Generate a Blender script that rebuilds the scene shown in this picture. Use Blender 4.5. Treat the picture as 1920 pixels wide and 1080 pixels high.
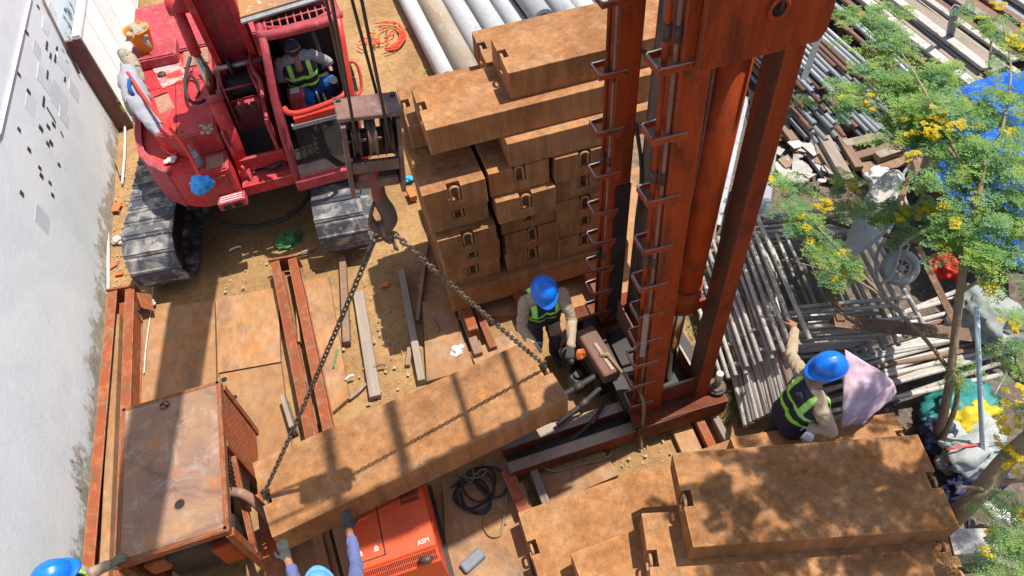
import bpy, bmesh, math, random
import numpy as np
from mathutils import Vector, Matrix, Euler, noise
random.seed(7)
for o in list(bpy.data.objects): bpy.data.objects.remove(o)
scene = bpy.context.scene
col = scene.collection
R_ = math.radians
# ------------------------------------------------------------------ camera
FPX = 1320.0; HC = 6.8
def _n(v): return v / np.linalg.norm(v)
_dn = _n(np.array([120.0, 1060.0, FPX])); _dy = np.array([-648.0, -1569.0, FPX])
_up = -_dn; _dy = _n(_dy - _dy.dot(_up) * _up); _rx = np.cross(_dy, _up)
RM = np.stack([_rx, _dy, _up]); CP = np.array([0, 0, HC])
cam_d = bpy.data.cameras.new('camera'); cam = bpy.data.objects.new('camera', cam_d); col.objects.link(cam)
cam_d.sensor_width = 36; cam_d.lens = FPX / 1920 * 36; cam_d.clip_end = 2000; cam_d.clip_start = 0.05
m3 = np.stack([RM @ np.array([1, 0, 0]), RM @ np.array([0, -1, 0]), RM @ np.array([0, 0, -1])], axis=1)
cam.matrix_world = Matrix.Translation((0, 0, HC)) @ Matrix([list(r) for r in m3]).to_4x4()
scene.camera = cam
def ray(x, y): return RM @ _n(np.array([x - 960.0, y - 540.0, FPX]))
def G(x, y, z=0.0):
    r = ray(x, y); t = (z - HC) / r[2]; return Vector(CP + r * t)
def onY(x, y, Y):
    r = ray(x, y); return Vector(CP + r * (Y / r[1]))
def onX(x, y, X):
    r = ray(x, y); return Vector(CP + r * (X / r[0]))
# ------------------------------------------------------------------ light
SUN = Vector((0.345, 0.06, 0.935)).normalized()
w = bpy.data.worlds.new('World'); scene.world = w; w.use_nodes = True
nt = w.node_tree; bg = nt.nodes['Background']
sky = nt.nodes.new('ShaderNodeTexSky'); sky.sky_type = 'NISHITA'; sky.sun_disc = False
sky.sun_elevation = math.asin(SUN.z); sky.sun_rotation = math.atan2(SUN.x, SUN.y)
sky.air_density = 1.0; sky.dust_density = 1.5
nt.links.new(sky.outputs[0], bg.inputs[0]); bg.inputs[1].default_value = 0.125
sd = bpy.data.lights.new('sun', 'SUN'); so = bpy.data.objects.new('sun', sd); col.objects.link(so)
sd.energy = 5.0; sd.angle = R_(0.55); sd.color = (1.0, 0.95, 0.86)
so.rotation_euler = SUN.to_track_quat('Z', 'Y').to_euler(); so.location = (10, 0, 25)
scene.view_settings.view_transform = 'Standard'; scene.view_settings.look = 'None'
scene.view_settings.exposure = 0.38; scene.view_settings.gamma = 1.0
# ------------------------------------------------------------------ materials
MATS = {}
def mat(name, c1, c2=None, c3=None, scale=3.0, rough=0.7, metal=0.0, bump=0.15, fine=40.0, lo=0.35, hi=0.65, var=0.12, spec=0.4, stain=None, stain_amt=0.5, stain_scale=1.3, stretch=(1, 1, 1), rough2=None, edge=None, edge_r=0.014, dust=None, dust_amt=0.0, streak=0.0):
    """worn surface: two tones mottled, a third in spots, stains, fine relief, per-object variation"""
    if name in MATS: return MATS[name]
    m = bpy.data.materials.new(name); m.use_nodes = True; t = m.node_tree; N = t.nodes; L = t.links
    b = N['Principled BSDF']; c2 = c2 or c1; c3 = c3 or c2
    tc = N.new('ShaderNodeTexCoord'); oi = N.new('ShaderNodeObjectInfo')
    mp = N.new('ShaderNodeMapping'); mp.inputs['Scale'].default_value = stretch
    L.new(tc.outputs['Object'], mp.inputs['Vector'])
    mul = N.new('ShaderNodeMath'); mul.operation = 'MULTIPLY'; mul.inputs[1].default_value = 37.0; L.new(oi.outputs['Random'], mul.inputs[0])
    add = N.new('ShaderNodeVectorMath'); add.operation = 'ADD'; L.new(mp.outputs[0], add.inputs[0]); L.new(mul.outputs[0], add.inputs[1])
    def nz(sc, det=6.0, ro=0.6, dist=0.0):
        n = N.new('ShaderNodeTexNoise'); n.inputs['Scale'].default_value = sc; n.inputs['Detail'].default_value = det
        n.inputs['Roughness'].default_value = ro; n.inputs['Distortion'].default_value = dist
        L.new(add.outputs[0], n.inputs['Vector']); return n
    def ramp(src, a, bb):
        r = N.new('ShaderNodeMapRange'); r.inputs[1].default_value = a; r.inputs[2].default_value = bb; L.new(src, r.inputs[0]); return r.outputs[0]
    def mix(f, a, bb, bt='MIX'):
        x = N.new('ShaderNodeMix'); x.data_type = 'RGBA'; x.blend_type = bt
        if isinstance(f, float): x.inputs[0].default_value = f
        else: L.new(f, x.inputs[0])
        for s, v in ((6, a), (7, bb)):
            if isinstance(v, tuple): x.inputs[s].default_value = (*v, 1)
            else: L.new(v, x.inputs[s])
        return x.outputs[2]
    n1 = nz(scale, 7, 0.62, 0.4); n2 = nz(scale * 2.7, 8, 0.7, 0.2); n3 = nz(fine, 4, 0.7)
    c = mix(ramp(n1.outputs['Fac'], lo, hi), c1, c2)
    c = mix(ramp(n2.outputs['Fac'], 0.56, 0.68), c, c3)
    if stain:
        n4 = nz(stain_scale, 5, 0.6, 1.0); s_ = ramp(n4.outputs['Fac'], 0.5, 0.68)
        ml = N.new('ShaderNodeMath'); ml.operation = 'MULTIPLY'; ml.inputs[1].default_value = stain_amt; L.new(s_, ml.inputs[0])
        c = mix(ml.outputs[0], c, stain)
    if dust:
        n5 = nz(scale * 1.7, 9, 0.72, 0.8); s5 = ramp(n5.outputs['Fac'], 0.5, 0.72)
        ml5 = N.new('ShaderNodeMath'); ml5.operation = 'MULTIPLY'; ml5.inputs[1].default_value = dust_amt; L.new(s5, ml5.inputs[0]); c = mix(ml5.outputs[0], c, dust)
    if edge:                                   # paint rubbed off along the edges
        bv = N.new('ShaderNodeBevel'); bv.samples = 4; bv.inputs['Radius'].default_value = edge_r; ge = N.new('ShaderNodeNewGeometry')
        dt = N.new('ShaderNodeVectorMath'); dt.operation = 'DOT_PRODUCT'; L.new(bv.outputs[0], dt.inputs[0]); L.new(ge.outputs['Normal'], dt.inputs[1])
        em = N.new('ShaderNodeMapRange'); em.inputs[1].default_value = 0.985; em.inputs[2].default_value = 0.86; L.new(dt.outputs['Value'], em.inputs[0])
        nw_ = ramp(n2.outputs['Fac'], 0.34, 0.58); m2 = N.new('ShaderNodeMath'); m2.operation = 'MULTIPLY'; L.new(em.outputs[0], m2.inputs[0]); L.new(nw_, m2.inputs[1]); c = mix(m2.outputs[0], c, edge)
    if streak:                                 # runs down the sides, blotches on top
        mp2 = N.new('ShaderNodeMapping'); mp2.inputs['Scale'].default_value = (1, 1, 0.1); L.new(add.outputs[0], mp2.inputs[0])
        n6 = N.new('ShaderNodeTexNoise'); n6.inputs['Scale'].default_value = 11; n6.inputs['Detail'].default_value = 7; n6.inputs['Roughness'].default_value = 0.7; L.new(mp2.outputs[0], n6.inputs['Vector'])
        g6 = N.new('ShaderNodeMapRange'); g6.inputs[1].default_value = 0.32; g6.inputs[2].default_value = 0.68; g6.inputs[3].default_value = 1 - streak; g6.inputs[4].default_value = 1 + streak * 0.7; L.new(n6.outputs['Fac'], g6.inputs[0]); c = mix(1.0, c, g6.outputs[0], 'MULTIPLY')
    g = N.new('ShaderNodeMapRange'); g.inputs[1].default_value = 0.25; g.inputs[2].default_value = 0.75; g.inputs[3].default_value = 0.8; g.inputs[4].default_value = 1.2
    L.new(n3.outputs['Fac'], g.inputs[0]); c = mix(1.0, c, g.outputs[0], 'MULTIPLY')
    v = N.new('ShaderNodeMapRange'); v.inputs[3].default_value = 1 - var; v.inputs[4].default_value = 1 + var
    L.new(oi.outputs['Random'], v.inputs[0]); c = mix(1.0, c, v.outputs[0], 'MULTIPLY')
    L.new(c, b.inputs['Base Color'])
    rr = N.new('ShaderNodeMapRange'); rr.inputs[3].default_value = rough; rr.inputs[4].default_value = rough2 if rough2 is not None else min(1, rough + 0.15)
    L.new(n2.outputs['Fac'], rr.inputs[0]); L.new(rr.outputs[0], b.inputs['Roughness'])
    b.inputs['Metallic'].default_value = metal; b.inputs['Specular IOR Level'].default_value = spec
    if bump > 0:
        bp = N.new('ShaderNodeBump'); bp.inputs['Strength'].default_value = bump; bp.inputs['Distance'].default_value = 0.01
        ad = N.new('ShaderNodeMath'); ad.operation = 'ADD'; L.new(n3.outputs['Fac'], ad.inputs[0]); L.new(n2.outputs['Fac'], ad.inputs[1])
        L.new(ad.outputs[0], bp.inputs['Height']); L.new(bp.outputs[0], b.inputs['Normal'])
    MATS[name] = m; return m
M = {}
M['block'] = mat('cast_block', (0.30, 0.128, 0.044), (0.37, 0.185, 0.082), (0.44, 0.185, 0.055), scale=2.4, fine=55, rough=0.8, bump=0.45, var=0.1, stain=(0.17, 0.072, 0.032), stain_amt=0.55, stain_scale=1.2, spec=0.25, edge=(0.50, 0.27, 0.12), edge_r=0.02, streak=0.32, dust=(.42, .27, .16), dust_amt=.45)
M['block_edge'] = mat('loop_bar', (0.33, 0.17, 0.09), (0.40, 0.24, 0.13), rough=0.7)
M['rustplate'] = mat('rust_plate', (0.34, 0.165, 0.062), (0.37, 0.205, 0.105), (0.47, 0.18, 0.04), scale=2.0, fine=90, rough=0.75, bump=0.2, var=0.14, stain=(0.15, 0.085, 0.065), stain_amt=0.85, stain_scale=1.6, stretch=(1.0, 0.6, 1.0), dust=(.44, .33, .22), dust_amt=.5, streak=.22)
M['rusttop'] = mat('rust_cabinet_top', (0.20, 0.118, 0.085), (0.29, 0.165, 0.085), (0.40, 0.115, 0.03), scale=2.6, fine=80, rough=0.5, bump=0.15, stain=(0.095, 0.05, 0.045), stain_amt=0.9, stain_scale=1.9, edge=(.3, .08, .03), edge_r=.03, dust=(.42, .36, .31), dust_amt=.55)
M['redlead'] = mat('red_oxide_paint', (0.29, 0.066, 0.022), (0.22, 0.06, 0.024), (0.28, 0.14, 0.07), scale=3.5, fine=60, rough=0.65, bump=0.12, stain=(0.17, 0.08, 0.04), stain_amt=0.85, stain_scale=3.5, spec=0.25, edge=(.40, .26, .16), edge_r=.014, dust=(.36, .22, .12), dust_amt=.6)
M['mast'] = mat('mast_red_paint', (0.37, 0.055, 0.009), (0.28, 0.040, 0.008), (0.17, 0.036, 0.014), scale=3.0, fine=70, rough=0.55, bump=0.1, stain=(0.05, 0.022, 0.014), stain_amt=0.75, stain_scale=2.6, stretch=(1, 1, 0.5), spec=0.2, edge=(.24, .12, .08), edge_r=.016, streak=.28)
M['mastdirty'] = mat('dirty_mast_paint', (0.20, 0.036, 0.010), (0.13, 0.030, 0.012), (0.08, 0.04, 0.025), scale=4, fine=60, rough=0.6, bump=0.15, stain=(0.04, 0.02, 0.014), stain_amt=0.8, stain_scale=3, spec=.2, edge=(.26, .16, .11), dust=(.22, .14, .08), dust_amt=.5)
M['grease'] = mat('black_grease', (0.018, 0.016, 0.016), (0.04, 0.03, 0.028), rough=0.45, bump=0.1)
M['darksteel'] = mat('dark_steel', (0.05, 0.04, 0.035), (0.10, 0.07, 0.055), (0.15, 0.085, 0.05), rough=0.5, metal=0.3, bump=0.15)
M['chrome'] = mat('oily_chrome', (0.62, 0.52, 0.42), (0.45, 0.35, 0.26), rough=0.16, metal=1.0, bump=0.0, fine=20)
M['rungedge'] = mat('worn_rung_steel', (0.36, 0.36, 0.38), (0.25, 0.22, 0.2), rough=0.4, metal=0.6, bump=0.05)
M['exred'] = mat('excavator_red', (0.50, 0.018, 0.024), (0.42, 0.026, 0.034), (0.50, 0.10, 0.09), scale=2.4, fine=50, rough=0.5, bump=0.08, stain=(0.20, 0.03, 0.03), stain_amt=0.7, stain_scale=3.0, edge=(.44, .17, .15), edge_r=.02, dust=(.40, .12, .08), dust_amt=.6)
M['exbright'] = mat('fresh_red_paint', (0.60, 0.03, 0.02), (0.55, 0.06, 0.04), rough=0.35, bump=0.04)
M['exfade'] = mat('faded_pink_paint', (0.55, 0.33, 0.33), (0.52, 0.05, 0.035), (0.62, 0.55, 0.55), scale=3.3, lo=0.46, hi=0.52, rough=0.6, bump=0.05)
M['expink'] = mat('weathered_red', (0.42, 0.045, 0.065), (0.34, 0.035, 0.05), (0.46, 0.13, 0.13), scale=4, rough=0.6, bump=0.1, stain=(0.17, 0.05, 0.05), stain_amt=0.7, stain_scale=3.5, edge=(.48, .24, .22), edge_r=.015, dust=(.36, .17, .12), dust_amt=.6)
M['cabroof'] = mat('rusted_roof', (0.37, 0.19, 0.07), (0.40, 0.22, 0.10), (0.62, 0.58, 0.5), scale=3.5, rough=0.7, stain=(0.26, 0.16, 0.15), stain_amt=0.7)
M['track'] = mat('track_steel', (0.055, 0.065, 0.085), (0.10, 0.10, 0.11), (0.40, 0.36, 0.31), scale=3.2, fine=60, rough=0.45, metal=0.2, bump=0.3, stain=(0.46, 0.42, 0.37), stain_amt=0.85, stain_scale=3.4)
M['rubber'] = mat('black_rubber', (0.02, 0.02, 0.022), (0.035, 0.033, 0.032), rough=0.55, bump=0.05)
M['rope'] = mat('wire_rope', (0.055, 0.05, 0.045), (0.10, 0.085, 0.07), rough=0.5, metal=0.5, fine=200, bump=0.3)
M['chain'] = mat('chain_steel', (0.11, 0.085, 0.065), (0.20, 0.15, 0.11), rough=0.5, metal=0.4, bump=0.2)
M['hookblk'] = mat('hook_block_paint', (0.14, 0.072, 0.06), (0.20, 0.11, 0.085), (0.27, 0.17, 0.14), scale=5, rough=0.5, bump=0.15, stain=(0.05, 0.035, 0.03), stain_amt=0.6, stain_scale=3)
M['wall'] = None
M['concrete'] = mat('concrete', (0.34, 0.32, 0.30), (0.42, 0.40, 0.37), (0.29, 0.26, 0.23), scale=2, rough=0.9, bump=0.3)
M['pile'] = mat('spun_concrete', (0.42, 0.43, 0.44), (0.48, 0.48, 0.48), (0.35, 0.34, 0.33), scale=2.5, rough=0.8, bump=0.15, var=0.16, stretch=(1, 0.25, 1))
M['pilebrown'] = mat('spun_concrete_muddy', (0.42, 0.38, 0.33), (0.36, 0.27, 0.18), (0.46, 0.44, 0.42), scale=2.0, rough=0.85, bump=0.15, stretch=(1, 0.3, 1))
M['galv'] = mat('galvanised_tube', (0.30, 0.33, 0.35), (0.38, 0.40, 0.41), (0.22, 0.20, 0.18), scale=4, rough=0.5, metal=0.35, bump=0.08, var=0.25, stretch=(1, 0.3, 1))
M['rusttube'] = mat('rusty_tube', (0.24, 0.125, 0.085), (0.17, 0.10, 0.075), (0.30, 0.2, 0.15), scale=4, rough=0.75, bump=0.15, var=0.25, stretch=(1, 0.3, 1))
M['scaf'] = mat('scaffold_steel', (0.38, 0.35, 0.315), (0.47, 0.44, 0.40), (0.27, 0.17, 0.115), scale=5, rough=0.6, metal=0.2, bump=0.12, var=0.22)
M['timber'] = mat('weathered_timber', (0.235, 0.185, 0.145), (0.30, 0.25, 0.205), (0.18, 0.13, 0.10), scale=3, fine=60, rough=0.85, bump=0.2, var=0.2, stretch=(4, 0.4, 4))
M['timberdark'] = mat('old_timber', (0.21, 0.13, 0.085), (0.28, 0.19, 0.13), (0.16, 0.1, 0.07), scale=3, rough=0.85, bump=0.2, var=0.2, stretch=(4, 0.4, 4))
M['rustrail'] = mat('rusty_rail', (0.25, 0.145, 0.095), (0.31, 0.19, 0.125), (0.21, 0.11, 0.07), scale=3, rough=0.8, bump=0.2, var=0.18)
M['orange'] = mat('orange_paint', (0.66, 0.085, 0.02), (0.60, 0.075, 0.02), (0.55, 0.06, 0.025), scale=2.5, rough=0.4, bump=0.04, stain=(0.38, 0.05, 0.025), stain_amt=0.5, stain_scale=3)
M['dark'] = mat('dark_void', (0.012, 0.011, 0.011), (0.02, 0.017, 0.015), rough=0.8, bump=0)
M['helmet'] = mat('helmet_blue', (0.003, 0.15, 0.66), (0.004, 0.16, 0.70), rough=0.25, bump=0.0, var=0.03, spec=0.5)
M['white'] = mat('white_paint', (0.74, 0.74, 0.73), (0.66, 0.65, 0.63), rough=0.6, bump=0.05)
M['whitesheet'] = mat('white_sheet_metal', (0.84, 0.86, 0.88), (0.80, 0.82, 0.85), (0.78, 0.79, 0.80), rough=0.45, bump=0.03, scale=1.2)
M['pvc'] = mat('white_pvc', (0.76, 0.72, 0.66), (0.70, 0.64, 0.55), rough=0.5, bump=0.02)
M['bluepvc'] = mat('pale_blue_pvc', (0.50, 0.62, 0.70), (0.44, 0.56, 0.64), rough=0.45, bump=0.02)
M['brownpanel'] = mat('maroon_panel', (0.16, 0.065, 0.052), (0.21, 0.095, 0.075), (0.26, 0.14, 0.11), scale=5, rough=0.75, bump=0.1)
M['tarp'] = mat('blue_tarp', (0.003, 0.075, 0.46), (0.004, 0.10, 0.55), rough=0.6, bump=0.05, scale=5, spec=0.2)
M['bark'] = mat('pale_bark', (0.27, 0.195, 0.115), (0.33, 0.25, 0.155), (0.20, 0.14, 0.08), scale=9, rough=0.9, bump=0.4, stretch=(1, 1, 0.4))
M['plastic_orange'] = mat('orange_bucket_plastic', (0.62, 0.22, 0.015), (0.58, 0.20, 0.02), rough=0.4, bump=0.03)
M['rag'] = mat('grey_cloth', (0.36, 0.36, 0.39), (0.28, 0.28, 0.32), rough=0.95, bump=0.3, fine=120)
M['ragtan'] = mat('muddy_cloth', (0.36, 0.30, 0.22), (0.26, 0.22, 0.17), (0.5, 0.46, 0.4), scale=6, rough=0.95, bump=0.3)
M['bluebag'] = mat('blue_plastic', (0.03, 0.30, 0.80), (0.05, 0.36, 0.84), rough=0.35, bump=0.05)
M['greybottle'] = mat('grey_blue_plastic', (0.21, 0.24, 0.31), (0.25, 0.28, 0.34), rough=0.45, bump=0.02)
M['redplastic'] = mat('red_plastic', (0.66, 0.03, 0.02), (0.70, 0.05, 0.03), rough=0.5, bump=0.03)
M['redstrip'] = mat('orange_red_strip', (0.72, 0.075, 0.02), (0.66, 0.06, 0.02), rough=0.5, bump=0.05)
M['rubble'] = mat('grey_broken_sheet', (0.47, 0.44, 0.41), (0.38, 0.34, 0.30), rough=0.9, bump=0.2, var=0.2)
M['brick'] = mat('orange_brick', (0.56, 0.16, 0.05), (0.48, 0.15, 0.06), rough=0.9, bump=0.3)
M['paper'] = mat('paper_litter', (0.70, 0.68, 0.63), (0.58, 0.54, 0.48), rough=0.9, bump=0.1, var=0.15)
M['greenbag'] = mat('green_plastic', (0.045, 0.20, 0.05), (0.09, 0.27, 0.09), (0.2, 0.36, 0.2), scale=9, rough=0.3, bump=0.05)
M['skin'] = mat('skin', (0.30, 0.135, 0.075), (0.34, 0.155, 0.09), rough=0.55, bump=0.05, var=0.05)
M['khaki'] = mat('khaki_cloth', (0.40, 0.30, 0.205), (0.33, 0.245, 0.165), (0.44, 0.345, 0.25), scale=8, rough=0.95, bump=0.35, fine=130)
M['greyshirt'] = mat('grey_shirt', (0.33, 0.32, 0.35), (0.27, 0.26, 0.29), rough=0.95, bump=0.3, fine=130)
M['blueshirt'] = mat('slate_blue_shirt', (0.125, 0.145, 0.31), (0.095, 0.11, 0.24), rough=0.9, bump=0.3, fine=130)
M['denim'] = mat('blue_trousers', (0.015, 0.10, 0.34), (0.012, 0.075, 0.26), rough=0.9, bump=0.3, fine=130)
M['darkcloth'] = mat('dark_trousers', (0.035, 0.032, 0.05), (0.05, 0.045, 0.06), rough=0.95, bump=0.3)
M['glove'] = mat('work_glove', (0.035, 0.035, 0.033), (0.07, 0.065, 0.05), (0.03, 0.09, 0.17), scale=18, rough=0.9, bump=0.3)
M['gloveolive'] = mat('olive_glove', (0.14, 0.125, 0.085), (0.19, 0.17, 0.12), rough=0.9, bump=0.3)
M['pinkcloth'] = mat('pink_cloth', (0.50, 0.36, 0.42), (0.45, 0.32, 0.385), rough=0.9, bump=0.1, fine=90)
M['hair'] = mat('black_hair', (0.015, 0.012, 0.011), (0.02, 0.016, 0.015), rough=0.6)
M['yellow'] = mat('yellow_plastic', (0.62, 0.45, 0.015), (0.56, 0.40, 0.02), rough=0.5, bump=0.1)
M['greybag'] = mat('grey_sack', (0.36, 0.39, 0.37), (0.29, 0.31, 0.30), rough=0.75, bump=0.2)
M['tealbag'] = mat('teal_plastic', (0.02, 0.19, 0.17), (0.03, 0.24, 0.22), rough=0.45, bump=0.1)
M['navy'] = mat('navy_plastic', (0.02, 0.025, 0.06), (0.03, 0.035, 0.08), rough=0.5, bump=0.1)
M['lead_yellow'] = mat('yellow_tape', (0.68, 0.50, 0.02), (0.03, 0.03, 0.03), scale=9, lo=0.49, hi=0.51, rough=0.5, bump=0)
M['cabletan'] = mat('tan_cable', (0.26, 0.19, 0.10), (0.22, 0.16, 0.085), rough=0.7, bump=0.05)
M['copperhook'] = mat('worn_hook', (0.10, 0.07, 0.06), (0.30, 0.035, 0.035), (0.14, 0.11, 0.10), scale=7, lo=0.5, hi=0.6, rough=0.45, metal=0.2)
M['padorange'] = mat('orange_glove_grip', (0.62, 0.15, 0.03), (0.55, 0.12, 0.03), rough=0.6)
# ------------------------------------------------------------------ mesh helpers
class MB:
    def __init__(s): s.bm = bmesh.new()
    def faces(s, vs, fs):
        b = [s.bm.verts.new(v) for v in vs]
        for f in fs:
            try: s.bm.faces.new([b[i] for i in f])
            except ValueError: pass
        return b
    def box(s, c, size, rot=None, bevel=0.0, mtx=None):
        hx, hy, hz = size[0] / 2, size[1] / 2, size[2] / 2
        T = mtx if mtx is not None else Matrix.Translation(Vector(c)) @ (Euler(rot).to_matrix().to_4x4() if rot else Matrix())
        vs = [T @ Vector((x, y, z)) for x in (-hx, hx) for y in (-hy, hy) for z in (-hz, hz)]
        b = [s.bm.verts.new(v) for v in vs]
        fs = [s.bm.faces.new([b[i] for i in f]) for f in ((0, 1, 3, 2), (4, 6, 7, 5), (0, 4, 5, 1), (2, 3, 7, 6), (0, 2, 6, 4), (1, 5, 7, 3))]
        if bevel > 0:
            es = list({e for f in fs for e in f.edges})
            bmesh.ops.bevel(s.bm, geom=es, offset=bevel, segments=1, affect='EDGES', profile=0.5)
        return s
    def box2(s, a, b, bevel=0.0):
        a = Vector(a); b = Vector(b)
        return s.box((a + b) / 2, [abs(b[i] - a[i]) for i in range(3)], bevel=bevel)
    def beam(s, p0, p1, wd, ht, up=(0, 0, 1), bevel=0.0, ext=0.0):
        p0 = Vector(p0); p1 = Vector(p1); d = (p1 - p0); ln = d.length + 2 * ext; d.normalize(); u = Vector(up)
        x = d.cross(u)
        if x.length < 1e-4: x = d.cross(Vector((0, 1, 0)))
        x.normalize(); u = x.cross(d).normalized()
        T = Matrix.Translation((p0 + p1) / 2) @ Matrix((x, d, u)).transposed().to_4x4()
        return s.box(None, (wd, ln, ht), mtx=T, bevel=bevel)
    def cyl(s, p0, p1, r, r2=None, n=16, caps=True):
        p0 = Vector(p0); p1 = Vector(p1); r2 = r if r2 is None else r2
        d = (p1 - p0).normalized(); q = d.to_track_quat('Z', 'Y').to_matrix()
        A = []; B = []
        for i in range(n):
            a = 2 * math.pi * i / n; v = q @ Vector((math.cos(a), math.sin(a), 0))
            A.append(s.bm.verts.new(p0 + v * r)); B.append(s.bm.verts.new(p1 + v * r2))
        for i in range(n):
            j = (i + 1) % n; f = s.bm.faces.new((A[i], A[j], B[j], B[i])); f.smooth = True
        if caps:
            s.bm.faces.new(A[::-1]); s.bm.faces.new(B)
        return s
    def pipe(s, p0, p1, r, ri, n=14):
        """hollow tube"""
        p0 = Vector(p0); p1 = Vector(p1); d = (p1 - p0).normalized(); q = d.to_track_quat('Z', 'Y').to_matrix()
        rings = []
        for (p, rr) in ((p0, r), (p1, r), (p1, ri), (p0, ri)):
            rings.append([s.bm.verts.new(p + q @ Vector((math.cos(2 * math.pi * i / n) * rr, math.sin(2 * math.pi * i / n) * rr, 0))) for i in range(n)])
        for k in range(4):
            A = rings[k]; B = rings[(k + 1) % 4]
            for i in range(n):
                j = (i + 1) % n; f = s.bm.faces.new((A[i], A[j], B[j], B[i])); f.smooth = k in (0, 2)
        return s
    def tube(s, pts, r, n=8, smooth_it=2, caps=True, closed=False):
        pts = [Vector(p) for p in pts]; rs = r if isinstance(r, (list, tuple)) else [r] * len(pts)
        for _ in range(smooth_it):
            q = []; rq = []; m = len(pts)
            rng = range(m if closed else m - 1)
            if not closed: q.append(pts[0]); rq.append(rs[0])
            for i in rng:
                a, b = pts[i], pts[(i + 1) % m]; ra, rb = rs[i], rs[(i + 1) % m]
                q += [a * 0.75 + b * 0.25, a * 0.25 + b * 0.75]; rq += [ra * 0.75 + rb * 0.25, ra * 0.25 + rb * 0.75]
            if not closed: q.append(pts[-1]); rq.append(rs[-1])
            pts, rs = q, rq
        rings = []; prev = None; m = len(pts)
        for i, p in enumerate(pts):
            if closed: d = pts[(i + 1) % m] - pts[i - 1]
            else: d = pts[min(i + 1, m - 1)] - pts[max(i - 1, 0)]
            if d.length < 1e-7: d = Vector((0, 0, 1))
            d.normalize()
            if prev is None:
                u = d.orthogonal().normalized()
            else:
                u = prev - d * prev.dot(d)
                u = u.normalized() if u.length > 1e-5 else d.orthogonal().normalized()
            prev = u; v = d.cross(u)
            rings.append([s.bm.verts.new(p + (u * math.cos(2 * math.pi * k / n) + v * math.sin(2 * math.pi * k / n)) * rs[i]) for k in range(n)])
        for i in range(len(rings) if closed else len(rings) - 1):
            A = rings[i]; B = rings[(i + 1) % len(rings)]
            for k in range(n):
                j = (k + 1) % n; f = s.bm.faces.new((A[k], A[j], B[j], B[k])); f.smooth = True
        if caps and not closed:
            s.bm.faces.new(rings[0][::-1]); s.bm.faces.new(rings[-1])
        return s
    def prism(s, poly, ext):
        """closed polygon of 3D points pushed along vector ext"""
        e = Vector(ext); a = [s.bm.verts.new(Vector(p)) for p in poly]; b = [s.bm.verts.new(Vector(p) + e) for p in poly]; n = len(a)
        s.bm.faces.new(a); s.bm.faces.new(b[::-1])
        for i in range(n):
            j = (i + 1) % n; s.bm.faces.new((a[i], b[i], b[j], a[j]))
        return s
    def lathe(s, prof, c, axis=(0, 0, 1), n=24, caps=True):
        """prof: list of (r, h)"""
        c = Vector(c); q = Vector(axis).to_track_quat('Z', 'Y').to_matrix(); rings = []
        for (r, h) in prof:
            rings.append([s.bm.verts.new(c + q @ Vector((math.cos(2 * math.pi * i / n) * r, math.sin(2 * math.pi * i / n) * r, h))) for i in range(n)])
        for k in range(len(rings) - 1):
            for i in range(n):
                j = (i + 1) % n; f = s.bm.faces.new((rings[k][i], rings[k][j], rings[k + 1][j], rings[k + 1][i])); f.smooth = True
        if caps:
            s.bm.faces.new(rings[0][::-1]); s.bm.faces.new(rings[-1])
        return s
    def torus(s, c, R, r, axis=(0, 0, 1), n=20, m=8, a0=0, a1=2 * math.pi, sx=1.0):
        c = Vector(c); q = Vector(axis).to_track_quat('Z', 'Y').to_matrix(); full = abs(a1 - a0 - 2 * math.pi) < 1e-4
        pts = [c + q @ Vector((math.cos(a0 + (a1 - a0) * i / n) * R * sx, math.sin(a0 + (a1 - a0) * i / n) * R, 0)) for i in range(n if full else n + 1)]
        return s.tube(pts, r, n=m, smooth_it=0, closed=full)
    def blob(s, c, size, rough=0.25, sub=2, seed=0, rot=None, crease=0.0):
        T = Matrix.Translation(Vector(c)) @ (Euler(rot).to_matrix().to_4x4() if rot else Matrix())
        r = bmesh.ops.create_icosphere(s.bm, subdivisions=sub, radius=1.0)
        for v in r['verts']:
            p = v.co.copy(); k = 1 + rough * (noise.noise(p * 1.6 + Vector((seed * 3.1, seed * 1.7, seed))) * 1.6)
            if crease: k += crease * (0.5 - abs(noise.noise(p * 3.3 + Vector((seed, seed * 2, 1))))) + crease * .5 * (0.5 - abs(noise.noise(p * 7.5 + Vector((seed, 5, seed)))))
            v.co = T @ Vector((p.x * size[0] * k, p.y * size[1] * k, p.z * size[2] * k))
        return s
    def sheet(s, corners, nu, nv, amp=0.0, fr=3.0, seed=0, thick=0.004, fold=None):
        """draped sheet between four corners (a b c d in order) with wrinkles and real thickness"""
        a, b, c, d = [Vector(p) for p in corners]; nrm = (b - a).cross(d - a).normalized(); g = []
        for i in range(nu + 1):
            row = []
            for j in range(nv + 1):
                u, v = i / nu, j / nv
                p = a * (1 - u) * (1 - v) + b * u * (1 - v) + c * u * v + d * (1 - u) * v
                h = noise.fractal(p * fr + Vector((seed * 5.3, seed, -seed)), 0.7, 2.1, 4) * amp
                p = p + nrm * h
                if fold: p = fold(p, u, v)
                row.append(p)
            g.append(row)
        top = [[s.bm.verts.new(p) for p in r] for r in g]; bot = [[s.bm.verts.new(p - nrm * thick) for p in r] for r in g]
        for i in range(nu):
            for j in range(nv):
                f = s.bm.faces.new((top[i][j], top[i + 1][j], top[i + 1][j + 1], top[i][j + 1])); f.smooth = True
                f = s.bm.faces.new((bot[i][j + 1], bot[i + 1][j + 1], bot[i + 1][j], bot[i][j])); f.smooth = True
        for i in range(nu):
            s.bm.faces.new((top[i + 1][0], top[i][0], bot[i][0], bot[i + 1][0])); s.bm.faces.new((top[i][nv], top[i + 1][nv], bot[i + 1][nv], bot[i][nv]))
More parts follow.
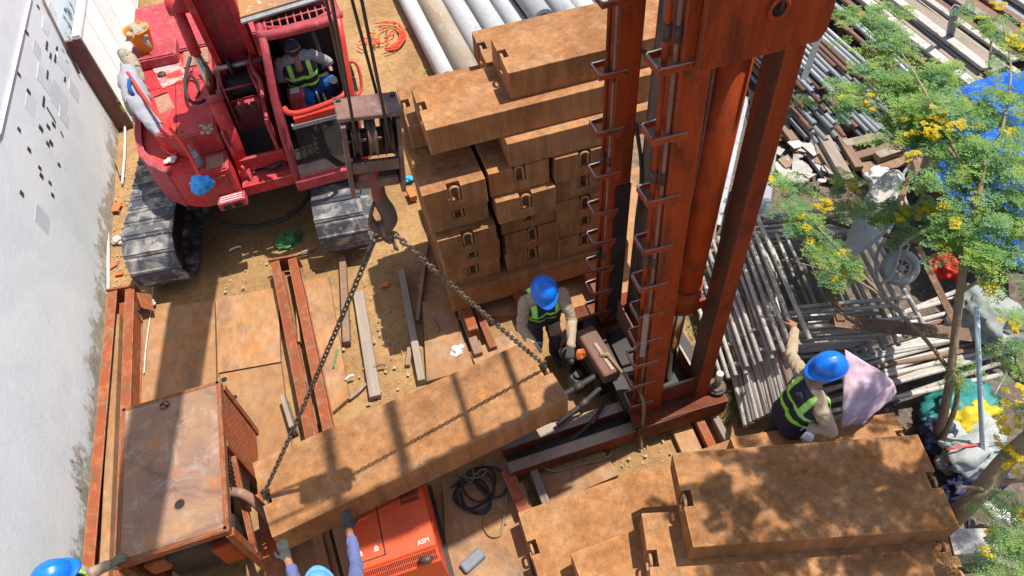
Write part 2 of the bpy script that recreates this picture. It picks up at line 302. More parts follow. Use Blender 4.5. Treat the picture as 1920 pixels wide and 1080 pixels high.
        for j in range(nv):
            s.bm.faces.new((top[0][j], top[0][j + 1], bot[0][j + 1], bot[0][j])); s.bm.faces.new((top[nu][j + 1], top[nu][j], bot[nu][j], bot[nu][j + 1]))
        return s
    def build(s, name, m, parent=None, loc=None, smooth=False):
        """one mesh object; vertices were given in world space; origin moved to loc (or to the parent's base)"""
        bmesh.ops.recalc_face_normals(s.bm, faces=s.bm.faces)
        me = bpy.data.meshes.new(name); 
        off = wl(parent) if parent is not None else (Vector(loc) if loc is not None else Vector((0, 0, 0)))
        if parent is not None and loc is not None: off = Vector(loc)
        for v in s.bm.verts: v.co -= off
        s.bm.to_mesh(me); s.bm.free()
        if smooth:
            for p in me.polygons: p.use_smooth = True
        for mm in (m if isinstance(m, (list, tuple)) else [m]): me.materials.append(mm)
        o = bpy.data.objects.new(name, me); col.objects.link(o)
        if parent is not None:
            o.parent = parent; o.location = off - wl(parent)
        else: o.location = off
        return o
def wl(o):
    v = Vector((0, 0, 0))
    while o is not None: v += o.location; o = o.parent
    return v
def tag(o, label, cat, group=None):
    o['label'] = label; o['category'] = cat
    if group: o['group'] = group
    return o
def thing(name, label, cat, loc, group=None):
    o = bpy.data.objects.new(name, None); o.empty_display_size = 0.2; col.objects.link(o); o.location = loc
    return tag(o, label, cat, group)
def struct(o, kind='structure'): o['kind'] = kind; return o
def copy_obj(o, loc, rotz=None, parent=None, name=None):
    c = o.copy(); col.objects.link(c); c.location = loc
    if rotz is not None: c.rotation_euler = (0, 0, rotz)
    if parent is not None: c.parent = parent
    return c
def copy_tree(root, loc, rot):
    c = root.copy(); col.objects.link(c); c.location = loc; c.rotation_euler = rot
    for ch in root.children:
        d = ch.copy(); col.objects.link(d); d.parent = c
        for g in ch.children:
            e = g.copy(); col.objects.link(e); e.parent = d
    return c
# ================================================================== setting
def ground_mat():
    m = bpy.data.materials.new('dirt'); m.use_nodes = True; t = m.node_tree; N = t.nodes; L = t.links; b = N['Principled BSDF']
    tc = N.new('ShaderNodeTexCoord')
    def nz(sc, det=8, ro=0.65, dist=0.3):
        n = N.new('ShaderNodeTexNoise'); n.inputs['Scale'].default_value = sc; n.inputs['Detail'].default_value = det; n.inputs['Roughness'].default_value = ro; n.inputs['Distortion'].default_value = dist
        L.new(tc.outputs['Object'], n.inputs['Vector']); return n
    def ramp(src, stops):
        r = N.new('ShaderNodeValToRGB'); e = r.color_ramp.elements
        while len(e) < len(stops): e.new(0.5)
        for k, (p, c) in enumerate(stops): e[k].position = p; e[k].color = (*c, 1)
        L.new(src, r.inputs[0]); return r
    a = nz(0.7); r1 = ramp(a.outputs['Fac'], [(0.3, (0.21, 0.12, 0.05)), (0.5, (0.33, 0.195, 0.085)), (0.7, (0.42, 0.265, 0.125))])
    f = nz(14, 8, 0.75); r2 = ramp(f.outputs['Fac'], [(0.3, (0.55, 0.5, 0.45)), (0.5, (1, 1, 1)), (0.72, (1.35, 1.3, 1.25))])
    x = N.new('ShaderNodeMix'); x.data_type = 'RGBA'; x.blend_type = 'MULTIPLY'; x.inputs[0].default_value = 0.8
    L.new(r1.outputs[0], x.inputs[6]); L.new(r2.outputs[0], x.inputs[7])
    # rubble-grey soil towards the scrap yard on the right
    sx = N.new('ShaderNodeSeparateXYZ'); L.new(tc.outputs['Object'], sx.inputs[0])
    g0 = nz(1.1); ad = N.new('ShaderNodeMath'); ad.operation = 'MULTIPLY_ADD'; ad.inputs[1].default_value = 3.0; L.new(g0.outputs['Fac'], ad.inputs[0]); L.new(sx.outputs[0], ad.inputs[2])
    mr = N.new('ShaderNodeMapRange'); mr.inputs[1].default_value = 4.3; mr.inputs[2].default_value = 5.6; L.new(ad.outputs[0], mr.inputs[0])
    grey = ramp(f.outputs['Fac'], [(0.3, (0.06, 0.045, 0.035)), (0.55, (0.16, 0.125, 0.10)), (0.75, (0.28, 0.24, 0.21))])
    y = N.new('ShaderNodeMix'); y.data_type = 'RGBA'; L.new(mr.outputs[0], y.inputs[0]); L.new(x.outputs[2], y.inputs[6]); L.new(grey.outputs[0], y.inputs[7])
    L.new(y.outputs[2], b.inputs['Base Color']); b.inputs['Roughness'].default_value = 0.95; b.inputs['Specular IOR Level'].default_value = 0.2
    bp = N.new('ShaderNodeBump'); bp.inputs['Strength'].default_value = 0.6; bp.inputs['Distance'].default_value = 0.03; L.new(f.outputs['Fac'], bp.inputs['Height']); L.new(bp.outputs[0], b.inputs['Normal'])
    return m
def gz(x, y):
    p = Vector((x, y, 0)); k = 1.0 if (-4.5 < x < 11 and -1 < y < 15) else 0.0
    return k * (noise.fractal(p * 0.9, 1, 2, 4) * 0.03 + noise.fractal(p * 5, 0.8, 2, 4) * 0.012 - 0.03)
xs = [-400, -120, -40, -15, -7] + [-4.6 + 0.075 * i for i in range(210)] + [13, 18, 40, 120, 400]
ys = [-400, -120, -40, -12, -4] + [-1 + 0.075 * i for i in range(217)] + [18, 25, 50, 120, 400]
vs = [(x, y, gz(x, y)) for x in xs for y in ys]; ny = len(ys)
me = bpy.data.meshes.new('ground'); me.from_pydata(vs, [], [(i * ny + j, (i + 1) * ny + j, (i + 1) * ny + j + 1, i * ny + j + 1) for i in range(len(xs) - 1) for j in range(ny - 1)])
for p in me.polygons: p.use_smooth = True
me.materials.append(ground_mat()); gr = bpy.data.objects.new('ground', me); col.objects.link(gr); struct(gr)

# ------------------------------------------------------------------ white wall
WX = -3.79
def wall_mat():
    m = bpy.data.materials.new('rendered_wall'); m.use_nodes = True; t = m.node_tree; N = t.nodes; L = t.links; b = N['Principled BSDF']
    tc = N.new('ShaderNodeTexCoord')
    def nz(sc, det=7, ro=0.6, dist=0.5, st=None):
        n = N.new('ShaderNodeTexNoise'); n.inputs['Scale'].default_value = sc; n.inputs['Detail'].default_value = det; n.inputs['Roughness'].default_value = ro; n.inputs['Distortion'].default_value = dist
        if st:
            mp = N.new('ShaderNodeMapping'); mp.inputs['Scale'].default_value = st; L.new(tc.outputs['Object'], mp.inputs[0]); L.new(mp.outputs[0], n.inputs['Vector'])
        else: L.new(tc.outputs['Object'], n.inputs['Vector'])
        return n
    def rng(src, a, c, lo=0.0, hi=1.0):
        r = N.new('ShaderNodeMapRange'); r.inputs[1].default_value = a; r.inputs[2].default_value = c; r.inputs[3].default_value = lo; r.inputs[4].default_value = hi; L.new(src, r.inputs[0]); return r.outputs[0]
    def mix(f, a, c):
        x = N.new('ShaderNodeMix'); x.data_type = 'RGBA'; L.new(f, x.inputs[0])
        for s, v in ((6, a), (7, c)):
            if isinstance(v, tuple): x.inputs[s].default_value = (*v, 1)
            else: L.new(v, x.inputs[s])
        return x.outputs[2]
    def mul(a, c):
        x = N.new('ShaderNodeMath'); x.operation = 'MULTIPLY'; L.new(a, x.inputs[0])
        if isinstance(c, float): x.inputs[1].default_value = c
        else: L.new(c, x.inputs[1])
        return x.outputs[0]
    base = mix(rng(nz(0.8, 6, 0.6, 1.2).outputs['Fac'], 0.35, 0.65), (0.60, 0.66, 0.70), (0.70, 0.735, 0.76))
    base = mix(mul(rng(nz(2.2, 8, 0.7, 1.5).outputs['Fac'], 0.55, 0.75), 0.5), base, (0.50, 0.565, 0.61))
    base = mix(mul(rng(nz(3.0, 9, 0.75, 0.4, (1, 1.6, 0.5)).outputs['Fac'], 0.63, 0.70), 0.35), base, (0.40, 0.42, 0.43))
    sz = N.new('ShaderNodeSeparateXYZ'); L.new(tc.outputs['Object'], sz.inputs[0])
    # rising damp and splashed mud: a ragged band along the foot
    h = N.new('ShaderNodeMath'); h.operation = 'MULTIPLY_ADD'; L.new(nz(2.6, 9, 0.78, 0.15, (1, 1, 0.8)).outputs['Fac'], h.inputs[0]); h.inputs[1].default_value = -1.75; L.new(sz.outputs[2], h.inputs[2])
    damp = rng(h.outputs[0], -0.62, -0.76)
    base = mix(mul(damp, 0.75), base, mix(rng(nz(6, 8, 0.7).outputs['Fac'], 0.4, 0.62), (0.38, 0.31, 0.21), (0.15, 0.12, 0.07)))
    moss = mul(rng(h.outputs[0], -0.38, -0.70), rng(nz(3.4, 9, 0.75, 0.2, (1, 1, 0.6)).outputs['Fac'], 0.60, 0.67))
    base = mix(moss, base, (0.10, 0.12, 0.055))
    L.new(base, b.inputs['Base Color']); b.inputs['Roughness'].default_value = 0.75; b.inputs['Specular IOR Level'].default_value = 0.25
    bp = N.new('ShaderNodeBump'); bp.inputs['Strength'].default_value = 0.25; bp.inputs['Distance'].default_value = 0.02; L.new(nz(9, 8, 0.7).outputs['Fac'], bp.inputs['Height']); L.new(bp.outputs[0], b.inputs['Normal'])
    return m
wall = thing('boundary_wall', 'tall white rendered concrete wall with dark chips and grey patches beside the excavator', 'wall', (WX, 4, 0))
MB().box2((WX - 0.22, -3, -0.4), (WX, 16, 5.6)).build('wall_body', wall_mat(), wall)
M['chip'] = mat('plaster_hole', (0.03, 0.03, 0.035), (0.06, 0.05, 0.05), rough=0.9, bump=0.1)
M['patch'] = mat('repair_mortar', (0.50, 0.55, 0.585), (0.57, 0.615, 0.645), rough=0.85, bump=0.1, var=0.1)
def wallpatch(px, py, wy, hz, name, m, th=0.004, sh=0.0):
    p = onX(px, py, WX)
    MB().prism([(WX - 0.01, p.y - wy / 2, p.z - hz / 2), (WX - 0.01, p.y + wy / 2, p.z - hz / 2 + sh), (WX - 0.01, p.y + wy / 2, p.z + hz / 2 + sh), (WX - 0.01, p.y - wy / 2, p.z + hz / 2)], (0.01 + th, 0, 0)).build(name, m, wall, loc=p)
for (x, y) in [(50, 62), (35, 140), (53, 172), (35, 243), (90, 238), (54, 281), (74, 315), (77, 330), (93, 343), (40, 363), (98, 366), (110, 309), (89, 270), (95, 268), (71, 13), (122, 20), (100, 234), (76, 241)]:
    k = random.uniform(0.8, 1.2); wallpatch(x, y, 0.062 * k if y > 30 else 0.05, 0.062 * k, 'plaster_hole', M['chip'], 0.0085)
for (x, y, wy, hz) in [(89, 133, 0.02, 0.16), (82, 181, 0.02, 0.2), (104, 103, 0.02, 0.14), (95, 100, 0.02, 0.1), (107, 88, 0.02, 0.06), (122, 145, 0.02, 0.08), (88, 78, 0.02, 0.16)]:
    p = onX(x, y, WX); q = onX(x - 2, y + hz * 95, WX)
    MB().beam(p + Vector((0.003, 0, 0)), q + Vector((0.003, 0, 0)), 0.03, 0.013, up=(1, 0, 0)).build('plaster_crack', M['chip'], wall, loc=p)
p = onX(87, 201, WX); q = onX(104, 230, WX); MB().beam(p, q, 0.03, 0.012, up=(1, 0, 0)).build('plaster_crack', M['chip'], wall, loc=p)
p = onX(113, 246, WX); q = onX(118, 257, WX); MB().beam(p, q, 0.03, 0.012, up=(1, 0, 0)).build('plaster_crack', M['chip'], wall, loc=p)
for (x, y, wy, hz) in [(70, 95, 0.26, 0.16), (86, 50, 0.3, 0.14), (119, 122, 0.26, 0.3), (139, 170, 0.28, 0.24), (84, 150, 0.34, 0.3), (112, 188, 0.5, 0.36), (58, 195, 0.34, 0.18), (80, 412, 0.28, 0.26), (120, 220, 0.24, 0.2), (98, 26, 0.3, 0.2)]:
    wallpatch(x, y, wy, hz, 'mortar_patch', M['patch'], 0.0008 + 0.0005 * (x % 11), 0.02)
for i in range(26):
    x, y = random.uniform(118, 142), random.uniform(5, 118); p = onX(x, y, WX); k = random.uniform(.02, .09)
    pts = [Vector((WX - .01, p.y + math.cos(a) * k * random.uniform(.3, .8), p.z + math.sin(a) * k * random.uniform(.6, 1.6))) for a in [0, .9, 1.8, 2.7, 3.6, 4.5, 5.4]]
    MB().prism(pts, (.0125, 0, 0)).build('soot_mark', mat('soot_stain', (.10, .11, .12), (.22, .235, .25), (.4, .42, .44), scale=14, rough=.9), wall, loc=p)
a = onX(56, -8, WX); b = onX(-3, 250, WX)
MB().tube([a + Vector((0.016, 0, 0)), b + Vector((0.016, 0, 0)), b + Vector((0.016, -1.5, 0.35))], 0.014, smooth_it=0).build('conduit', M['white'], wall)
a = onX(79, -4, WX + 0.03); b = onX(149, 138, WX + 0.03)
tag(MB().cyl(a, b, 0.016, n=8).build('rusty_rod', M['rusttube'], loc=b), 'thin rusty rod fixed upright against the white wall near the white hoarding', 'rod')
# white sheet-metal hoarding with maroon end
ho = thing('sheet_metal_hoarding', 'white sheet metal hoarding with maroon end board standing against the wall', 'hoarding', (-3.67, 12, 0))
MB().box2((WX + 0.003, 10.78, 0), (-3.553, 10.83, 1.56)).build('end_board', M['brownpanel'], ho)
for i in range(6):
    y0 = 10.835 + i * 0.72; MB().box2((-3.575, y0 + 0.006, 0.02), (-3.55, y0 + 0.70, 1.56), bevel=0.006).build('sheet_panel', M['whitesheet'], ho)
    MB().box2((-3.60, y0 - 0.012, 0.02), (-3.565, y0 + 0.012, 1.55)).build('joint_strip', M['patch'], ho)
MB().box2((-3.64, 10.77, 1.565), (-3.53, 15.3, 1.64), bevel=0.01).build('top_rail', M['whitesheet'], ho)
MB().box2((-3.556, 10.765, 0.0), (-3.535, 10.785, 1.56)).build('edge_trim', M['timber'], ho)
MB().box2((-3.565, 10.755, 0.28), (-3.53, 10.763, 0.50)).build('hazard_tape', M['lead_yellow'], ho)
# white plastic pipe along the wall foot
a = G(199, 350, 0.03); b = G(203, 552, 0.03)
tag(MB().tube([a, (a + b) / 2 + Vector((0.02, 0, 0.01)), b], 0.02, smooth_it=1).build('plastic_pipe', M['pvc'], loc=b), 'thin white plastic pipe lying along the foot of the wall', 'pipe')
a = G(234, 222, 0.03); b = G(229, 345, 0.03)
tag(MB().tube([a, (a + b) / 2 + Vector((0.03, 0, 0.01)), b], 0.018, smooth_it=1).build('plastic_pipe', M['pvc'], loc=b), 'short cream pipe lying on dirt left of the excavator hood', 'pipe')

# ------------------------------------------------------------------ counterweight blocks
_loop = None
def block_mesh(L_, W_, T_, seed):
    rnd = random.Random(seed); bm = bmesh.new(); hx, hy = L_ / 2, W_ / 2; nw, nd, nh = 0.068, 0.08, T_ * 0.62; z0, z1 = 0.0, T_
    V = lambda x, y, z: bm.verts.new((x, y, z))
    B = [V(-hx, -hy, z0), V(hx, -hy, z0), V(hx, hy, z0), V(-hx, hy, z0)]
    Tt = [V(-hx, -hy, z1), V(hx, -hy, z1), V(hx, hy, z1), V(-hx, hy, z1)]
    zn = z1 - nh
    def notch(sx):
        x0 = sx * hx; x1 = sx * (hx - nd)
        return [V(x0, -nw, z1), V(x1, -nw, z1), V(x1, nw, z1), V(x0, nw, z1), V(x0, -nw, zn), V(x1, -nw, zn), V(x1, nw, zn), V(x0, nw, zn)]
    nl = notch(-1); nr = notch(1); F = bm.faces.new
    F([Tt[0], Tt[1], nr[0], nr[1], nr[2], nr[3], Tt[2], Tt[3], nl[3], nl[2], nl[1], nl[0]]); F(B[::-1])
    F([B[0], B[1], Tt[1], Tt[0]]); F([B[2], B[3], Tt[3], Tt[2]])
    F([B[1], B[2], Tt[2], nr[3], nr[7], nr[4], nr[0], Tt[1]]); F([B[3], B[0], Tt[0], nl[0], nl[4], nl[7], nl[3], Tt[3]])
    for q in (nl, nr):
        F([q[0], q[4], q[5], q[1]]); F([q[1], q[5], q[6], q[2]]); F([q[2], q[6], q[7], q[3]]); F([q[4], q[7], q[6], q[5]])
    for v in B + Tt: v.co += Vector((rnd.uniform(-.008, .008), rnd.uniform(-.008, .008), 0))
    es = [e for e in bm.edges if len(e.link_faces) == 2 and all(v in B + Tt for v in e.verts)]
    bmesh.ops.bevel(bm, geom=es, offset=0.006, segments=1, affect='EDGES')
    bmesh.ops.recalc_face_normals(bm, faces=bm.faces)
    me = bpy.data.meshes.new('counterweight_block'); bm.to_mesh(me); bm.free(); me.materials.append(M['block']); return me
def block(x, y, z, rz, label, L_=2.2, W_=0.68, T_=0.31, seed=0, group='counterweight blocks', rx=0.0, ry=0.0):
    global _loop
    o = bpy.data.objects.new('counterweight_block', block_mesh(L_, W_, T_, seed)); col.objects.link(o)
    o.location = (x, y, z); o.rotation_euler = (rx, ry, rz); tag(o, label, 'counterweight', group)
    if _loop is None:
        mb = MB(); pts = [Vector((0, -0.045, -0.17))] + [Vector((0, 0.045 * -math.cos(a), -0.04 + 0.045 * math.sin(a))) for a in [math.pi * i / 8 for i in range(9)]] + [Vector((0, 0.045, -0.17))]
        mb.tube(pts, 0.014, n=8, smooth_it=1); tmp = mb.build('lifting_loop', M['block_edge']); _loop = tmp.data; bpy.data.objects.remove(tmp)
    for s in (-1, 1):
        c = bpy.data.objects.new('lifting_loop', _loop); col.objects.link(c); c.parent = o; c.location = (s * (L_ / 2 - 0.022), 0, T_ - 0.02)
    return o
PI2 = math.pi / 2
# tall stack behind the worker
T = 0.312; zt = 0.585
fr = {0: [0.10, 0.07, -0.03, 0.10, 0.02], 1: [0.08, 0.08, 0.10, -0.03, 0.06], 2: [0.06, 0.09, 0.02, 0.05, 0.02]}   # bottom to top, distance of the end face behind y = 5.05
cn = ['left', 'middle', 'right']; rn = ['lowest', 'second lowest', 'middle', 'second highest', 'topmost']
cx = [0.70, 1.365, 2.03]
for c in range(3):
    for r in range(5):
        dx = random.uniform(-0.02, 0.02) + (0.04 if (c, r) in ((1, 2), (1, 0), (1, 1)) else 0) + [0.02, 0.03, 0.025, -0.01, -0.02][r]
        block(cx[c] + dx, 5.05 + fr[c][r] + .72, zt + r * T, PI2 + random.uniform(-.006, .006), f'rusty block end-on in the tall stack, {rn[r]} of the {cn[c]} column', L_=1.44, W_=0.63, T_=T - 0.004, seed=c * 10 + r, group='counterweight blocks in the tall stack')
block(1.50, 5.40, 0.25, 0.0, 'long rusty block lying across the foot of the tall stack', T_=0.332, seed=40, group='counterweight blocks in the tall stack')
block(1.50, 6.15, 0.25, 0.0, 'rusty block lying across the back foot of the tall stack', T_=0.332, seed=41, group='counterweight blocks in the tall stack')
z1 = zt + 5 * T
block(2.36, 5.46, z1 + .002, R_(-1), 'rusty block lying across the stack under the overhanging one, front', T_=0.30, seed=42, W_=0.7, group='counterweight blocks in the tall stack')
block(1.535, 6.11, z1 + .002, R_(-1.5), 'rusty block lying across the stack, back left and lowest of the crosswise ones', T_=0.30, seed=43, W_=0.76, group='counterweight blocks in the tall stack')
block(1.66, 5.60, z1 + .304, R_(-0.5), 'broad rusty block overhanging the front left of the tall stack', T_=0.30, seed=44, W_=0.74, L_=2.24, group='counterweight blocks in the tall stack')
block(2.45, 6.33, z1 + .304, R_(-1), 'rusty block behind the topmost one on the tall stack', T_=0.30, seed=45, W_=0.62, group='counterweight blocks in the tall stack')
block(2.49, 5.66, z1 + .606, R_(-0.5), 'topmost rusty block on the tall stack', T_=0.30, seed=46, W_=0.62, group='counterweight blocks in the tall stack')
# pile in the lower right corner
g2 = 'counterweight blocks in the near pile'
def corner_block(pbl, pbr, zt_, L_, W_, label, seed, ang=None, T_=.30):
    a = G(*pbl, zt_); b = G(*pbr, zt_); d = (b - a).normalized() if ang is None else Vector((math.cos(ang), math.sin(ang), 0)); n_ = Vector((d.y, -d.x, 0))
    c = a + d * L_ / 2 + n_ * W_ / 2; return block(c.x, c.y, zt_ - T_, math.atan2(d.y, d.x), label, L_=L_, W_=W_, T_=T_, seed=seed, group=g2)
ZR = 1.245; _a = G(1262, 850, ZR); _b = G(1722, 815, ZR); ra = math.atan2((_b - _a).y, (_b - _a).x); _w = (G(1293, 1027, ZR) - _a).length
corner_block((1262, 850), (1722, 815), ZR, (_b - _a).length, _w, 'topmost dappled rusty block of the near pile, beside the worker reaching out', 60)
corner_block((1203, 963), (1300, 930), ZR - .305, 2.36, .74, 'rusty block directly under the topmost block of the near pile', 62, ra - .02)
corner_block((1070, 1038), (1190, 987), ZR - .61, 2.2, .70, 'rusty block of the near pile with its left end at the bottom edge', 64, R_(1))
corner_block((970, 960), (1250, 865), ZR - .915, 2.25, .72, 'wide rusty block at the left foot of the near pile by the cable', 63)
block(3.0, .95, ZR - 1.215, ra, 'rusty block low in the near pile at the bottom edge', L_=1.7, W_=.7, T_=.30, seed=65, group=g2)
block(3.05, 1.62, ZR - .91, ra, 'rusty block inside the near pile behind its right end', L_=1.4, W_=.5, T_=.30, seed=68, group=g2)
block(2.76, 2.22, 0.0, R_(8), 'rusty block lying on the ground behind the near pile', L_=1.3, W_=0.5, T_=0.33, seed=66, group=g2)
block(3.05, 1.93, 0.62, R_(-10), 'rusty block peeping out behind the topmost block, under the carried bag', L_=1.5, W_=0.5, T_=0.30, seed=67, group=g2)
for (x) in (0.55, 1.2, 2.1):
    tag(MB().box2((x - 0.06, 4.75, 0.0), (x + 0.06, 7.2, 0.248), bevel=0.01).build('support_beam', M['redlead'], loc=(x, 5, 0)), 'red steel bearer under the tall stack of blocks', 'beam', 'bearers under the tall stack')
# hanging block
ZB = 1.2
cq = [G(465, 870, ZB), G(985, 635, ZB), G(1083, 742, ZB), G(508, 1012, ZB)]
hc = (cq[0] + cq[1] + cq[2] + cq[3]) / 4; hd = ((cq[1] - cq[0]) + (cq[2] - cq[3])).normalized(); hang = math.atan2(hd.y, hd.x)
hl = ((cq[1] - cq[0]).length + (cq[2] - cq[3]).length) / 2; hw = ((cq[3] - cq[0]).length + (cq[2] - cq[1]).length) / 2
HB = block(hc.x, hc.y, ZB - 0.32, hang, 'long rusty block hanging level from two chains above the workers', L_=hl - 0.04, W_=hw - 0.03, T_=0.32, seed=80, group=None)
HBM = Matrix.Translation((hc.x, hc.y, ZB)) @ Matrix.Rotation(hang, 4, 'Z')

# ------------------------------------------------------------------ steel plates on the ground
def plate(quad, label, z=0.045, th=0.05, m='rustplate', holes=()):
    pts = [G(x, y, z) for x, y in quad]; c = sum(pts, Vector()) / 4
    mb = MB(); mb.prism(pts, (0, 0, -th))
    o = mb.build('steel_plate', M[m], loc=c - Vector((0, 0, th))); tag(o, label, 'steel plate', 'steel plates on the ground')
    for (x, y, r) in holes:
        p = G(x, y, z); MB().cyl(p - Vector((0, 0, 0.01)), p + Vector((0, 0, 0.0025)), r, n=18).build('lifting_hole', M['dark'], o, loc=p)
    return o
plate([(268, 583), (402, 562), (407, 790), (236, 820)], 'rusty steel ground plate nearest the wall, in front of the left track')
plate([(404, 561), (521, 538), (526, 678), (410, 699)], 'rusty steel ground plate in front of the excavator between track and twin beam')
plate([(411, 702), (527, 681), (548, 850), (440, 880)], 'stained steel ground plate behind the rusty cabinet', holes=((440, 745, 0.03), (420, 712, 0.035)))
plate([(572, 527), (616, 517), (655, 745), (590, 800)], 'narrow steel ground plate right of the twin red beam')
plate([(792, 566), (842, 556), (890, 690), (800, 715)], 'steel ground plate at the left foot of the tall stack')
plate([(985, 885), (1118, 822), (1160, 890), (1020, 950)], 'steel ground plate with a round hole in front of the press base', holes=((1118, 833, 0.05),))
plate([(880, 660), (960, 620), (1010, 700), (930, 760)], 'steel ground plate under the hanging block near the stack')
plate([(1050, 610), (1195, 565), (1215, 640), (1075, 690)], 'steel ground plate behind the worker in front of the stack', m='rustplate')
plate([(1020, 760), (1130, 715), (1150, 770), (1060, 810)], 'steel ground plate beside the press base')
plate([(470, 980), (600, 930), (640, 1090), (500, 1110)], 'steel ground plate under the left end of the hanging block', z=0.05)
plate([(830, 900), (960, 860), (1000, 1090), (840, 1110)], 'brown steel ground plate under the coiled cables', z=0.03)
plate([(840, 400), (1250, 300), (1250, 560), (860, 600)], 'steel ground plate under the tall stack', z=0.03)
# ------------------------------------------------------------------ beams on the ground
def channel(p0, p1, wd, ht, m, name='channel_beam', parent=None, th=0.012, up=(0, 0, 1)):
    """C or I section: flanges top and bottom, web in the middle"""
    p0 = Vector(p0); p1 = Vector(p1); u = Vector((0, 0, 1)); mb = MB()
    mb.beam(p0 + u * (ht - th / 2), p1 + u * (ht - th / 2), wd, th); mb.beam(p0 + u * th / 2, p1 + u * th / 2, wd, th); mb.beam(p0 + u * (ht / 2), p1 + u * (ht / 2), 0.012, ht - 2 * th)
    return mb.build(name, m, parent, loc=(p0 + p1) / 2 if parent is None else None)
def uchannel(mb, p0, p1, wd, ht, th=0.014):
    """open trough: bottom plate and two lips"""
    p0 = Vector(p0); p1 = Vector(p1); d = (p1 - p0).normalized(); x = d.cross(Vector((0, 0, 1))); u = Vector((0, 0, 1))
    mb.beam(p0 + u * th / 2, p1 + u * th / 2, wd, th)
    for s in (-1, 1): mb.beam(p0 + x * s * (wd / 2 - th / 2) + u * (ht / 2 + th / 2), p1 + x * s * (wd / 2 - th / 2) + u * (ht / 2 + th / 2), th, ht - th)
# twin red beam in front of the excavator
tb = thing('twin_beam', 'twin red steel beam with end plate lying on the plates before the excavator', 'beam', G(555, 640, 0.05))
def twin(root, pa, pb, pc, pd, z, zh, m, ml):
    # pa, pb: far end left/right ; pc, pd: near end left/right (pixels, at height z)
    A, B, C_, D = [G(*q, z) for q in (pa, pb, pc, pd)]
    for (p, q) in ((A, C_), (B, D)):
        s = 1 if p is A else -1
        off = (B - A).normalized() * 0.055 * s; p0 = p + off; q0 = q + off; p0.z = q0.z = 0.05
        mb = MB(); mb.beam(p0 + Vector((0, 0, zh - 0.05)), q0 + Vector((0, 0, zh - 0.05)), 0.11, 0.014); mb.beam(p0 + Vector((0, 0, 0.007)), q0 + Vector((0, 0, 0.007)), 0.11, 0.014)
        mb.beam(p0 + Vector((0, 0, (zh - 0.05) / 2)) + off * 0.7 * -1, q0 + Vector((0, 0, (zh - 0.05) / 2)) + off * 0.7 * -1, 0.012, zh - 0.08)
        mb.build('flange_beam', m, root)
    MB().beam(A + Vector((-.02, .03, -zh / 2 + .03)), B + Vector((.02, .03, -zh / 2 + .03)), 0.03, zh, bevel=0.004).build('end_plate', ml, root)
    A.z = B.z = 0.1; C_.z = D.z = 0.1
twin(tb, (507, 492), (556, 484), (578, 850), (632, 838), 0.25, 0.25, M['redlead'], M['redlead'])
# pair by the wall
tw = thing('twin_beam', 'long rusty twin channel beam lying along the foot of the white wall', 'beam', G(215, 700, 0))
twin(tw, (203, 548), (252, 540), (150, 1110), (235, 1100), 0.28, 0.28, M['redlead'], M['redlead'])
a = G(256, 548, 0.28); br = MB().prism([a, a + Vector((0.05, -0.25, -0.02)), a + Vector((0.16, -0.27, -0.12)), a + Vector((0.13, 0, -0.10))], (0, 0.0, -0.015)).build('bracket', M['redlead'], tw)
for (x, y) in ((255, 566), (266, 588)):
    p = G(x - 4, y - 4, 0.235); MB().cyl(p - Vector((0, 0, .02)), p + Vector((0, 0, .035)), 0.018, n=10).build('bolt_hole', M['dark'], br)
a = G(226, 600, 0.05); b = G(205, 1100, 0.05)
tag(MB().beam(a + Vector((0, 0, .06)), b + Vector((0, 0, .06)), 0.09, 0.12, bevel=0.008).build('rusty_rail', M['rustplate'], loc=b), 'rusty flat rail lying between the two channels by the wall', 'rail')
# rails and planks between excavator and stack
def rail(pa, pb, wd, ht, m, label, name='rusty_rail', z=0.0, cat='rail'):
    a = G(*pa, ht + z); b = G(*pb, ht + z); a.z = b.z = z + ht / 2
    return tag(MB().beam(a, b, wd, ht, bevel=min(0.006, ht / 5)).build(name, M[m], loc=(a + b) / 2 - Vector((0, 0, ht / 2))), label, cat, 'rails and planks before the excavator')
rail((641, 478), (649, 640), 0.085, 0.09, 'rustrail', 'dark steel rail ending near the right track')
rail((671, 545), (703, 742), 0.13, 0.07, 'timber', 'pale flat plank lying right of the left chain', 'plank', cat='plank')
rail((752, 505), (790, 712), 0.085, 0.10, 'timber', 'greyish plank running from the tall stack shade towards the hanging block', 'plank', cat='plank')
rail((800, 455), (782, 600), 0.05, 0.05, 'rustrail', 'thin dark rod lying beside the tall stack')
rail((768, 650), (764, 684), 0.06, 0.03, 'timberdark', 'small offcut lying beside the greyish plank', 'plank', cat='plank')
rail((870, 590), (897, 662), 0.10, 0.12, 'rustrail', 'short rusty rail poking out left under the tall stack')
rail((897, 583), (925, 650), 0.09, 0.12, 'redlead', 'short red rail poking out under the tall stack beside the rusty one')
rail((528, 740), (546, 800), 0.05, 0.2, 'timber', 'short upright board leaning at the near end of the twin beam', 'plank', cat='plank')
rail((548, 690), (575, 805), 0.04, 0.08, 'galv', 'thin grey bar lying inside the twin beam', z=0.06)
rail((555, 560), (560, 640), 0.03, 0.06, 'rustplate', 'small rust bar lying inside the far end of the twin beam', z=0.06)
rail((630, 960), (665, 1090), 0.16, 0.12, 'rustrail', 'dark steel bearer below the left hand of the near worker')
rail((690, 960), (700, 1090), 0.10, 0.14, 'timber', 'grey bearer below the hanging block beside the orange machine')
rail((585, 970), (615, 1090), 0.10, 0.10, 'rustplate', 'rusty bearer under the left end of the hanging block')
rail((950, 880), (985, 960), 0.12, 0.20, 'redlead', 'red channel end beside the coiled cable')
rail((1000, 880), (1040, 985), 0.08, 0.18, 'timber', 'grey bar next to the near pile and the cable', 'plank', cat='plank')
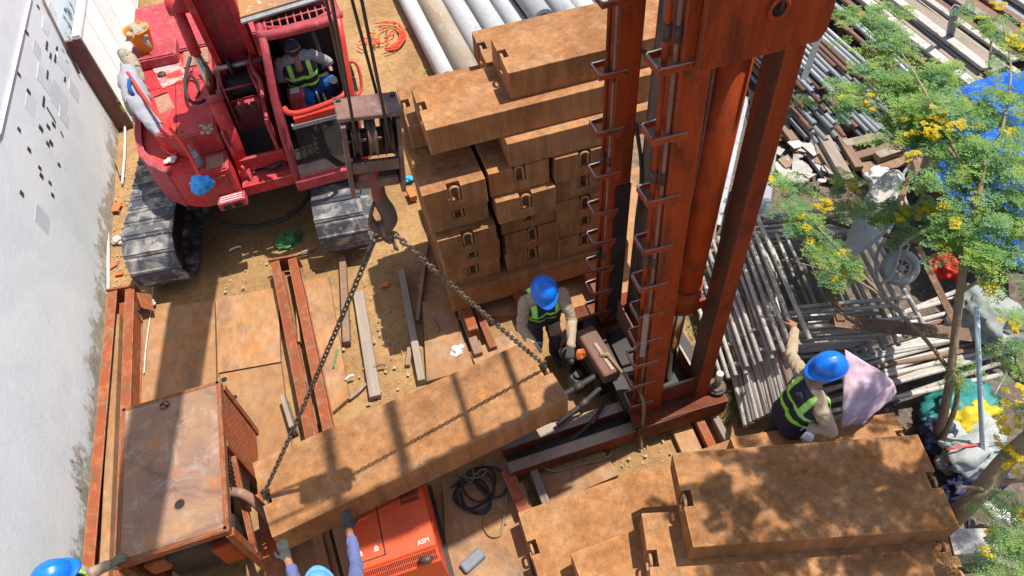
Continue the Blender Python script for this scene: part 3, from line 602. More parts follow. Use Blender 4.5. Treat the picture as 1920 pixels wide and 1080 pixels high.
rail((975, 905), (1005, 985), 0.05, 0.10, 'timber', 'thin pale bar between the red channel and the near pile', 'plank', cat='plank')
# bearers right of the press base
rail((1272, 785), (1300, 850), 0.22, 0.06, 'rustplate', 'flat rusty bearer in front of the press base right end')
rail((1308, 778), (1340, 845), 0.09, 0.16, 'redlead', 'red-edged bearer in front of the press base right end')
rail((1335, 768), (1366, 826), 0.07, 0.14, 'timber', 'pale bearer rightmost in front of the press base', 'plank', cat='plank')
# ================================================================== pile press rig (mast)
rig = thing('pile_press', 'tall red pile press with ladder rungs, hydraulic cylinder and base beams', 'pile press', (2.1, 3.6, 0))
ZT = 9.6
def lean(z): return -0.022 * z
def post(xr, wd, y0, y1, z0, z1, leanf, name='mast_post', m=None, parent=None):
    xb = xr + leanf * z0; xt = xr + leanf * z1; mb = MB()
    mb.faces([(xb - wd, y0, z0), (xb, y0, z0), (xb, y1, z0), (xb - wd, y1, z0), (xt - wd, y0, z1), (xt, y0, z1), (xt, y1, z1), (xt - wd, y1, z1)],
             [(0, 3, 2, 1), (4, 5, 6, 7), (0, 1, 5, 4), (1, 2, 6, 5), (2, 3, 7, 6), (3, 0, 4, 7)])
    es = list(mb.bm.edges); bmesh.ops.bevel(mb.bm, geom=es, offset=0.008, segments=1, affect='EDGES')
    return mb.build(name, m or M['mast'], rig if parent is None else parent)
post(2.07, 0.20, 3.02, 3.20, 0.42, ZT, -0.022)                 # front left
pr_ = post(2.565, 0.135, 3.00, 3.20, 0.42, ZT, 0.0)                 # front right
post(2.4285, 0.005, 3.012, 3.19, 0.5, 4.43, 0.0, 'dark_coat', mat('dark_brown_coat', (.06, .028, .018), (.09, .038, .02), (.14, .04, .015), rough=.5, stretch=(1, 1, .3)), pr_)  # thin dark brown layer over the left face of the front right post
pl_ = post(2.10, 0.20, 4.20, 4.38, 0.42, ZT, 0.006)           # back left
post(2.50, 0.14, 4.20, 4.38, 0.42, ZT, 0.0)                   # back right
post(2.106, 0.15, 4.194, 4.199, 0.50, 2.45, 0.006, 'dark_coat', M['grease'], pl_)
def rungs(xr, wd, lf, yf, zs, nm):
    for z in zs:
        xl = xr + lf * z - wd; o = 0.135; d = 0.17
        mb = MB(); pts = [(xl + 0.03, yf + d, z), (xl - o, yf + d, z), (xl - o, yf, z), (xl + 0.09, yf - 0.006, z)]
        for a, b in zip(pts, pts[1:]): mb.beam(a, b, 0.008, 0.045, ext=0.004)
        r = mb.build('ladder_rung', M['mast'], rig, loc=(xl, yf, z))
        mb = MB()
        for a, b in zip(pts[:-1], pts[1:]):
            mb.beam(Vector(a) + Vector((0, 0, .0245)), Vector(b) + Vector((0, 0, .0245)), 0.012, 0.006, ext=0.006)
        mb.build('worn_edge', M['rungedge'], r)  # lighter steel strip along the top edge of each rung
        MB().prism([(xl + 0.005, yf - 0.003, z - 0.02), (xl + 0.09, yf - 0.003, z - 0.02), (xl + 0.05, yf - 0.003, z - 0.09)], (0, -0.006, 0)).build('gusset', M['mast'], r)
zm = [0.62, 1.0, 1.36, 1.72, 2.10, 2.48, 2.92, 3.42, 3.95, 4.45, 5.1, 5.7, 6.3, 6.9, 7.5, 8.1, 8.7]
rungs(2.07, 0.20, -0.022, 3.02, zm, 'front'); rungs(2.10, 0.20, 0.006, 4.20, [0.62, 0.98, 1.36, 1.75, 2.15, 2.6, 3.08, 3.62, 4.2, 4.8, 5.4, 6.0, 6.6, 7.2, 7.8, 8.4], 'back')
for (x, y, lf, r, m) in ((1.80, 3.09, -0.022, 0.019, 'mast'), (1.845, 3.05, -0.022, 0.014, 'rusttube'), (1.855, 4.27, 0.006, 0.019, 'mast'), (1.89, 4.22, 0.006, 0.013, 'rusttube')):
    MB().tube([(x + lf * z, y, z) for z in (0.5, 3, 6, ZT)], r, n=8, smooth_it=0).build('hydraulic_line', M[m], rig)
    for z in (1.5, 2.7, 3.55, 4.6):
        MB().cyl((x + lf * z, y, z), (x + lf * z, y, z + 0.1), r * 1.45, n=10).build('pipe_coupling', M['darksteel'], rig)
# cylinders
c0 = Vector((2.245, 3.30, 0.5)); c1 = Vector((2.285, 3.30, 4.7)); cm = c0.lerp(c1, 0.32)
cy = MB().cyl(cm, c1, 0.135, n=28).build('cylinder_barrel', M['mast'], rig)
MB().cyl(cm - (c1 - c0).normalized() * 0.10, cm + (c1 - c0).normalized() * 0.17, 0.155, n=10).build('gland_nut', M['mast'], cy)
MB().cyl(cm - (c1 - c0).normalized() * 0.16, cm - (c1 - c0).normalized() * 0.10, 0.12, n=20).build('gland_ring', M['rusttube'], cy)
MB().cyl(c0, cm, 0.062, n=24).build('cylinder_rod', M['chrome'], rig)
MB().cyl(c0 + Vector((-.1, 0, 0)), c0 + Vector((-.1, 0, 0)) + (c1 - c0) * 0.9, 0.02, n=8).build('guide_rod', M['darksteel'], rig)
d0 = Vector((2.24, 4.16, 0.5)); d1 = Vector((2.26, 4.10, 4.9))
MB().cyl(d0, d1, 0.075, n=20).build('cylinder_barrel', mat('dark_oiled_barrel', (0.10, 0.065, 0.045), (0.15, 0.10, 0.075), (0.06, 0.04, 0.03), rough=0.4), rig)
MB().tube([(2.08, 3.28, 3.05), (2.13, 3.26, 3.03), (2.15, 3.26, 3.1), (2.15, 3.26, 3.7), (2.14, 3.27, 4.5)], 0.016, smooth_it=1).build('hydraulic_line', M['rusttube'], rig)
MB().cyl((2.09, 3.27, 2.4), (2.10, 3.27, 4.5), 0.028, n=10).build('hydraulic_line', M['rusttube'], rig)
MB().tube([(2.12, 4.25, 3.75), (2.2, 4.18, 3.72), (2.22, 4.15, 3.85), (2.22, 4.15, 4.6)], 0.02, smooth_it=1).build('hydraulic_line', M['darksteel'], rig)
MB().tube([(2.12, 4.2, 3.1), (2.18, 4.1, 2.6), (2.12, 4.05, 2.0), (2.15, 4.0, 1.0)], 0.018, smooth_it=2).build('hydraulic_hose', M['rubber'], rig)
for z in (5.9, 1.75, 7.3):
    MB().box2((2.02, 3.205, z - 0.06), (2.44, 3.235, z + 0.06)).build('cross_tie', M['mast'], rig)
# crosshead
ch = MB().prism([(1.84, 2.955, 4.44), (2.59, 2.955, 4.44), (2.63, 2.955, 4.5), (2.63, 2.955, 5.05), (1.84, 2.955, 5.05)], (0, 0.035, 0)).build('crosshead_plate', M['mast'], rig)
MB().torus((2.27, 2.945, 4.72), 0.055, 0.014, axis=(0, 1, 0)).build('lug_ring', M['mast'], ch)
MB().cyl((2.27, 2.94, 4.72), (2.27, 2.954, 4.72), 0.035, n=14).build('lug_hole', M['dark'], ch)
MB().tube([(2.27, 2.93, 4.72), (2.28, 2.93, 4.9), (2.275, 2.93, 5.3)], 0.012, smooth_it=0).build('shackle_bar', M['darksteel'], ch)
MB().box2((1.86, 4.385, 5.0), (2.52, 4.42, 5.3)).build('crosshead_plate', M['mast'], rig)
for y_ in (3.0, 4.3): MB().box2((1.84, y_, 9.3), (2.6, y_ + .1, 9.45)).build('head_beam', M['mast'], rig)
for x_ in (1.9, 2.5): MB().box2((x_, 3.1, 9.32), (x_ + .08, 4.3, 9.43)).build('head_beam', M['mast'], rig)
for z_ in (6.2, 7.6): MB().box2((2.5, 3.2, z_), (2.55, 4.2, z_ + .06)).build('cross_tie', M['mast'], rig)
# base
def cbeam(a, b, wd, ht, m, name):
    a = Vector(a); b = Vector(b); u = Vector((0, 0, 1)); mb = MB()
    mb.beam(a + u * (ht - .01), b + u * (ht - .01), wd, .018); mb.beam(a + u * .01, b + u * .01, wd, .018); mb.beam(a + u * ht / 2, b + u * ht / 2, 0.016, ht - .04)
    return mb.build(name, m, rig)
cbeam((1.74, 3.02, 0.14), (2.74, 2.98, 0.14), 0.22, 0.27, M['mastdirty'], 'base_beam')
MB().box2((1.76, 2.885, 0.15), (2.74, 2.90, 0.39)).build('web_plate', M['mastdirty'], rig)
M['polished'] = mat('rubbed_rail_top', (0.33, 0.28, 0.24), (0.26, 0.19, 0.14), rough=0.4, metal=0.5, bump=0.1)
for (y) in (2.98, 3.24):
    MB().box2((0.42, y - 0.06, 0.10), (1.76, y + 0.05, 0.29)).build('slide_rail', M['mastdirty'], rig)
    MB().box2((0.42, y - 0.062, 0.291), (1.76, y + 0.052, 0.297)).build('rail_top', M['polished'], rig)
MB().box2((0.44, 3.03, 0.11), (1.74, 3.18, 0.15)).build('rail_floor', M['grease'], rig)
cbeam((1.60, 4.42, 0.14), (2.66, 4.42, 0.14), 0.2, 0.27, M['mastdirty'], 'base_beam')
for x in (1.80, 2.62): MB().box2((x - 0.07, 3.12, 0.16), (x + 0.07, 4.32, 0.40)).build('side_beam', M['grease'], rig)
MB().box2((1.95, 3.35, 0.12), (2.5, 4.2, 0.2)).build('base_pan', M['grease'], rig)
# open tray round the foot of the front cylinder
tr = MB()
for (a, b) in (((2.02, 3.06), (2.44, 3.06)), ((2.44, 3.06), (2.44, 3.62)), ((2.44, 3.62), (2.02, 3.62)), ((2.02, 3.62), (2.02, 3.06))):
    tr.beam((*a, 0.60), (*b, 0.60), 0.014, 0.26)
tr = tr.build('cylinder_tray', M['mastdirty'], rig)
MB().box2((2.03, 3.07, 0.47), (2.43, 3.61, 0.49)).build('tray_floor', M['grease'], tr)
rim = MB()
for (a, b) in (((2.02, 3.06), (2.44, 3.06)), ((2.44, 3.06), (2.44, 3.62)), ((2.44, 3.62), (2.02, 3.62)), ((2.02, 3.62), (2.02, 3.06))): rim.beam((*a, 0.735), (*b, 0.735), 0.02, 0.008)
rim.build('tray_rim', M['polished'], tr)
t2 = MB()
for (a, b) in (((2.06, 3.75), (2.44, 3.75)), ((2.44, 3.75), (2.44, 4.15)), ((2.06, 4.15), (2.06, 3.75))): t2.beam((*a, 0.66), (*b, 0.66), 0.014, 0.34)
t2.build('cylinder_tray', M['rusttube'], rig)
# grease-black jack block and hoses on the worker's side
jb = MB().box((1.66, 3.72, 0.62), (0.20, 0.62, 0.16), rot=(0, 0, R_(6)), bevel=0.015).build('jack_beam', M['rusttube'], rig)
MB().box((1.66, 3.72, 0.36), (0.24, 0.5, 0.34), rot=(0, 0, R_(6)), bevel=0.02).build('jack_body', M['grease'], rig)
MB().box((1.68, 3.62, 0.707), (0.035, 0.36, 0.012), rot=(0, 0, R_(8))).build('rubbed_strip', M['polished'], jb)
MB().cyl((1.62, 3.66, 0.66), (1.72, 3.60, 0.76), 0.02, n=8).build('lever', M['cabletan'], jb)
for (x, y, z, s) in ((1.46, 3.95, 0.3, 0.2), (1.5, 4.12, 0.22, 0.16), (1.44, 3.72, 0.2, 0.18)):
    MB().box((x, y, z), (s, s * 0.9, s * 1.2), rot=(0.1, 0, 0.4), bevel=0.02).build('valve_block', M['grease'], rig)
    MB().cyl((x, y, z + s * 0.5), (x, y, z + s * 0.85), s * 0.25, n=10).build('valve_cap', M['darksteel'], rig)
for (pts, r) in (([(1.05, 3.42, 0.50), (1.3, 3.46, 0.54), (1.56, 3.52, 0.55)], 0.035), ([(1.02, 3.22, 0.36), (1.3, 3.30, 0.44), (1.56, 3.40, 0.5)], 0.028), ([(1.1, 3.05, 0.30), (1.35, 3.12, 0.36), (1.6, 3.3, 0.42)], 0.02)):
    MB().tube(pts, r, n=10).build('hydraulic_hose', M['rubber'], rig)
    MB().cyl(Vector(pts[1]), Vector(pts[1]).lerp(Vector(pts[2]), 0.35), r * 1.25, n=10).build('hose_collar', M['darksteel'], rig)
# tan hose hanging down the front left post
MB().tube([(1.72, 3.58, 0.73), (1.80, 3.3, 0.70), (1.83, 3.0, 0.85), (1.83, 2.93, 0.5), (1.80, 2.90, 0.2), (1.80, 2.84, 0.03)], 0.017, smooth_it=2).build('hanging_hose', M['cabletan'], rig)
a = onY(1212, 590, 3.0); b = onY(1204, 668, 3.0); MB().beam(a, b, 0.045, 0.012, up=(0, 1, 0)).build('wear_strip', M['timber'], rig)
# anchor pin on the right end
MB().cyl((2.68, 3.04, 0.40), (2.68, 3.04, 0.70), 0.036, n=16).build('anchor_pin', M['rungedge'], rig)
MB().cyl((2.68, 3.04, 0.40), (2.68, 3.04, 0.49), 0.085, n=6).build('anchor_nut', M['darksteel'], rig)
MB().torus((2.68, 3.04, 0.44), 0.085, 0.02).build('anchor_nut', M['darksteel'], rig)

# ================================================================== hook block, ropes, chain slings
ZH = 3.80
TP = G(716, 428, ZH)
hb = thing('hook_block', 'dark crane hook block with three sheaves hanging over the hanging block', 'hook block', TP)
hx, hy, hz = TP.x + 0.005, TP.y + 0.02, ZH
hrot = Matrix.Translation((hx, hy, hz)) @ Matrix.Rotation(R_(-2), 4, 'Z') @ Matrix.Rotation(R_(7.5), 4, 'Y') @ Matrix.Rotation(R_(-3), 4, 'X')
def HP(x, y, z): return hrot @ Vector((x, y, z))
def hbox(c, s, bev, name, m, parent=None):
    T_ = hrot @ Matrix.Translation(c); return MB().box(None, s, mtx=T_, bevel=bev).build(name, m, parent or hb)
for s in (-1, 1):
    sp = MB().prism([HP(s * 0.14 - 0.012, y, z) for (y, z) in ((-.085, .30), (.085, .30), (.115, .42), (.115, .78), (.07, .80), (-.07, .80), (-.115, .78), (-.115, .42))], hrot.to_3x3() @ Vector((0.024, 0, 0))).build('side_plate', M['hookblk'], hb)
hbox((0, 0.0, 0.815), (0.33, 0.20, 0.03), 0.006, 'top_plate', M['hookblk'])
for s in (-1, 1): MB().cyl(HP(s * 0.14, 0.06, .83), HP(s * 0.14, 0.06, .845), 0.014, n=8).build('bolt_head', M['darksteel'], hb)
hbox((0, -0.095, 0.515), (0.256, 0.03, 0.07), 0.004, 'spacer_plate', M['hookblk'])
hbox((0, 0.095, 0.50), (0.256, 0.03, 0.10), 0.004, 'spacer_plate', M['hookblk'])
for k, x in enumerate((-0.085, 0.0, 0.085)):
    MB().lathe([(0.02, -.024), (.125, -.024), (.13, -.02), (.105, -.004), (.105, .004), (.13, .02), (.125, .024), (0.02, .024)], HP(x, 0, .66), axis=hrot.to_3x3() @ Vector((1, 0, 0)), n=28).build('sheave', M['hookblk'] if k == 1 else M['grease'], hb)
MB().cyl(HP(-.16, 0, .66), HP(.16, 0, .66), 0.028, n=14).build('sheave_axle', M['darksteel'], hb)
hbox((0, 0, 0.37), (0.25, 0.13, 0.07), 0.01, 'crosshead', M['hookblk'])
MB().lathe([(0.075, .41), (.075, .46), (.05, .48), (.02, .48)], HP(0, 0, 0), n=16).build('hook_nut', M['copperhook'], hb)
hk = [HP(0, 0, .36), HP(0, 0, .25), HP(.012, 0, .18), HP(.045, 0, .10), HP(.05, 0, .03), HP(.01, 0, -.02), HP(-.045, 0, .0), HP(-.062, 0, .05), HP(-.055, 0, .09)]
MB().tube(hk, [.04, .042, .046, .05, .05, .045, .036, .024, .012], n=12, smooth_it=2).build('hook', M['copperhook'], hb)
MB().tube([HP(-.03, -.02, .20), HP(-.06, -.02, .12), HP(-.07, -.02, .05)], 0.012, n=8).build('safety_latch', M['darksteel'], hb)
# wire ropes: from the sheaves up to the boom head
TIP = Vector((0.22, 3.05, 9.3))
for (dx, side, px, nm) in ((-0.085, 0.118, 611, 'leftmost wire rope running up from the hook block past the operator cab'), (-0.085, -0.118, 622, 'second wire rope from the left above the hook block'), (0.085, 0.118, 660, 'third wire rope from the left above the hook block'), (0.085, -0.118, 678, 'rightmost wire rope running up from the hook block')):
    b_ = HP(dx, side, .66); t_ = onY(px, 0, b_.y + 0.02); d = (t_ - b_); k = (TIP.z - b_.z) / d.z
    tag(MB().tube([b_, b_ + d * k], 0.0085, n=8, smooth_it=0).build('wire_rope', M['rope'], loc=b_), nm, 'wire rope', 'wire ropes of the hook block')
# chain link mesh
LP, LR = 0.046, 0.0065
lm_ = MB(); pts = []
for i in range(12):
    a = 2 * math.pi * i / 12; pts.append(Vector((math.cos(a) * 0.0165, math.sin(a) * 0.0165 + (0.0135 if math.sin(a) > 0 else -0.0135), 0)))
lm_.tube(pts, LR, n=6, smooth_it=0, closed=True); _t = lm_.build('chain_link', M['chain']); LINK = _t.data; bpy.data.objects.remove(_t)
def chain(p0, p1, label, sag=0.02):
    p0 = Vector(p0); p1 = Vector(p1); n = int((p1 - p0).length / LP); root = thing('chain_sling', label, 'chain', p0, 'chain slings of the hanging block')
    d0 = (p1 - p0).normalized(); q = d0.to_track_quat('Y', 'Z')
    for i in range(n):
        t = (i + 0.5) / n; p = p0.lerp(p1, t) - Vector((0, 0, sag * 4 * t * (1 - t)))
        o = bpy.data.objects.new('chain_link', LINK); col.objects.link(o); o.parent = root; o.location = p - p0
        o.rotation_mode = 'QUATERNION'; o.rotation_quaternion = q @ Euler((0, PI2 * (i % 2) + 0.35, 0)).to_quaternion()
    return root
topc = HP(0.0, 0, -0.035)
endL = HBM @ Vector((-(hl / 2 - 0.055), 0, 0.05)); endR = HBM @ Vector((hl / 2 - 0.055, 0, 0.05))
def sling_hook(root, p, dirn):
    d = dirn.normalized(); s = Vector((0, 0, -1)); x = d.cross(Vector((0, 0, 1))).normalized()
    MB().torus(p + d * 0.06, 0.032, 0.010, axis=x, n=16, m=8).build('eye_ring', M['chain'], root)
    MB().tube([p + d * 0.03, p, p + s * 0.05, p + s * 0.08 - x * 0.0 + Vector((d.x, d.y, 0)) * 0.05, p + s * 0.05 + Vector((d.x, d.y, 0)) * 0.09], [0.017, 0.018, 0.017, 0.014, 0.008], n=10).build('sling_hook', M['chain'], root)
dl = (topc - endL).normalized(); dr = (topc - endR).normalized()
c1_ = chain(endL + dl * 0.09, topc + Vector((-.03, 0, 0)), 'left chain from the hook down to the left end of the hanging block'); sling_hook(c1_, endL, dl)
c2_ = chain(endR + dr * 0.09, topc + Vector((.04, 0, -.01)), 'right chain from the hook down to the helmeted worker holding the block'); sling_hook(c2_, endR, dr)
for k in range(9):
    o = bpy.data.objects.new('chain_link', LINK); col.objects.link(o); o.parent = c1_ if k % 2 else c2_
    o.location = topc + Vector((random.uniform(-.04, .05), random.uniform(-.03, .03), -0.02 - 0.014 * k)) - wl(o.parent); o.rotation_euler = (random.uniform(0, 3), random.uniform(0, 3), random.uniform(0, 3)); o.scale = (1.25, 1.25, 1.25)
MB().torus(topc + Vector((0, 0, 0.01)), 0.05, 0.013, axis=(1, 0.2, 0), n=18, sx=0.75).build('master_ring', M['chain'], c1_)

# ================================================================== excavator
ex = thing('excavator', 'red crawler excavator crane with open cab and winch beside the wall', 'excavator', (-1.58, 8.3, 0))
EO = Vector((-1.575, 8.45, 0)); ea = R_(-6.5)
EM = Matrix.Translation(EO) @ Matrix.Rotation(ea, 4, 'Z')
def EP(x, y, z): return EM @ Vector((x, y, z))
TLn, TH = 2.75, 0.40          # half wheelbase*2, radius
shoe_me = None
def make_track(xc, nm):
    global shoe_me
    fr_ = MB(); fr_.box(None, (0.30, TLn, 0.34), mtx=EM @ Matrix.Translation((xc, 0.0, TH)), bevel=0.03)
    root = fr_.build('track', M['grease'], ex)
    for s in (-1, 1):
        MB().cyl(EP(xc - .14, s * TLn / 2, TH), EP(xc + .14, s * TLn / 2, TH), TH - 0.07, n=24).build('idler_wheel', M['darksteel'], root)
    for k in range(5):
        yy = -TLn / 2 + TLn * (k + 0.7) / 5.4; MB().cyl(EP(xc - .2, yy, 0.15), EP(xc + .2, yy, 0.15), 0.09, n=14).build('track_roller', M['darksteel'], root)
    if shoe_me is None:
        mb = MB(); W2, P = 0.305, 0.112
        prof = [(-P, -.004), (-P + .014, .012), (-P + .03, .012), (-P + .036, .032), (-P + .052, .032), (-P + .06, .014), (P - .02, .014), (P - .006, .004), (P, -.012), (-P, -.02)]
        mb.prism([(-W2, y, z) for y, z in prof], (2 * W2, 0, 0)); t_ = mb.build('track_shoe', M['track']); shoe_me = t_.data; bpy.data.objects.remove(t_)
    per = 2 * TLn + 2 * math.pi * TH; n = round(per / 0.235); 
    for i in range(n):
        s = per * i / n
        if s < TLn: y, z, a = -TLn / 2 + s, 2 * TH, 0
        elif s < TLn + math.pi * TH:
            th = (s - TLn) / TH; y, z, a = TLn / 2 + math.sin(th) * TH, TH + math.cos(th) * TH, -th
        elif s < 2 * TLn + math.pi * TH: y, z, a = TLn / 2 - (s - TLn - math.pi * TH), 0.0, math.pi
        else:
            th = (s - 2 * TLn - math.pi * TH) / TH; y, z, a = -TLn / 2 - math.sin(th) * TH, TH - math.cos(th) * TH, math.pi - th
        z = z * 0.97 + 0.03
        o = bpy.data.objects.new('track_shoe', shoe_me); col.objects.link(o); o.parent = root
        o.matrix_parent_inverse = Matrix.Translation(-wl(root)); Tm = EM @ Matrix.Translation((xc, y, z)) @ Matrix.Rotation(a, 4, 'X')
        o.location = Tm.to_translation(); o.rotation_euler = Tm.to_euler()
    return root
make_track(-1.165, 'left'); make_track(1.165, 'right')
cb = MB(); cb.box(None, (2.0, 1.3, 0.4), mtx=EM @ Matrix.Translation((0, 0.1, 0.55)), bevel=0.08); cb.build('carbody', M['grease'], ex)
MB().cyl(EP(0, 0, 0.74), EP(0, 0, 0.93), 0.62, n=36).build('slew_ring', M['darksteel'], ex)
MB().tube([EP(-.85, -.55, .5), EP(-.5, -.95, .28), EP(0, -1.08, .22), EP(.55, -1.0, .28), EP(.88, -.6, .5)], 0.03, n=8).build('slack_hose', M['rubber'], ex)
M['deckdust'] = mat('dusty_deck', (.30, .14, .10), (.36, .20, .14), (.25, .08, .07), scale=6, rough=.85, bump=.2)
# revolving frame
R1 = M['exred']
MB().box2((-1.62, 7.28, 0.93), (-0.10, 9.9, 1.08), bevel=0.015).build('revolving_frame', M['expink'], ex)
def slab(poly, z0, z1, name, m, parent=None, bev=0.02):
    mb = MB(); mb.prism([(x, y, z0) for x, y in poly], (0, 0, z1 - z0))
    es = list(mb.bm.edges); bmesh.ops.bevel(mb.bm, geom=es, offset=bev, segments=2, affect='EDGES')
    return mb.build(name, m, parent or ex)
tankp = [(-1.66, 7.14), (-2.08, 7.14), (-2.24, 7.2), (-2.42, 7.36), (-2.56, 7.62), (-2.66, 8.0), (-2.69, 8.5), (-2.69, 9.5), (-1.64, 9.5)]
tank = slab(tankp, 0.96, 1.46, 'tank_hood', R1)
slab([(-1.66, 7.5), (-2.10, 7.5), (-2.34, 7.66), (-2.48, 7.95), (-2.56, 8.4), (-2.56, 9.35), (-1.66, 9.35)], 1.462, 1.78, 'upper_hood', R1)
slab([(-2.66, 8.0), (-2.62, 7.8), (-2.50, 7.55), (-2.30, 7.32), (-2.36, 7.28), (-2.56, 7.5), (-2.70, 7.8), (-2.74, 8.2), (-2.74, 9.4), (-2.69, 9.4)], 0.94, 1.52, 'curved_side', M['expink'], bev=0.01)
# front tank details: lid line, deck plate, step
MB().box2((-2.05, 7.128, 1.0), (-1.72, 7.14, 1.38)).build('front_panel', R1, tank)
MB().box2((-1.90, 7.20, 1.462), (-1.70, 7.44, 1.468)).build('dirt_tray', M['deckdust'], tank)
st = MB().box2((-1.93, 6.98, 0.98), (-1.60, 7.13, 1.10), bevel=0.01).build('step', M['expink'], ex)
for k in range(3): MB().box2((-1.90, 7.00 + k * 0.04, 1.101), (-1.63, 7.012 + k * 0.04, 1.106)).build('step_slot', M['white'], st)
for k in range(2): MB().box2((-1.88 + k * 0.13, 6.972, 1.0), (-1.79 + k * 0.13, 6.979, 1.06)).build('step_hole', M['dark'], st)
MB().blob(G(385, 388, 0.85), (0.05, 0.05, 0.13), 0.1, seed=3, rot=(0.3, 0.3, 0)).build('rubber_stop', M['rubber'], ex)
# hatch with faded paint, pocket, rear ledge
hq = [G(x, y, 1.79) for x, y in ((283, 122), (332, 100), (352, 146), (305, 166))]
MB().prism(hq, (0, 0, -0.012)).build('hatch', M['exfade'], ex)
pk = [G(x, y, 1.785) for x, y in ((288, 183), (314, 173), (328, 202), (299, 214))]
MB().prism(pk, (0, 0, -0.006)).build('pocket_floor', M['deckdust'], ex)  # dust tone darkened so the flat plate looks like a shaded recess
MB().prism([G(288, 181, 1.81), G(314, 171, 1.81), G(314, 174, 1.79), G(288, 184, 1.79)], (0, 0.02, 0)).build('pocket_lip', M['exred'], ex)
slab([(-2.62, 9.12), (-2.05, 9.10), (-2.05, 9.55), (-2.62, 9.55)], 1.785, 1.93, 'rear_ledge', M['expink'])
slab([(-2.72, 9.56), (0.0, 9.56), (0.0, 11.0), (-2.72, 11.0)], 0.98, 1.72, 'counterweight_hood', M['expink'])
MB().box2((-2.0, 8.95, 1.785), (-1.68, 9.33, 1.80)).build('dirty_deck', M['deckdust'], ex)
for k in range(10):
    p = G(random.uniform(378, 398), random.uniform(236, 250), 1.79); MB().blob(p, (.035, .03, .02), 0.3, 1, k).build('mud_lump', M['ragtan'], ex)
sm_ = mat('panel_seam', (.05, .012, .012), (.09, .02, .02), rough=.8, bump=0)
for (a, b) in (((-2.5, 8.62, 1.781), (-1.68, 8.63, 1.7835)), ((-2.12, 7.52, 1.781), (-2.11, 8.6, 1.7835)), ((-1.90, 8.64, 1.781), (-1.89, 9.08, 1.7835)), ((-2.0, 7.16, 1.461), (-1.99, 7.48, 1.4635)), ((-2.4, 7.48, 1.461), (-2.0, 7.486, 1.4635))):
    MB().box2(a, b).build('panel_seam', sm_, ex)
for (x, y, z) in ((-2.45, 8.68, 1.781), (-2.2, 8.68, 1.781), (-1.75, 8.68, 1.781), (-2.05, 7.6, 1.781), (-1.72, 7.6, 1.781), (-2.05, 8.5, 1.781), (-1.72, 8.5, 1.781), (-1.95, 7.2, 1.461), (-1.70, 7.17, 1.461), (-1.95, 7.44, 1.461), (-2.2, 7.4, 1.461)):
    MB().cyl((x, y, z), (x, y, z + .010), .014, n=6).build('bolt_head', M['rusttube'], ex)
MB().tube([(-2.46, 8.1, 1.78), (-2.46, 8.1, 1.90), (-2.46, 8.5, 1.90), (-2.46, 8.5, 1.78)], .012, n=8, smooth_it=1).build('grab_handle', M['expink'], ex)
MB().lathe([(.055, 0), (.055, .03), (.04, .045), (.01, .045)], (-2.28, 8.9, 1.78), n=16).build('filler_cap', M['darksteel'], ex)
# winch bay: side plates, cross tie, drum
MB().box2((-1.62, 7.42, 1.08), (-1.585, 9.2, 1.75), bevel=0.006).build('bay_side_plate', M['expink'], ex)
MB().box2((-1.10, 7.42, 1.08), (-1.06, 9.2, 1.75), bevel=0.006).build('bay_side_plate', M['expink'], ex)
MB().box2((-1.56, 7.38, 1.16), (-1.02, 7.43, 1.34), bevel=0.006).build('cross_tie', R1, ex)
MB().box2((-1.62, 7.18, 0.95), (-1.0, 7.26, 1.10), bevel=0.008).build('front_lip', R1, ex)
MB().box2((-1.58, 7.45, 1.085), (-1.11, 8.3, 1.10)).build('bay_floor', M['grease'], ex)
wc = G(452, 158, 1.72); wr = 0.20
MB().lathe([(0.03, -.15), (wr, -.15), (wr, -.135), (wr * .78, -.13)] + [(wr * .78 + 0.008 * (k % 2), -.13 + .26 * k / 36) for k in range(37)] + [(wr * .78, .13), (wr, .135), (wr, .15), (0.03, .15)], wc, axis=(1, 0, 0), n=32).build('winch_drum', M['rubber'], ex)
for s in (-1, 1):
    MB().prism([(wc.x + s * 0.19 - .012, wc.y + dy, wc.z + dz) for dy, dz in ((-.30, -.42), (.42, -.42), (.40, .25), (.12, .30), (-.22, .18))], (0.024, 0, 0)).build('winch_cheek', M['expink'], ex)
for (dy, dz) in ((-.24, .12), (-.24, -.06), (-.02, .28)):
    MB().cyl((wc.x - .19, wc.y + dy, wc.z + dz), (wc.x + .19, wc.y + dy, wc.z + dz), 0.014, n=8).build('guard_bar', M['expink'] if dz < .2 else M['rusttube'], ex)
for k in range(3): MB().box2((wc.x - .13 + k * .09, wc.y - .30, wc.z - .22), (wc.x - .07 + k * .09, wc.y - .24, wc.z - .12)).build('drum_bracket', M['rusttube'], ex)
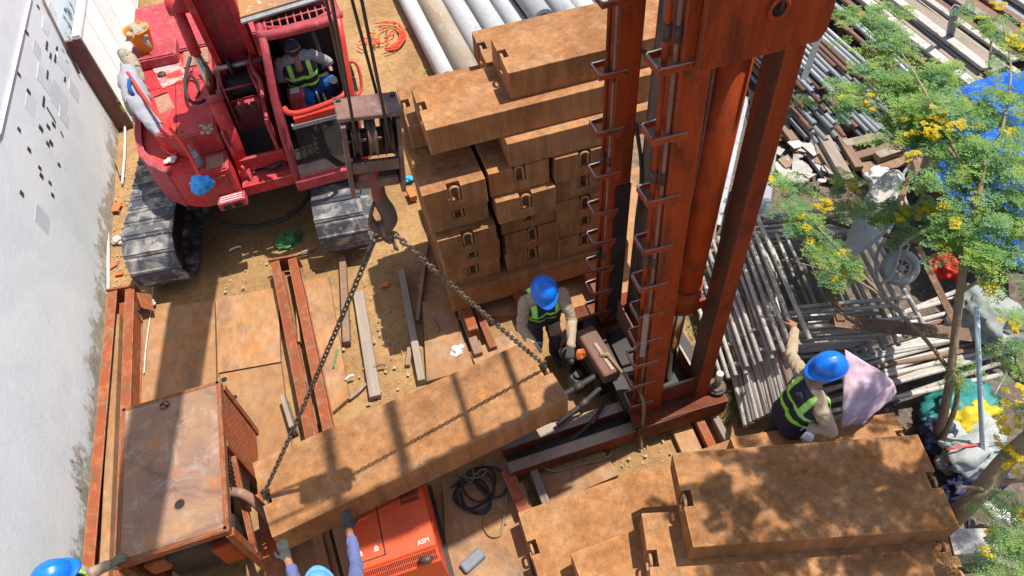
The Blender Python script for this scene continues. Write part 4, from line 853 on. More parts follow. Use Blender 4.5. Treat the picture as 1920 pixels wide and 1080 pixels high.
# boom: foot, elbow, head
F0 = Vector((-1.28, 8.75, 1.7)); K0 = Vector((-1.10, 7.35, 4.15)); H0 = TIP + Vector((-0.02, 0.02, 0.15))
def girder(a, b, w0, w1, dpt, nm):
    d = (b - a).normalized(); x = Vector((1, 0, 0)); x = (x - d * x.dot(d)).normalized(); u = x.cross(d)   # u: upper side
    if u.z < 0: u = -u
    for s in (-1, 1):
        MB().prism([a + x * s * w0 / 2 - u * dpt / 2, b + x * s * w1 / 2 - u * dpt / 2, b + x * s * w1 / 2 + u * dpt / 2, a + x * s * w0 / 2 + u * dpt / 2], x * 0.07 * -s).build('boom_side', M['exred'], bo)
    MB().prism([a - x * (w0 / 2 - .07) - u * dpt * .2, a + x * (w0 / 2 - .07) - u * dpt * .2, b + x * (w1 / 2 - .07) - u * dpt * .2, b - x * (w1 / 2 - .07) - u * dpt * .2], u * 0.05).build('boom_plate', M['expink'], bo)
    MB().prism([a - x * (w0 / 2 - .07) + u * dpt * .45, a + x * (w0 / 2 - .07) + u * dpt * .45, b + x * (w1 / 2 - .07) + u * dpt * .45, b - x * (w1 / 2 - .07) + u * dpt * .45], u * 0.03).build('boom_plate', M['expink'], bo)
bo = MB().cyl(F0 - Vector((.42, 0, 0)), F0 + Vector((.42, 0, 0)), 0.09, n=16).build('boom', M['expink'], ex)
girder(F0, K0, 0.50, 0.46, 0.46, 'lower'); girder(K0, H0, 0.46, 0.30, 0.40, 'upper')
MB().cyl(H0 - Vector((.22, 0, 0)), H0 + Vector((.22, 0, 0)), 0.16, n=20).build('head_sheave', M['darksteel'], bo)
q0 = F0.lerp(K0, 0.22) + Vector((0, -.27, -.12))
MB().cyl(q0 - Vector((.26, 0, 0)), q0 + Vector((.30, 0, 0)), 0.032, n=14).build('guide_roller', M['rungedge'], bo)
MB().torus(q0 + Vector((-.08, 0, 0)), 0.075, 0.028, axis=(1, 0, 0)).build('guide_sheave', M['rubber'], bo)
MB().tube([wc + Vector((-.05, -.1, wr * .7)), q0 + Vector((-.08, .07, 0)), K0 + Vector((0, -.3, 0)), H0], 0.009, smooth_it=0).build('hoist_rope', M['rope'], bo)
# hoist cylinders
B0 = Vector((-1.55, 7.42, 1.12)); P1 = G(330, 12, 3.05); 
def hcyl(b0, p1):
    d = p1 - b0; k = 0.50
    MB().cyl(b0, b0 + d * k, 0.088, n=20).build('hoist_cylinder', M['exred'], ex)
    MB().cyl(b0 + d * (k - .03), b0 + d * (k + .012), 0.10, n=20).build('cylinder_gland', M['expink'], ex)
    MB().cyl(b0 + d * k, b0 + d * 0.76, 0.042, n=16).build('cylinder_rod', M['chrome'], ex)
    MB().cyl(b0 + d * 0.74, p1, 0.062, n=16).build('rod_sleeve', M['exred'], ex)
    MB().cyl(p1 - Vector((.09, 0, 0)), p1 + Vector((.16, 0, 0)), 0.085, n=16).build('cylinder_pin', M['exred'], ex)
    MB().cyl(b0 - Vector((.07, 0, 0)), b0 + Vector((.07, 0, 0)), 0.10, n=16).build('cylinder_foot', M['exred'], ex)
hcyl(B0, P1)
# hoses
for (px, z, r) in (([(357, 108), (345, 150), (352, 190), (375, 195), (392, 180)], 1.95, .022), ([(372, 100), (392, 130), (400, 160), (402, 182)], 2.05, .02), ([(355, 140), (370, 150), (374, 178), (360, 190)], 1.85, .016),
                   ([(527, 230), (540, 262), (536, 295), (515, 315), (495, 312)], 1.25, .028), ([(520, 235), (532, 268), (526, 292), (508, 305), (490, 300)], 1.18, .024)):
    MB().tube([G(x, y, z - 0.03 * k) for k, (x, y) in enumerate(px)], r, n=8).build('hydraulic_hose', M['rubber'], ex)
for (px, z) in (([(452, 20), (466, 80), (472, 130), (488, 150), (492, 180)], 2.2), ([(446, 30), (458, 90), (470, 140), (484, 165)], 2.1)):
    MB().tube([G(x, y, z) for x, y in px], 0.022, n=8).build('handrail', M['expink'], ex)
MB().tube([G(462, 312, 1.2), G(468, 330, 1.15), G(476, 345, 1.05)], 0.02, n=8).build('grab_handle', M['expink'], ex)
MB().tube([G(455, 345, 1.02), G(458, 316, 1.25), G(452, 312, 1.28)], 0.022, n=8).build('grab_handle', M['expink'], ex)
# ---------------- cab
cabr = MB()
FL0, FR0 = Vector((-.96, 7.10, 1.0)), Vector((-.10, 7.10, 1.0)); FLm, FRm = Vector((-.90, 7.10, 1.95)), Vector((-.05, 7.10, 1.95)); FLt, FRt = Vector((-.77, 7.46, 2.76)), Vector((.06, 7.50, 2.76))
BLt, BRt = Vector((-.86, 8.75, 2.80)), Vector((.02, 8.75, 2.80)); BL0, BR0 = Vector((-.98, 8.75, 1.0)), Vector((-.10, 8.75, 1.0))
cab = MB().tube([FL0, FLm, FLt], 0.045, n=8, smooth_it=1).build('cab', M['expink'], ex)
MB().tube([FR0, FRm, FRt], 0.045, n=8, smooth_it=1).build('cab_post', M['exbright'], cab)
for a, b in ((BL0, BLt), (BR0, BRt)): MB().beam(a, b, 0.07, 0.07).build('cab_post', M['expink'], cab)
MB().tube([FLt + Vector((-.02, .1, .0)), FLt, FRt, FRt + Vector((.02, .1, .0))], 0.055, n=8, smooth_it=1).build('roof_header', M['expink'], cab)
# side panels: left solid sheet, low right sheet, back sheet
MB().prism([FL0 + Vector((0, .04, 0)), BL0, Vector((-.93, 8.75, 1.95)), Vector((-.88, 7.25, 1.95))], (0.025, 0, 0)).build('side_panel', M['expink'], cab)
MB().prism([Vector((-.88, 7.9, 1.95)), Vector((-.93, 8.75, 1.95)), BLt, Vector((-.80, 7.9, 2.76))], (0.025, 0, 0)).build('side_panel', M['expink'], cab)
MB().prism([FR0 + Vector((0, .05, 0)), BR0, Vector((-.08, 8.75, 1.55)), Vector((-.08, 7.15, 1.55))], (0.025, 0, 0)).build('side_panel', M['exbright'], cab)
MB().prism([BL0, BR0, BRt, BLt], (0, 0.03, 0)).build('back_panel', M['grease'], cab)
MB().box2((-.95, 7.12, 1.0), (-.09, 8.72, 1.10)).build('cab_floor', M['grease'], cab)
MB().beam(FL0 + Vector((-.03, -.03, .02)), FR0 + Vector((.03, -.03, .02)), 0.10, 0.16, bevel=0.015).build('front_sill', M['expink'], cab)
MB().beam(onY(548, 238, 7.1), onY(648, 212, 7.1), 0.05, 0.05).build('mesh_top_bar', M['galv'], cab)
MB().beam(onY(552, 226, 7.12), onY(648, 198, 7.12), 0.06, 0.07).build('front_rail', M['exbright'], cab)
# expanded metal screen
ms = MB(); c4 = [onY(x, y, 7.11) for x, y in ((552, 243), (650, 217), (660, 285), (572, 308))]
def bil(u, v): return c4[0] * (1 - u) * (1 - v) + c4[1] * u * (1 - v) + c4[2] * u * v + c4[3] * (1 - u) * v
n1 = 22
for k in range(-n1, 2 * n1):
    for s in (1, -1):
        pts = []
        for j in range(2):
            v = j; u = (k + (j * n1 * 0.62) * s) / n1; pts.append((u, v))
        (u0, v0), (u1, v1) = pts
        lo, hi = 0.0, 1.0
        du = u1 - u0
        ta, tb_ = (0 - u0) / du, (1 - u0) / du
        if ta > tb_: ta, tb_ = tb_, ta
        lo, hi = max(0, ta), min(1, tb_)
        if hi - lo > 0.02: ms.beam(bil(u0 + du * lo, lo), bil(u0 + du * hi, hi), 0.006, 0.005, up=(0, 1, 0))
ms.build('mesh_screen', M['rubber'], cab)
# front bow rail, sides
MB().tube([onY(533, 203, 7.1), onY(540, 212, 7.02), onY(560, 213, 6.98), onY(600, 200, 6.98), onY(640, 184, 6.98), onY(650, 170, 7.06), onY(650, 160, 7.1)], 0.032, n=10, smooth_it=2).build('bow_rail', M['exbright'], cab)
MB().tube([G(652, 117, 1.9), G(668, 115, 1.9), G(678, 150, 1.7), G(677, 172, 1.6), G(668, 180, 1.6)], 0.02, n=8).build('grab_handle', M['exbright'], cab)
# roof: grille in front, rusty sheet behind
gr_ = MB(); ra_, rb_, rc_, rd_ = FLt + Vector((.05, .04, .03)), FRt + Vector((-.04, .04, .03)), FRt + Vector((-.05, .42, .03)), FLt + Vector((.04, .42, .03))
for t_ in [i / 9 for i in range(10)]: gr_.tube([ra_.lerp(rb_, t_), rd_.lerp(rc_, t_)], 0.010, n=6, smooth_it=0)
gr_.tube([ra_.lerp(rd_, .5), rb_.lerp(rc_, .5)], 0.011, n=6, smooth_it=0)
gr_.build('roof_grille', M['expink'], cab)
MB().tube([ra_, rb_, rc_, rd_], 0.022, n=8, smooth_it=1, closed=True).build('grille_frame', M['expink'], cab)
for s, (p_, q_) in enumerate(((FLt, BLt), (FRt, BRt))): MB().tube([p_, p_.lerp(q_, .5), q_], 0.05, n=8, smooth_it=0).build('roof_rail', M['expink'], cab)
MB().prism([Vector((-.95, 7.66, 2.85)), Vector((-.02, 7.80, 2.85)), Vector((.03, 8.95, 2.88)), Vector((-1.0, 8.95, 2.88))], (0, 0, 0.02)).build('roof_sheet', M['galv'], cab)
MB().prism([Vector((-.95, 7.74, 2.874)), Vector((-.24, 7.84, 2.874)), Vector((-.14, 9.0, 2.905)), Vector((-1.0, 9.0, 2.905))], (0, 0, 0.02)).build('rusted_sheet', M['cabroof'], cab)
# interior: seat, console, levers
MB().box2((-.75, 8.15, 1.35), (-.25, 8.65, 1.50), bevel=0.04).build('seat', M['rubber'], cab)
MB().box2((-.75, 8.55, 1.50), (-.25, 8.70, 2.15), bevel=0.05).build('seat_back', M['rubber'], cab)
MB().box2((-.70, 8.2, 1.05), (-.3, 8.6, 1.35)).build('seat_base', M['grease'], cab)
cs = G(552, 170, 1.72)
MB().box2((cs.x - .10, cs.y - .11, 1.25), (cs.x + .11, cs.y + .12, 1.72), bevel=0.03).build('console', M['expink'], cab)
MB().box2((cs.x - .05, cs.y - .06, 1.722), (cs.x + .06, cs.y + .05, 1.728)).build('white_tag', M['white'], cab)
for (x, y) in ((593, 172), (606, 175), (598, 160)):
    p = G(x, y, 1.62); MB().tube([p - Vector((0, -.05, .5)), p], 0.012, n=6, smooth_it=0).build('lever', M['rungedge'], cab)
MB().tube([G(625, 150, 1.7), G(630, 165, 1.45), G(628, 175, 1.25)], 0.05, n=10).build('lever_boot', M['rubber'], cab)
# things lying on the excavator
bk = G(275, 92, 1.93); bq = thing('bucket', 'orange plastic bucket with dirty rags standing on the excavator', 'bucket', bk)
MB().lathe([(0.10, 0.0), (0.155, 0.27), (0.165, 0.275), (0.165, 0.30), (0.150, 0.30), (0.145, 0.27), (0.095, 0.012), (0.001, 0.01)], bk, n=28, caps=False).build('pail', M['plastic_orange'], bq)
MB().blob(bk + Vector((0, 0, .24)), (.135, .135, .09), .45, 3, 5).build('rag_heap', M['ragtan'], bq)
MB().sheet([bk + Vector((-.02, -.10, .31)), bk + Vector((.09, -.09, .31)), bk + Vector((.12, -.17, .08)), bk + Vector((.07, -.17, .06))], 6, 8, 0.03, 9, 2).build('hanging_rag', M['ragtan'], bq)
def lumpy(pts, rads, name, m, label, seed, flat=.55):
    mb = MB(); mb.tube(pts, rads, n=22, smooth_it=3)
    c0 = sum((Vector(p) for p in pts), Vector()) / len(pts)
    for v in mb.bm.verts:
        q = v.co.copy(); h = .05 * noise.noise(q * 6 + Vector((seed, 0, 0))) + .045 * (.4 - abs(noise.noise(q * 11 + Vector((0, seed, 0))))) + .02 * (.4 - abs(noise.noise(q * 24 + Vector((0, 0, seed)))))
        near = min((Vector(p) for p in pts), key=lambda p: (p - q).length); d = (q - near); d = d.normalized() if d.length > 1e-5 else Vector((0, 0, 1)); v.co = q + d * h
    o = mb.build(name, m, loc=c0, smooth=True); return tag(o, label, 'cloth')
lumpy([G(238, 122, 1.93), G(243, 145, 1.93), G(252, 175, 1.92), G(266, 205, 1.88), G(282, 228, 1.82), G(300, 250, 1.74), G(306, 258, 1.70)], [.06, .12, .125, .10, .075, .055, .03], 'rag', M['rag'], 'grey jacket draped over the left edge of the excavator hood', 2)
lumpy([G(226, 98, 1.96), G(236, 108, 1.98), G(250, 122, 1.96), G(262, 142, 1.9), G(270, 152, 1.86)], [.04, .075, .07, .05, .02], 'rag', M['ragtan'], 'muddy brown rag bunched above the grey jacket on the excavator', 4)
lumpy([G(245, 175, 1.72), G(250, 200, 1.6), G(258, 225, 1.4)], [.05, .07, .04], 'rag', M['ragtan'], 'muddy cloth hanging down the hood side below the grey jacket', 7)
p_ = [G(239, 136, 2.12), G(268, 180, 2.02), G(300, 220, 1.95), G(340, 266, 1.85), G(362, 302, 1.6), G(384, 352, 1.48)]
tag(MB().tube(p_, 0.02, n=10).build('red_hose', M['redplastic'], loc=p_[3]), 'long red pole lying from the grey jacket down across the excavator hood', 'pole')
tag(MB().tube([G(246, 146, 2.10), G(240, 160, 2.08), G(246, 172, 2.05), G(250, 178, 2.0)], 0.022, n=8).build('blue_strap', M['denim'], loc=G(246, 160, 2.0)), 'blue strap tied round the top of the red pole', 'strap')
bt = G(374, 310, 1.47); bo2 = thing('bottle', 'grey plastic bottle with pointed nozzle standing on the excavator front deck', 'bottle', bt)
MB().lathe([(.05, 0), (.052, .01), (.052, .17), (.045, .2), (.02, .215)], bt, n=18).build('bottle_body', M['greybottle'], bo2)
MB().lathe([(.02, .215), (.018, .23), (.004, .31)], bt, n=12).build('nozzle', M['greybottle'], bo2)
MB().lathe([(.0535, .165), (.0535, .178)], bt, n=18, caps=False).build('band', M['white'], bo2)
bp_ = G(378, 346, 1.48); o = MB().blob(bp_, (.085, .065, .09), .4, 4, 8, None, .6).build('plastic_bag', M['bluebag'], loc=bp_, smooth=True); tag(o, 'bright blue plastic bag crumpled on the front edge of the excavator', 'plastic bag')
tag(MB().tube([G(300, 268, 1.52), G(308, 282, 1.52), G(322, 290, 1.52), G(332, 288, 1.52)], 0.016, n=8).build('bent_rod', M['redplastic'], loc=G(310, 285, 1.5)), 'short red bent handle lying on the excavator tank', 'handle')
tag(MB().blob(G(320, 300, 1.5), (.07, .05, .03), .5, 2, 4).build('work_glove', M['paper'], loc=G(320, 300, 1.46)), 'dirty white glove lying beside the red handle on the excavator', 'glove')
# ================================================================== rusty cabinet, lower left
CZ = 1.10
q4 = [G(222, 770, CZ), G(400, 722, CZ), G(432, 992, CZ), G(233, 1047, CZ)]
x0 = (q4[0].x + q4[3].x) / 2; x1 = (q4[1].x + q4[2].x) / 2; yb = (q4[0].y + q4[1].y) / 2; yf = (q4[2].y + q4[3].y) / 2
cbn = thing('rusty_cabinet', 'rusty red steel equipment cabinet with two holes in its flat top', 'cabinet', ((x0 + x1) / 2, (yb + yf) / 2, 0))
q4 = [Vector((x0, yb, CZ)), Vector((x1, yb, CZ)), Vector((x1, yf, CZ)), Vector((x0, yf, CZ))]
tp = MB(); tp.prism(q4, (0, 0, -0.02)); tp = tp.build('top_plate', M['rusttop'], cbn)
for (x, y) in ((309, 760), (337, 946)):
    p = G(x, y, CZ); MB().cyl(p - Vector((0, 0, .01)), p + Vector((0, 0, .003)), 0.045, n=20).build('round_hole', M['dark'], tp); MB().torus(p + Vector((0, 0, .002)), 0.05, 0.006).build('hole_rim', M['redlead'], tp)
p = G(309, 760, CZ + .004)
for a in (0.4, 1.5): MB().beam(p + Vector((math.cos(a) * .04, math.sin(a) * .04, .002)), p - Vector((math.cos(a) * .04, math.sin(a) * .04, -.002)), 0.018, 0.004).build('hole_web', M['rusttop'], tp)
for (a, b) in ((q4[0], q4[1]), (q4[1], q4[2]), (q4[2], q4[3]), (q4[3], q4[0])):
    MB().beam(a - Vector((0, 0, .045)), b - Vector((0, 0, .045)), 0.05, 0.085, ext=0.02, bevel=0.006).build('frame_rail', M['redlead'], cbn)
    MB().beam(a + Vector((0, 0, .003)), b + Vector((0, 0, .003)), 0.03, 0.012, ext=0.012).build('top_edge', M['redlead'], cbn)
for p in q4: MB().box2((p.x - .035, p.y - .035, 0.05), (p.x + .035, p.y + .035, CZ - .09), bevel=0.004).build('corner_post', M['redlead'], cbn)
MB().box2((x0 - .012, yf + .05, .1), (x0 + .008, yb - .05, CZ - .1)).build('side_panel', M['redlead'], cbn)
MB().box2((x0 + .03, yb - .01, .1), (x1 - .03, yb + .01, CZ - .1)).build('back_panel', M['redlead'], cbn)
ym = yb - 0.62
pn = MB().box2((x1 - .01, ym, .08), (x1 + .012, yb - .03, CZ - .1)).build('tread_panel', M['mast'], cbn)
td = MB()
for i in range(17):
    for j in range(26):
        y_ = ym + .03 + i * 0.033; z_ = .12 + j * .034
        if y_ < yb - .05: td.box((x1 + .0135, y_, z_), (.004, .022, .008), rot=((0.7 if (i + j) % 2 else -0.7), 0, 0))
td = td.build('tread_pattern', M['redlead'], pn); td['kind'] = 'stuff'
MB().box2((x1 - .04, ym - .05, .05), (x1 + .03, ym, CZ - .09), bevel=.005).build('side_post', M['redlead'], cbn)
# perforated sheet
ph = MB()
for i in range(9): ph.box2((x1 - .02, ym - .42 + i * .042, .35), (x1 - .012, ym - .42 + i * .042 + .024, .86))
for j in range(12): ph.box2((x1 - .0235, ym - .43, .35 + j * .043), (x1 - .0205, ym - .05, .35 + j * .043 + .026))
ph.build('perforated_sheet', M['grease'], cbn)
MB().beam((x1, ym - .05, CZ - .30), (x1 + .02, yf, .45), 0.05, 0.05).build('brace', M['redlead'], cbn)
MB().tube([(x1 - .05, ym - .40, .8), (x1 + .10, ym - .48, .82), (x1 + .2, ym - .62, .6), (x1 + .22, ym - .75, .2)], 0.045, n=12).build('bent_pipe', M['rusttube'], cbn)
MB().box2((x0 + .08, yf + .15, .12), (x1 - .12, yf + .75, .55), bevel=.03).build('engine_block', M['grease'], cbn)
MB().cyl((x0 + .1, yf + .12, .72), (x1 - .15, yf + .2, .74), 0.10, n=18).build('air_tank', M['rubber'], cbn)
MB().box2((x1 - .28, yf + .02, .35), (x1 - .08, yf + .2, .72), bevel=.02).build('battery_box', M['mast'], cbn)
MB().box2((x0 + .07, yf + .02, .62), (x0 + .25, yf + .10, .82), bevel=.02).build('switch_box', M['redlead'], cbn)
for k in range(7):
    a = Vector((x0 + .15 + k * .08, yf + .10, .85)); MB().tube([a, a + Vector((.05, .02, -.12)), a + Vector((-.03, .06, -.25)), a + Vector((.04, .1, -.4))], .012, n=6).build('engine_hose', M['rubber'] if k % 2 else M['rusttube'], cbn)
MB().prism([(x1 + .05, yf - .35, 0.3), (x1 + .28, yf - .10, .3), (x1 + .28, yf + .75, .3), (x1 + .05, yf + .75, .3)], (0, 0, .02)).build('skid_plate', M['redlead'], cbn)
MB().box2((x1 + .12, yf + .25, .05), (x1 + .30, yf + .55, .28), bevel=.01).build('support_block', M['block'], cbn)
# ================================================================== orange power unit
OX0, OX1, OY0, OY1, OZ = -1.14, -0.40, 2.18, 3.15, 0.80
om = thing('orange_power_unit', 'bright orange power unit with slotted vents under the hanging block', 'machine', ((OX0 + OX1) / 2, 2.6, 0))
body = MB().box2((OX0, OY0 + .10, .10), (OX1, OY1, OZ), bevel=.012).build('housing', M['orange'], om)
fp = MB().prism([(OX0, OY0, .1), (OX0, OY0 + .098, .1), (OX0, OY0 + .098, OZ - .02), (OX0, OY0, OZ - .10)], (OX1 - OX0, 0, 0)).build('front_hood', M['orange'], om)
def vent(mb, p, ux, uy, nx, nyy, wx, wy, m, parent, nm):
    """slots drawn as flat dark bars; the colour gives the shade inside"""
    for i in range(nx):
        for j in range(nyy):
            c = p + ux * ((i + .5) / nx) + uy * ((j + .5) / nyy); mb.beam(c - uy * (wy / 2 / nyy), c + uy * (wy / 2 / nyy), ux.length / nx * wx, 0.004, up=ux.cross(uy))
    return mb.build(nm, m, parent)
vent(MB(), Vector((OX1 - .22, 2.72, OZ + .001)), Vector((.17, 0, 0)), Vector((0, .30, 0)), 12, 6, .55, .8, M['dark'], body, 'top_vent')
nrm = Vector((0, .098, .08))
vent(MB(), Vector((OX0 + .02, OY0 + .012, OZ - .088)), Vector((OX1 - OX0 - .04, 0, 0)), nrm * .80, 44, 2, .5, .82, M['dark'], fp, 'front_vent')
MB().box2((OX0 + .30, OY0 + .16, OZ + .001), (OX0 + .31, OY1 - .1, OZ + .004)).build('panel_seam', M['dark'], body)
MB().box2((OX0 + .02, OY0 + .16, OZ + .001), (OX0 + .31, OY0 + .168, OZ + .004)).build('panel_seam', M['dark'], body)
MB().cyl((OX1 - .17, OY0 + .03, OZ - .02), (OX1 - .07, OY0 + .0, OZ + .0), .028, n=14).build('exhaust_stub', M['darksteel'], om)
MB().box2((OX1 + .002, OY0 + .3, .2), (OX1 + .012, OY1 - .05, OZ - .06), bevel=.004).build('side_door', M['orange'], om)
MB().box2((OX1 - .005, OY0 - .02, .02), (OX1 + .04, OY1, .12)).build('skid_rail', M['grease'], om)
MB().box2((OX0 + .22, OY0 - .004, .5), (OX0 + .46, OY0 - .001, .51)).build('name_strip', M['rungedge'], om)
def text(s, p, size, m, parent, name, rz=0, rx=0):
    cu = bpy.data.curves.new('t', 'FONT'); cu.body = s; cu.size = size; cu.extrude = 0.001; cu.align_x = 'CENTER'
    to = bpy.data.objects.new('t', cu); col.objects.link(to); dg = bpy.context.evaluated_depsgraph_get(); me = bpy.data.meshes.new_from_object(to.evaluated_get(dg)); bpy.data.objects.remove(to)
    me.materials.clear(); me.materials.append(m); o = bpy.data.objects.new(name, me); col.objects.link(o); o.parent = parent; o.location = Vector(p) - wl(parent); o.rotation_euler = (rx, 0, rz); return o
text('ASM', (OX1 - .10, OY0 + .15, OZ + .0035), .055, M['white'], body, 'lettering', rz=R_(3))
for (x, y) in ((OX0 + .10, OY0 + .24), (OX0 + .24, OY0 + .24)):
    MB().torus((x, y, OZ + .003), .014, .005).build('painted_symbol', M['white'], body); MB().box2((x - .02, y - .022, OZ + .001), (x + .018, y - .016, OZ + .004)).build('painted_symbol', M['white'], body)
    MB().box2((x - .004, y, OZ + .001), (x + .004, y + .03, OZ + .0035)).build('painted_symbol', M['white'], body)
# ================================================================== cables
def coil(cx_, cy_, n, r0, seed, m, label, rr=.013, z=.03, tail=None):
    rd = random.Random(seed); pts = []
    for i in range(n * 10):
        a = i * .628 + seed; R0 = r0 * (0.75 + .35 * noise.noise(Vector((i * .13, seed, 0))) + .2 * rd.random() * .5)
        pts.append(Vector((cx_ + .09 * noise.noise(Vector((i * .07, seed, 3))) * 3 + math.cos(a) * R0, cy_ + .09 * noise.noise(Vector((i * .07, seed, 7))) * 3 + math.sin(a) * R0 * 1.1, z + .012 * (i / 10) + rr)))
    if tail: pts += tail
    return tag(MB().tube(pts, rr, n=8, smooth_it=1).build('cable_coil', M[m], loc=(cx_, cy_, 0)), label, 'cable')
k0 = G(895, 920, .03); coil(k0.x, k0.y, 5, .22, 3, 'rubber', 'heap of coiled black cable right of the orange machine')
k1 = G(930, 985, .03); coil(k1.x - .02, k1.y, 1, .14, 6, 'cabletan', 'thin brown cable looped in front of the black cable heap', .011, tail=[G(950, 930, .05), G(960, 880, .08), G(990, 860, .30), G(1020, 878, .12), G(1045, 885, .07), G(1080, 872, .07), G(1140, 860, .08), G(1150, 840, .05)])
k2 = G(905, 900, .06); coil(k2.x - .05, k2.y + .1, 2, .12, 9, 'cabletan', 'grey-brown rope loops on top of the black cable heap', .009, .09)
a, b = G(868, 1068, .06), G(905, 1035, .06); tag(MB().beam(a, b, .11, .07, bevel=.012).build('grey_case', mat('blue_grey_metal', (.15, .17, .21), (.21, .22, .25), rough=.5), loc=a), 'long blue-grey metal case lying on the plate near the cables', 'case')
# ================================================================== spun concrete piles
def pile(x, y0, z, r, m, label, tilt=0.0, L_=6.0):
    o = MB().pipe((x, y0, z), (x - tilt * L_, y0 + L_, z), r, r * .62, n=24).build('concrete_pile', M[m], loc=(x, y0, z - r)); return tag(o, label, 'concrete pile', 'concrete pipe piles behind the stack')
pile(1.50, 9.72, .15, .15, 'pile', 'slim grey concrete pipe pile, leftmost of the row behind the stack', .03)
pile(1.86, 9.35, .20, .20, 'pilebrown', 'mud-stained concrete pipe pile, second from the left behind the stack', .03)
for i, nm in enumerate(['third', 'fourth', 'fifth', 'sixth', 'seventh', 'eighth', 'ninth', 'tenth', 'eleventh']):
    pile(2.27 + .405 * i, 8.4, .195, .19, 'pile', f'grey concrete pipe pile, {nm} from the left of the row behind the stack', .03, 7)
pile(3.30, 10.15, .52, .19, 'pile', 'grey concrete pipe pile with its hollow end showing on top of the row', .03)
pile(3.72, 9.3, .52, .185, 'pile', 'grey concrete pipe pile on top of the row right of the hollow end', .03)
# ================================================================== scrap yard: tubes, boards, frames
RY = random.Random(11)
tube_me = {}
for k, m in (('galv', M['galv']), ('rust', M['rusttube'])):
    t_ = MB().pipe((0, 0, 0), (0, 5.2, 0), .036, .028, n=12).build('t', m); tube_me[k] = t_.data; bpy.data.objects.remove(t_)
short_me = {}
for k, m in (('galv', M['scaf']), ('rust', M['rusttube'])):
    t_ = MB().pipe((0, 0, 0), (0, 2.25, 0), .026, .02, n=10).build('t', m); short_me[k] = t_.data; bpy.data.objects.remove(t_)
def tubeobj(mes, k, p, rz, rx, label, group, name='steel_tube'):
    o = bpy.data.objects.new(name, mes[k]); col.objects.link(o); o.location = p; o.rotation_euler = (rx, RY.uniform(0, 6), rz) if False else (rx, 0, rz); return tag(o, label, 'tube', group)
for layer in range(6):
    z = .12 + layer * .085
    for i in range(17 - layer // 2):
        x = 5.88 + i * .088 + (layer % 2) * .044 + RY.uniform(-.012, .012)
        k = 'rust' if RY.random() < .3 else 'galv'
        y0 = 6.05 + layer * .16 + RY.uniform(-.2, .35)
        tubeobj(tube_me, k, (x + .0, y0, z + RY.uniform(-.006, .006)), R_(RY.uniform(-1.2, 1.2) - 1), R_(RY.uniform(-.3, .3)), 'rusty brown tube in the long tube pile beside the angle post' if k == 'rust' else 'grey galvanised tube in the long tube pile beside the angle post', 'rusty tubes in the long pile' if k == 'rust' else 'grey tubes in the long pile')
for i in range(9):
    tubeobj(tube_me, 'rust' if i % 3 == 0 else 'galv', (7.42 + i * .13 + RY.uniform(-.03, .03), 5.9 + RY.uniform(-.3, .7), .35 + RY.uniform(0, .3)), R_(RY.uniform(-4, 4)), 0, 'loose tube lying between the tube pile and the board pile', 'loose tubes beside the board pile')
def angle(p0, p1, w_, label, m='galv', name='angle_post', group=None):
    p0 = Vector(p0); p1 = Vector(p1); d = (p1 - p0).normalized(); x = d.cross(Vector((0, 0, 1))).normalized(); y = d.cross(x)
    mb = MB(); mb.beam(p0, p1, w_, .008, up=y); mb.beam(p0 + x * w_ / 2 + y * w_ / 2, p1 + x * w_ / 2 + y * w_ / 2, w_, .008, up=x)
    return tag(mb.build(name, M[m], loc=p0), label, 'post', group)
angle(G(1473, 242, 0), G(1546, 38, 1.25), .075, 'leaning grey angle-iron post at the near end of the tube pile')
angle(G(1775, 112, .1), G(1795, 10, 1.3), .08, 'upright grey angle-iron post in front of the board pile')
ORD = ['first', 'second', 'third', 'fourth', 'fifth', 'sixth', 'seventh', 'eighth', 'ninth', 'tenth', 'eleventh', 'twelfth', 'thirteenth', 'fourteenth', 'fifteenth', 'sixteenth', 'seventeenth', 'eighteenth', 'nineteenth', 'twentieth', 'twenty-first', 'twenty-second', 'twenty-third', 'twenty-fourth', 'twenty-fifth', 'twenty-sixth', 'twenty-seventh', 'twenty-eighth', 'twenty-ninth', 'thirtieth']
for i in range(30):
    wd = RY.choice([.10, .14, .2, .24]); x = 7.75 + i * .135; k = RY.choice(['galv', 'rusttube', 'scaf', 'timber', 'rusttube'])
    zz = .45 + (i % 3) * .09 + RY.uniform(0, .05); y0 = 6.0 + RY.uniform(-.25, .35) + .05 * i * 0
    tag(MB().box((x, y0 + 2.6, zz), (wd, 5.2, .05), rot=(0, RY.uniform(-.25, .25), R_(RY.uniform(-1.5, 1.5))), bevel=.006).build('long_board', M[k], loc=(x, y0, zz)), f'{ORD[i]} long flat board from the left in the board pile behind the tree', 'board', 'boards in the long board pile')
for i in range(7):
    tag(MB().box2((7.8, 6.3 + i * .7, .0), (11.5, 6.42 + i * .7, .4)).build('bearer', M['timberdark'], loc=(9, 6.3 + i * .7, 0)), 'dark bearer under the long board pile', 'bearer', 'bearers under the board pile')
for i in range(4):
    tag(MB().box2((5.75, 6.5 + i * 1.1, 0), (7.5, 6.6 + i * 1.1, .08)).build('bearer', M['timberdark'], loc=(6.5, 6.5 + i * 1.1, 0)), 'dark bearer under the long tube pile', 'bearer', 'bearers under the tube pile')
def board(pa, pb, wd, ht, m, label, z=.0, name='timber_plank'):
    a = G(*pa, z + ht); b = G(*pb, z + ht); a.z = b.z = z + ht / 2
    return tag(MB().beam(a, b, wd, ht, bevel=.006).build(name, M[m], loc=(a + b) / 2 - Vector((0, 0, ht / 2))), label, 'plank', 'planks before the tube pile')
board((1530, 228), (1592, 335), .16, .10, 'timber', 'thick grey plank in front of the tube pile, right of the leaning post', .1)
board((1500, 222), (1575, 330), .12, .08, 'timber', 'grey plank lying just left of the thick plank before the tube pile', .04)
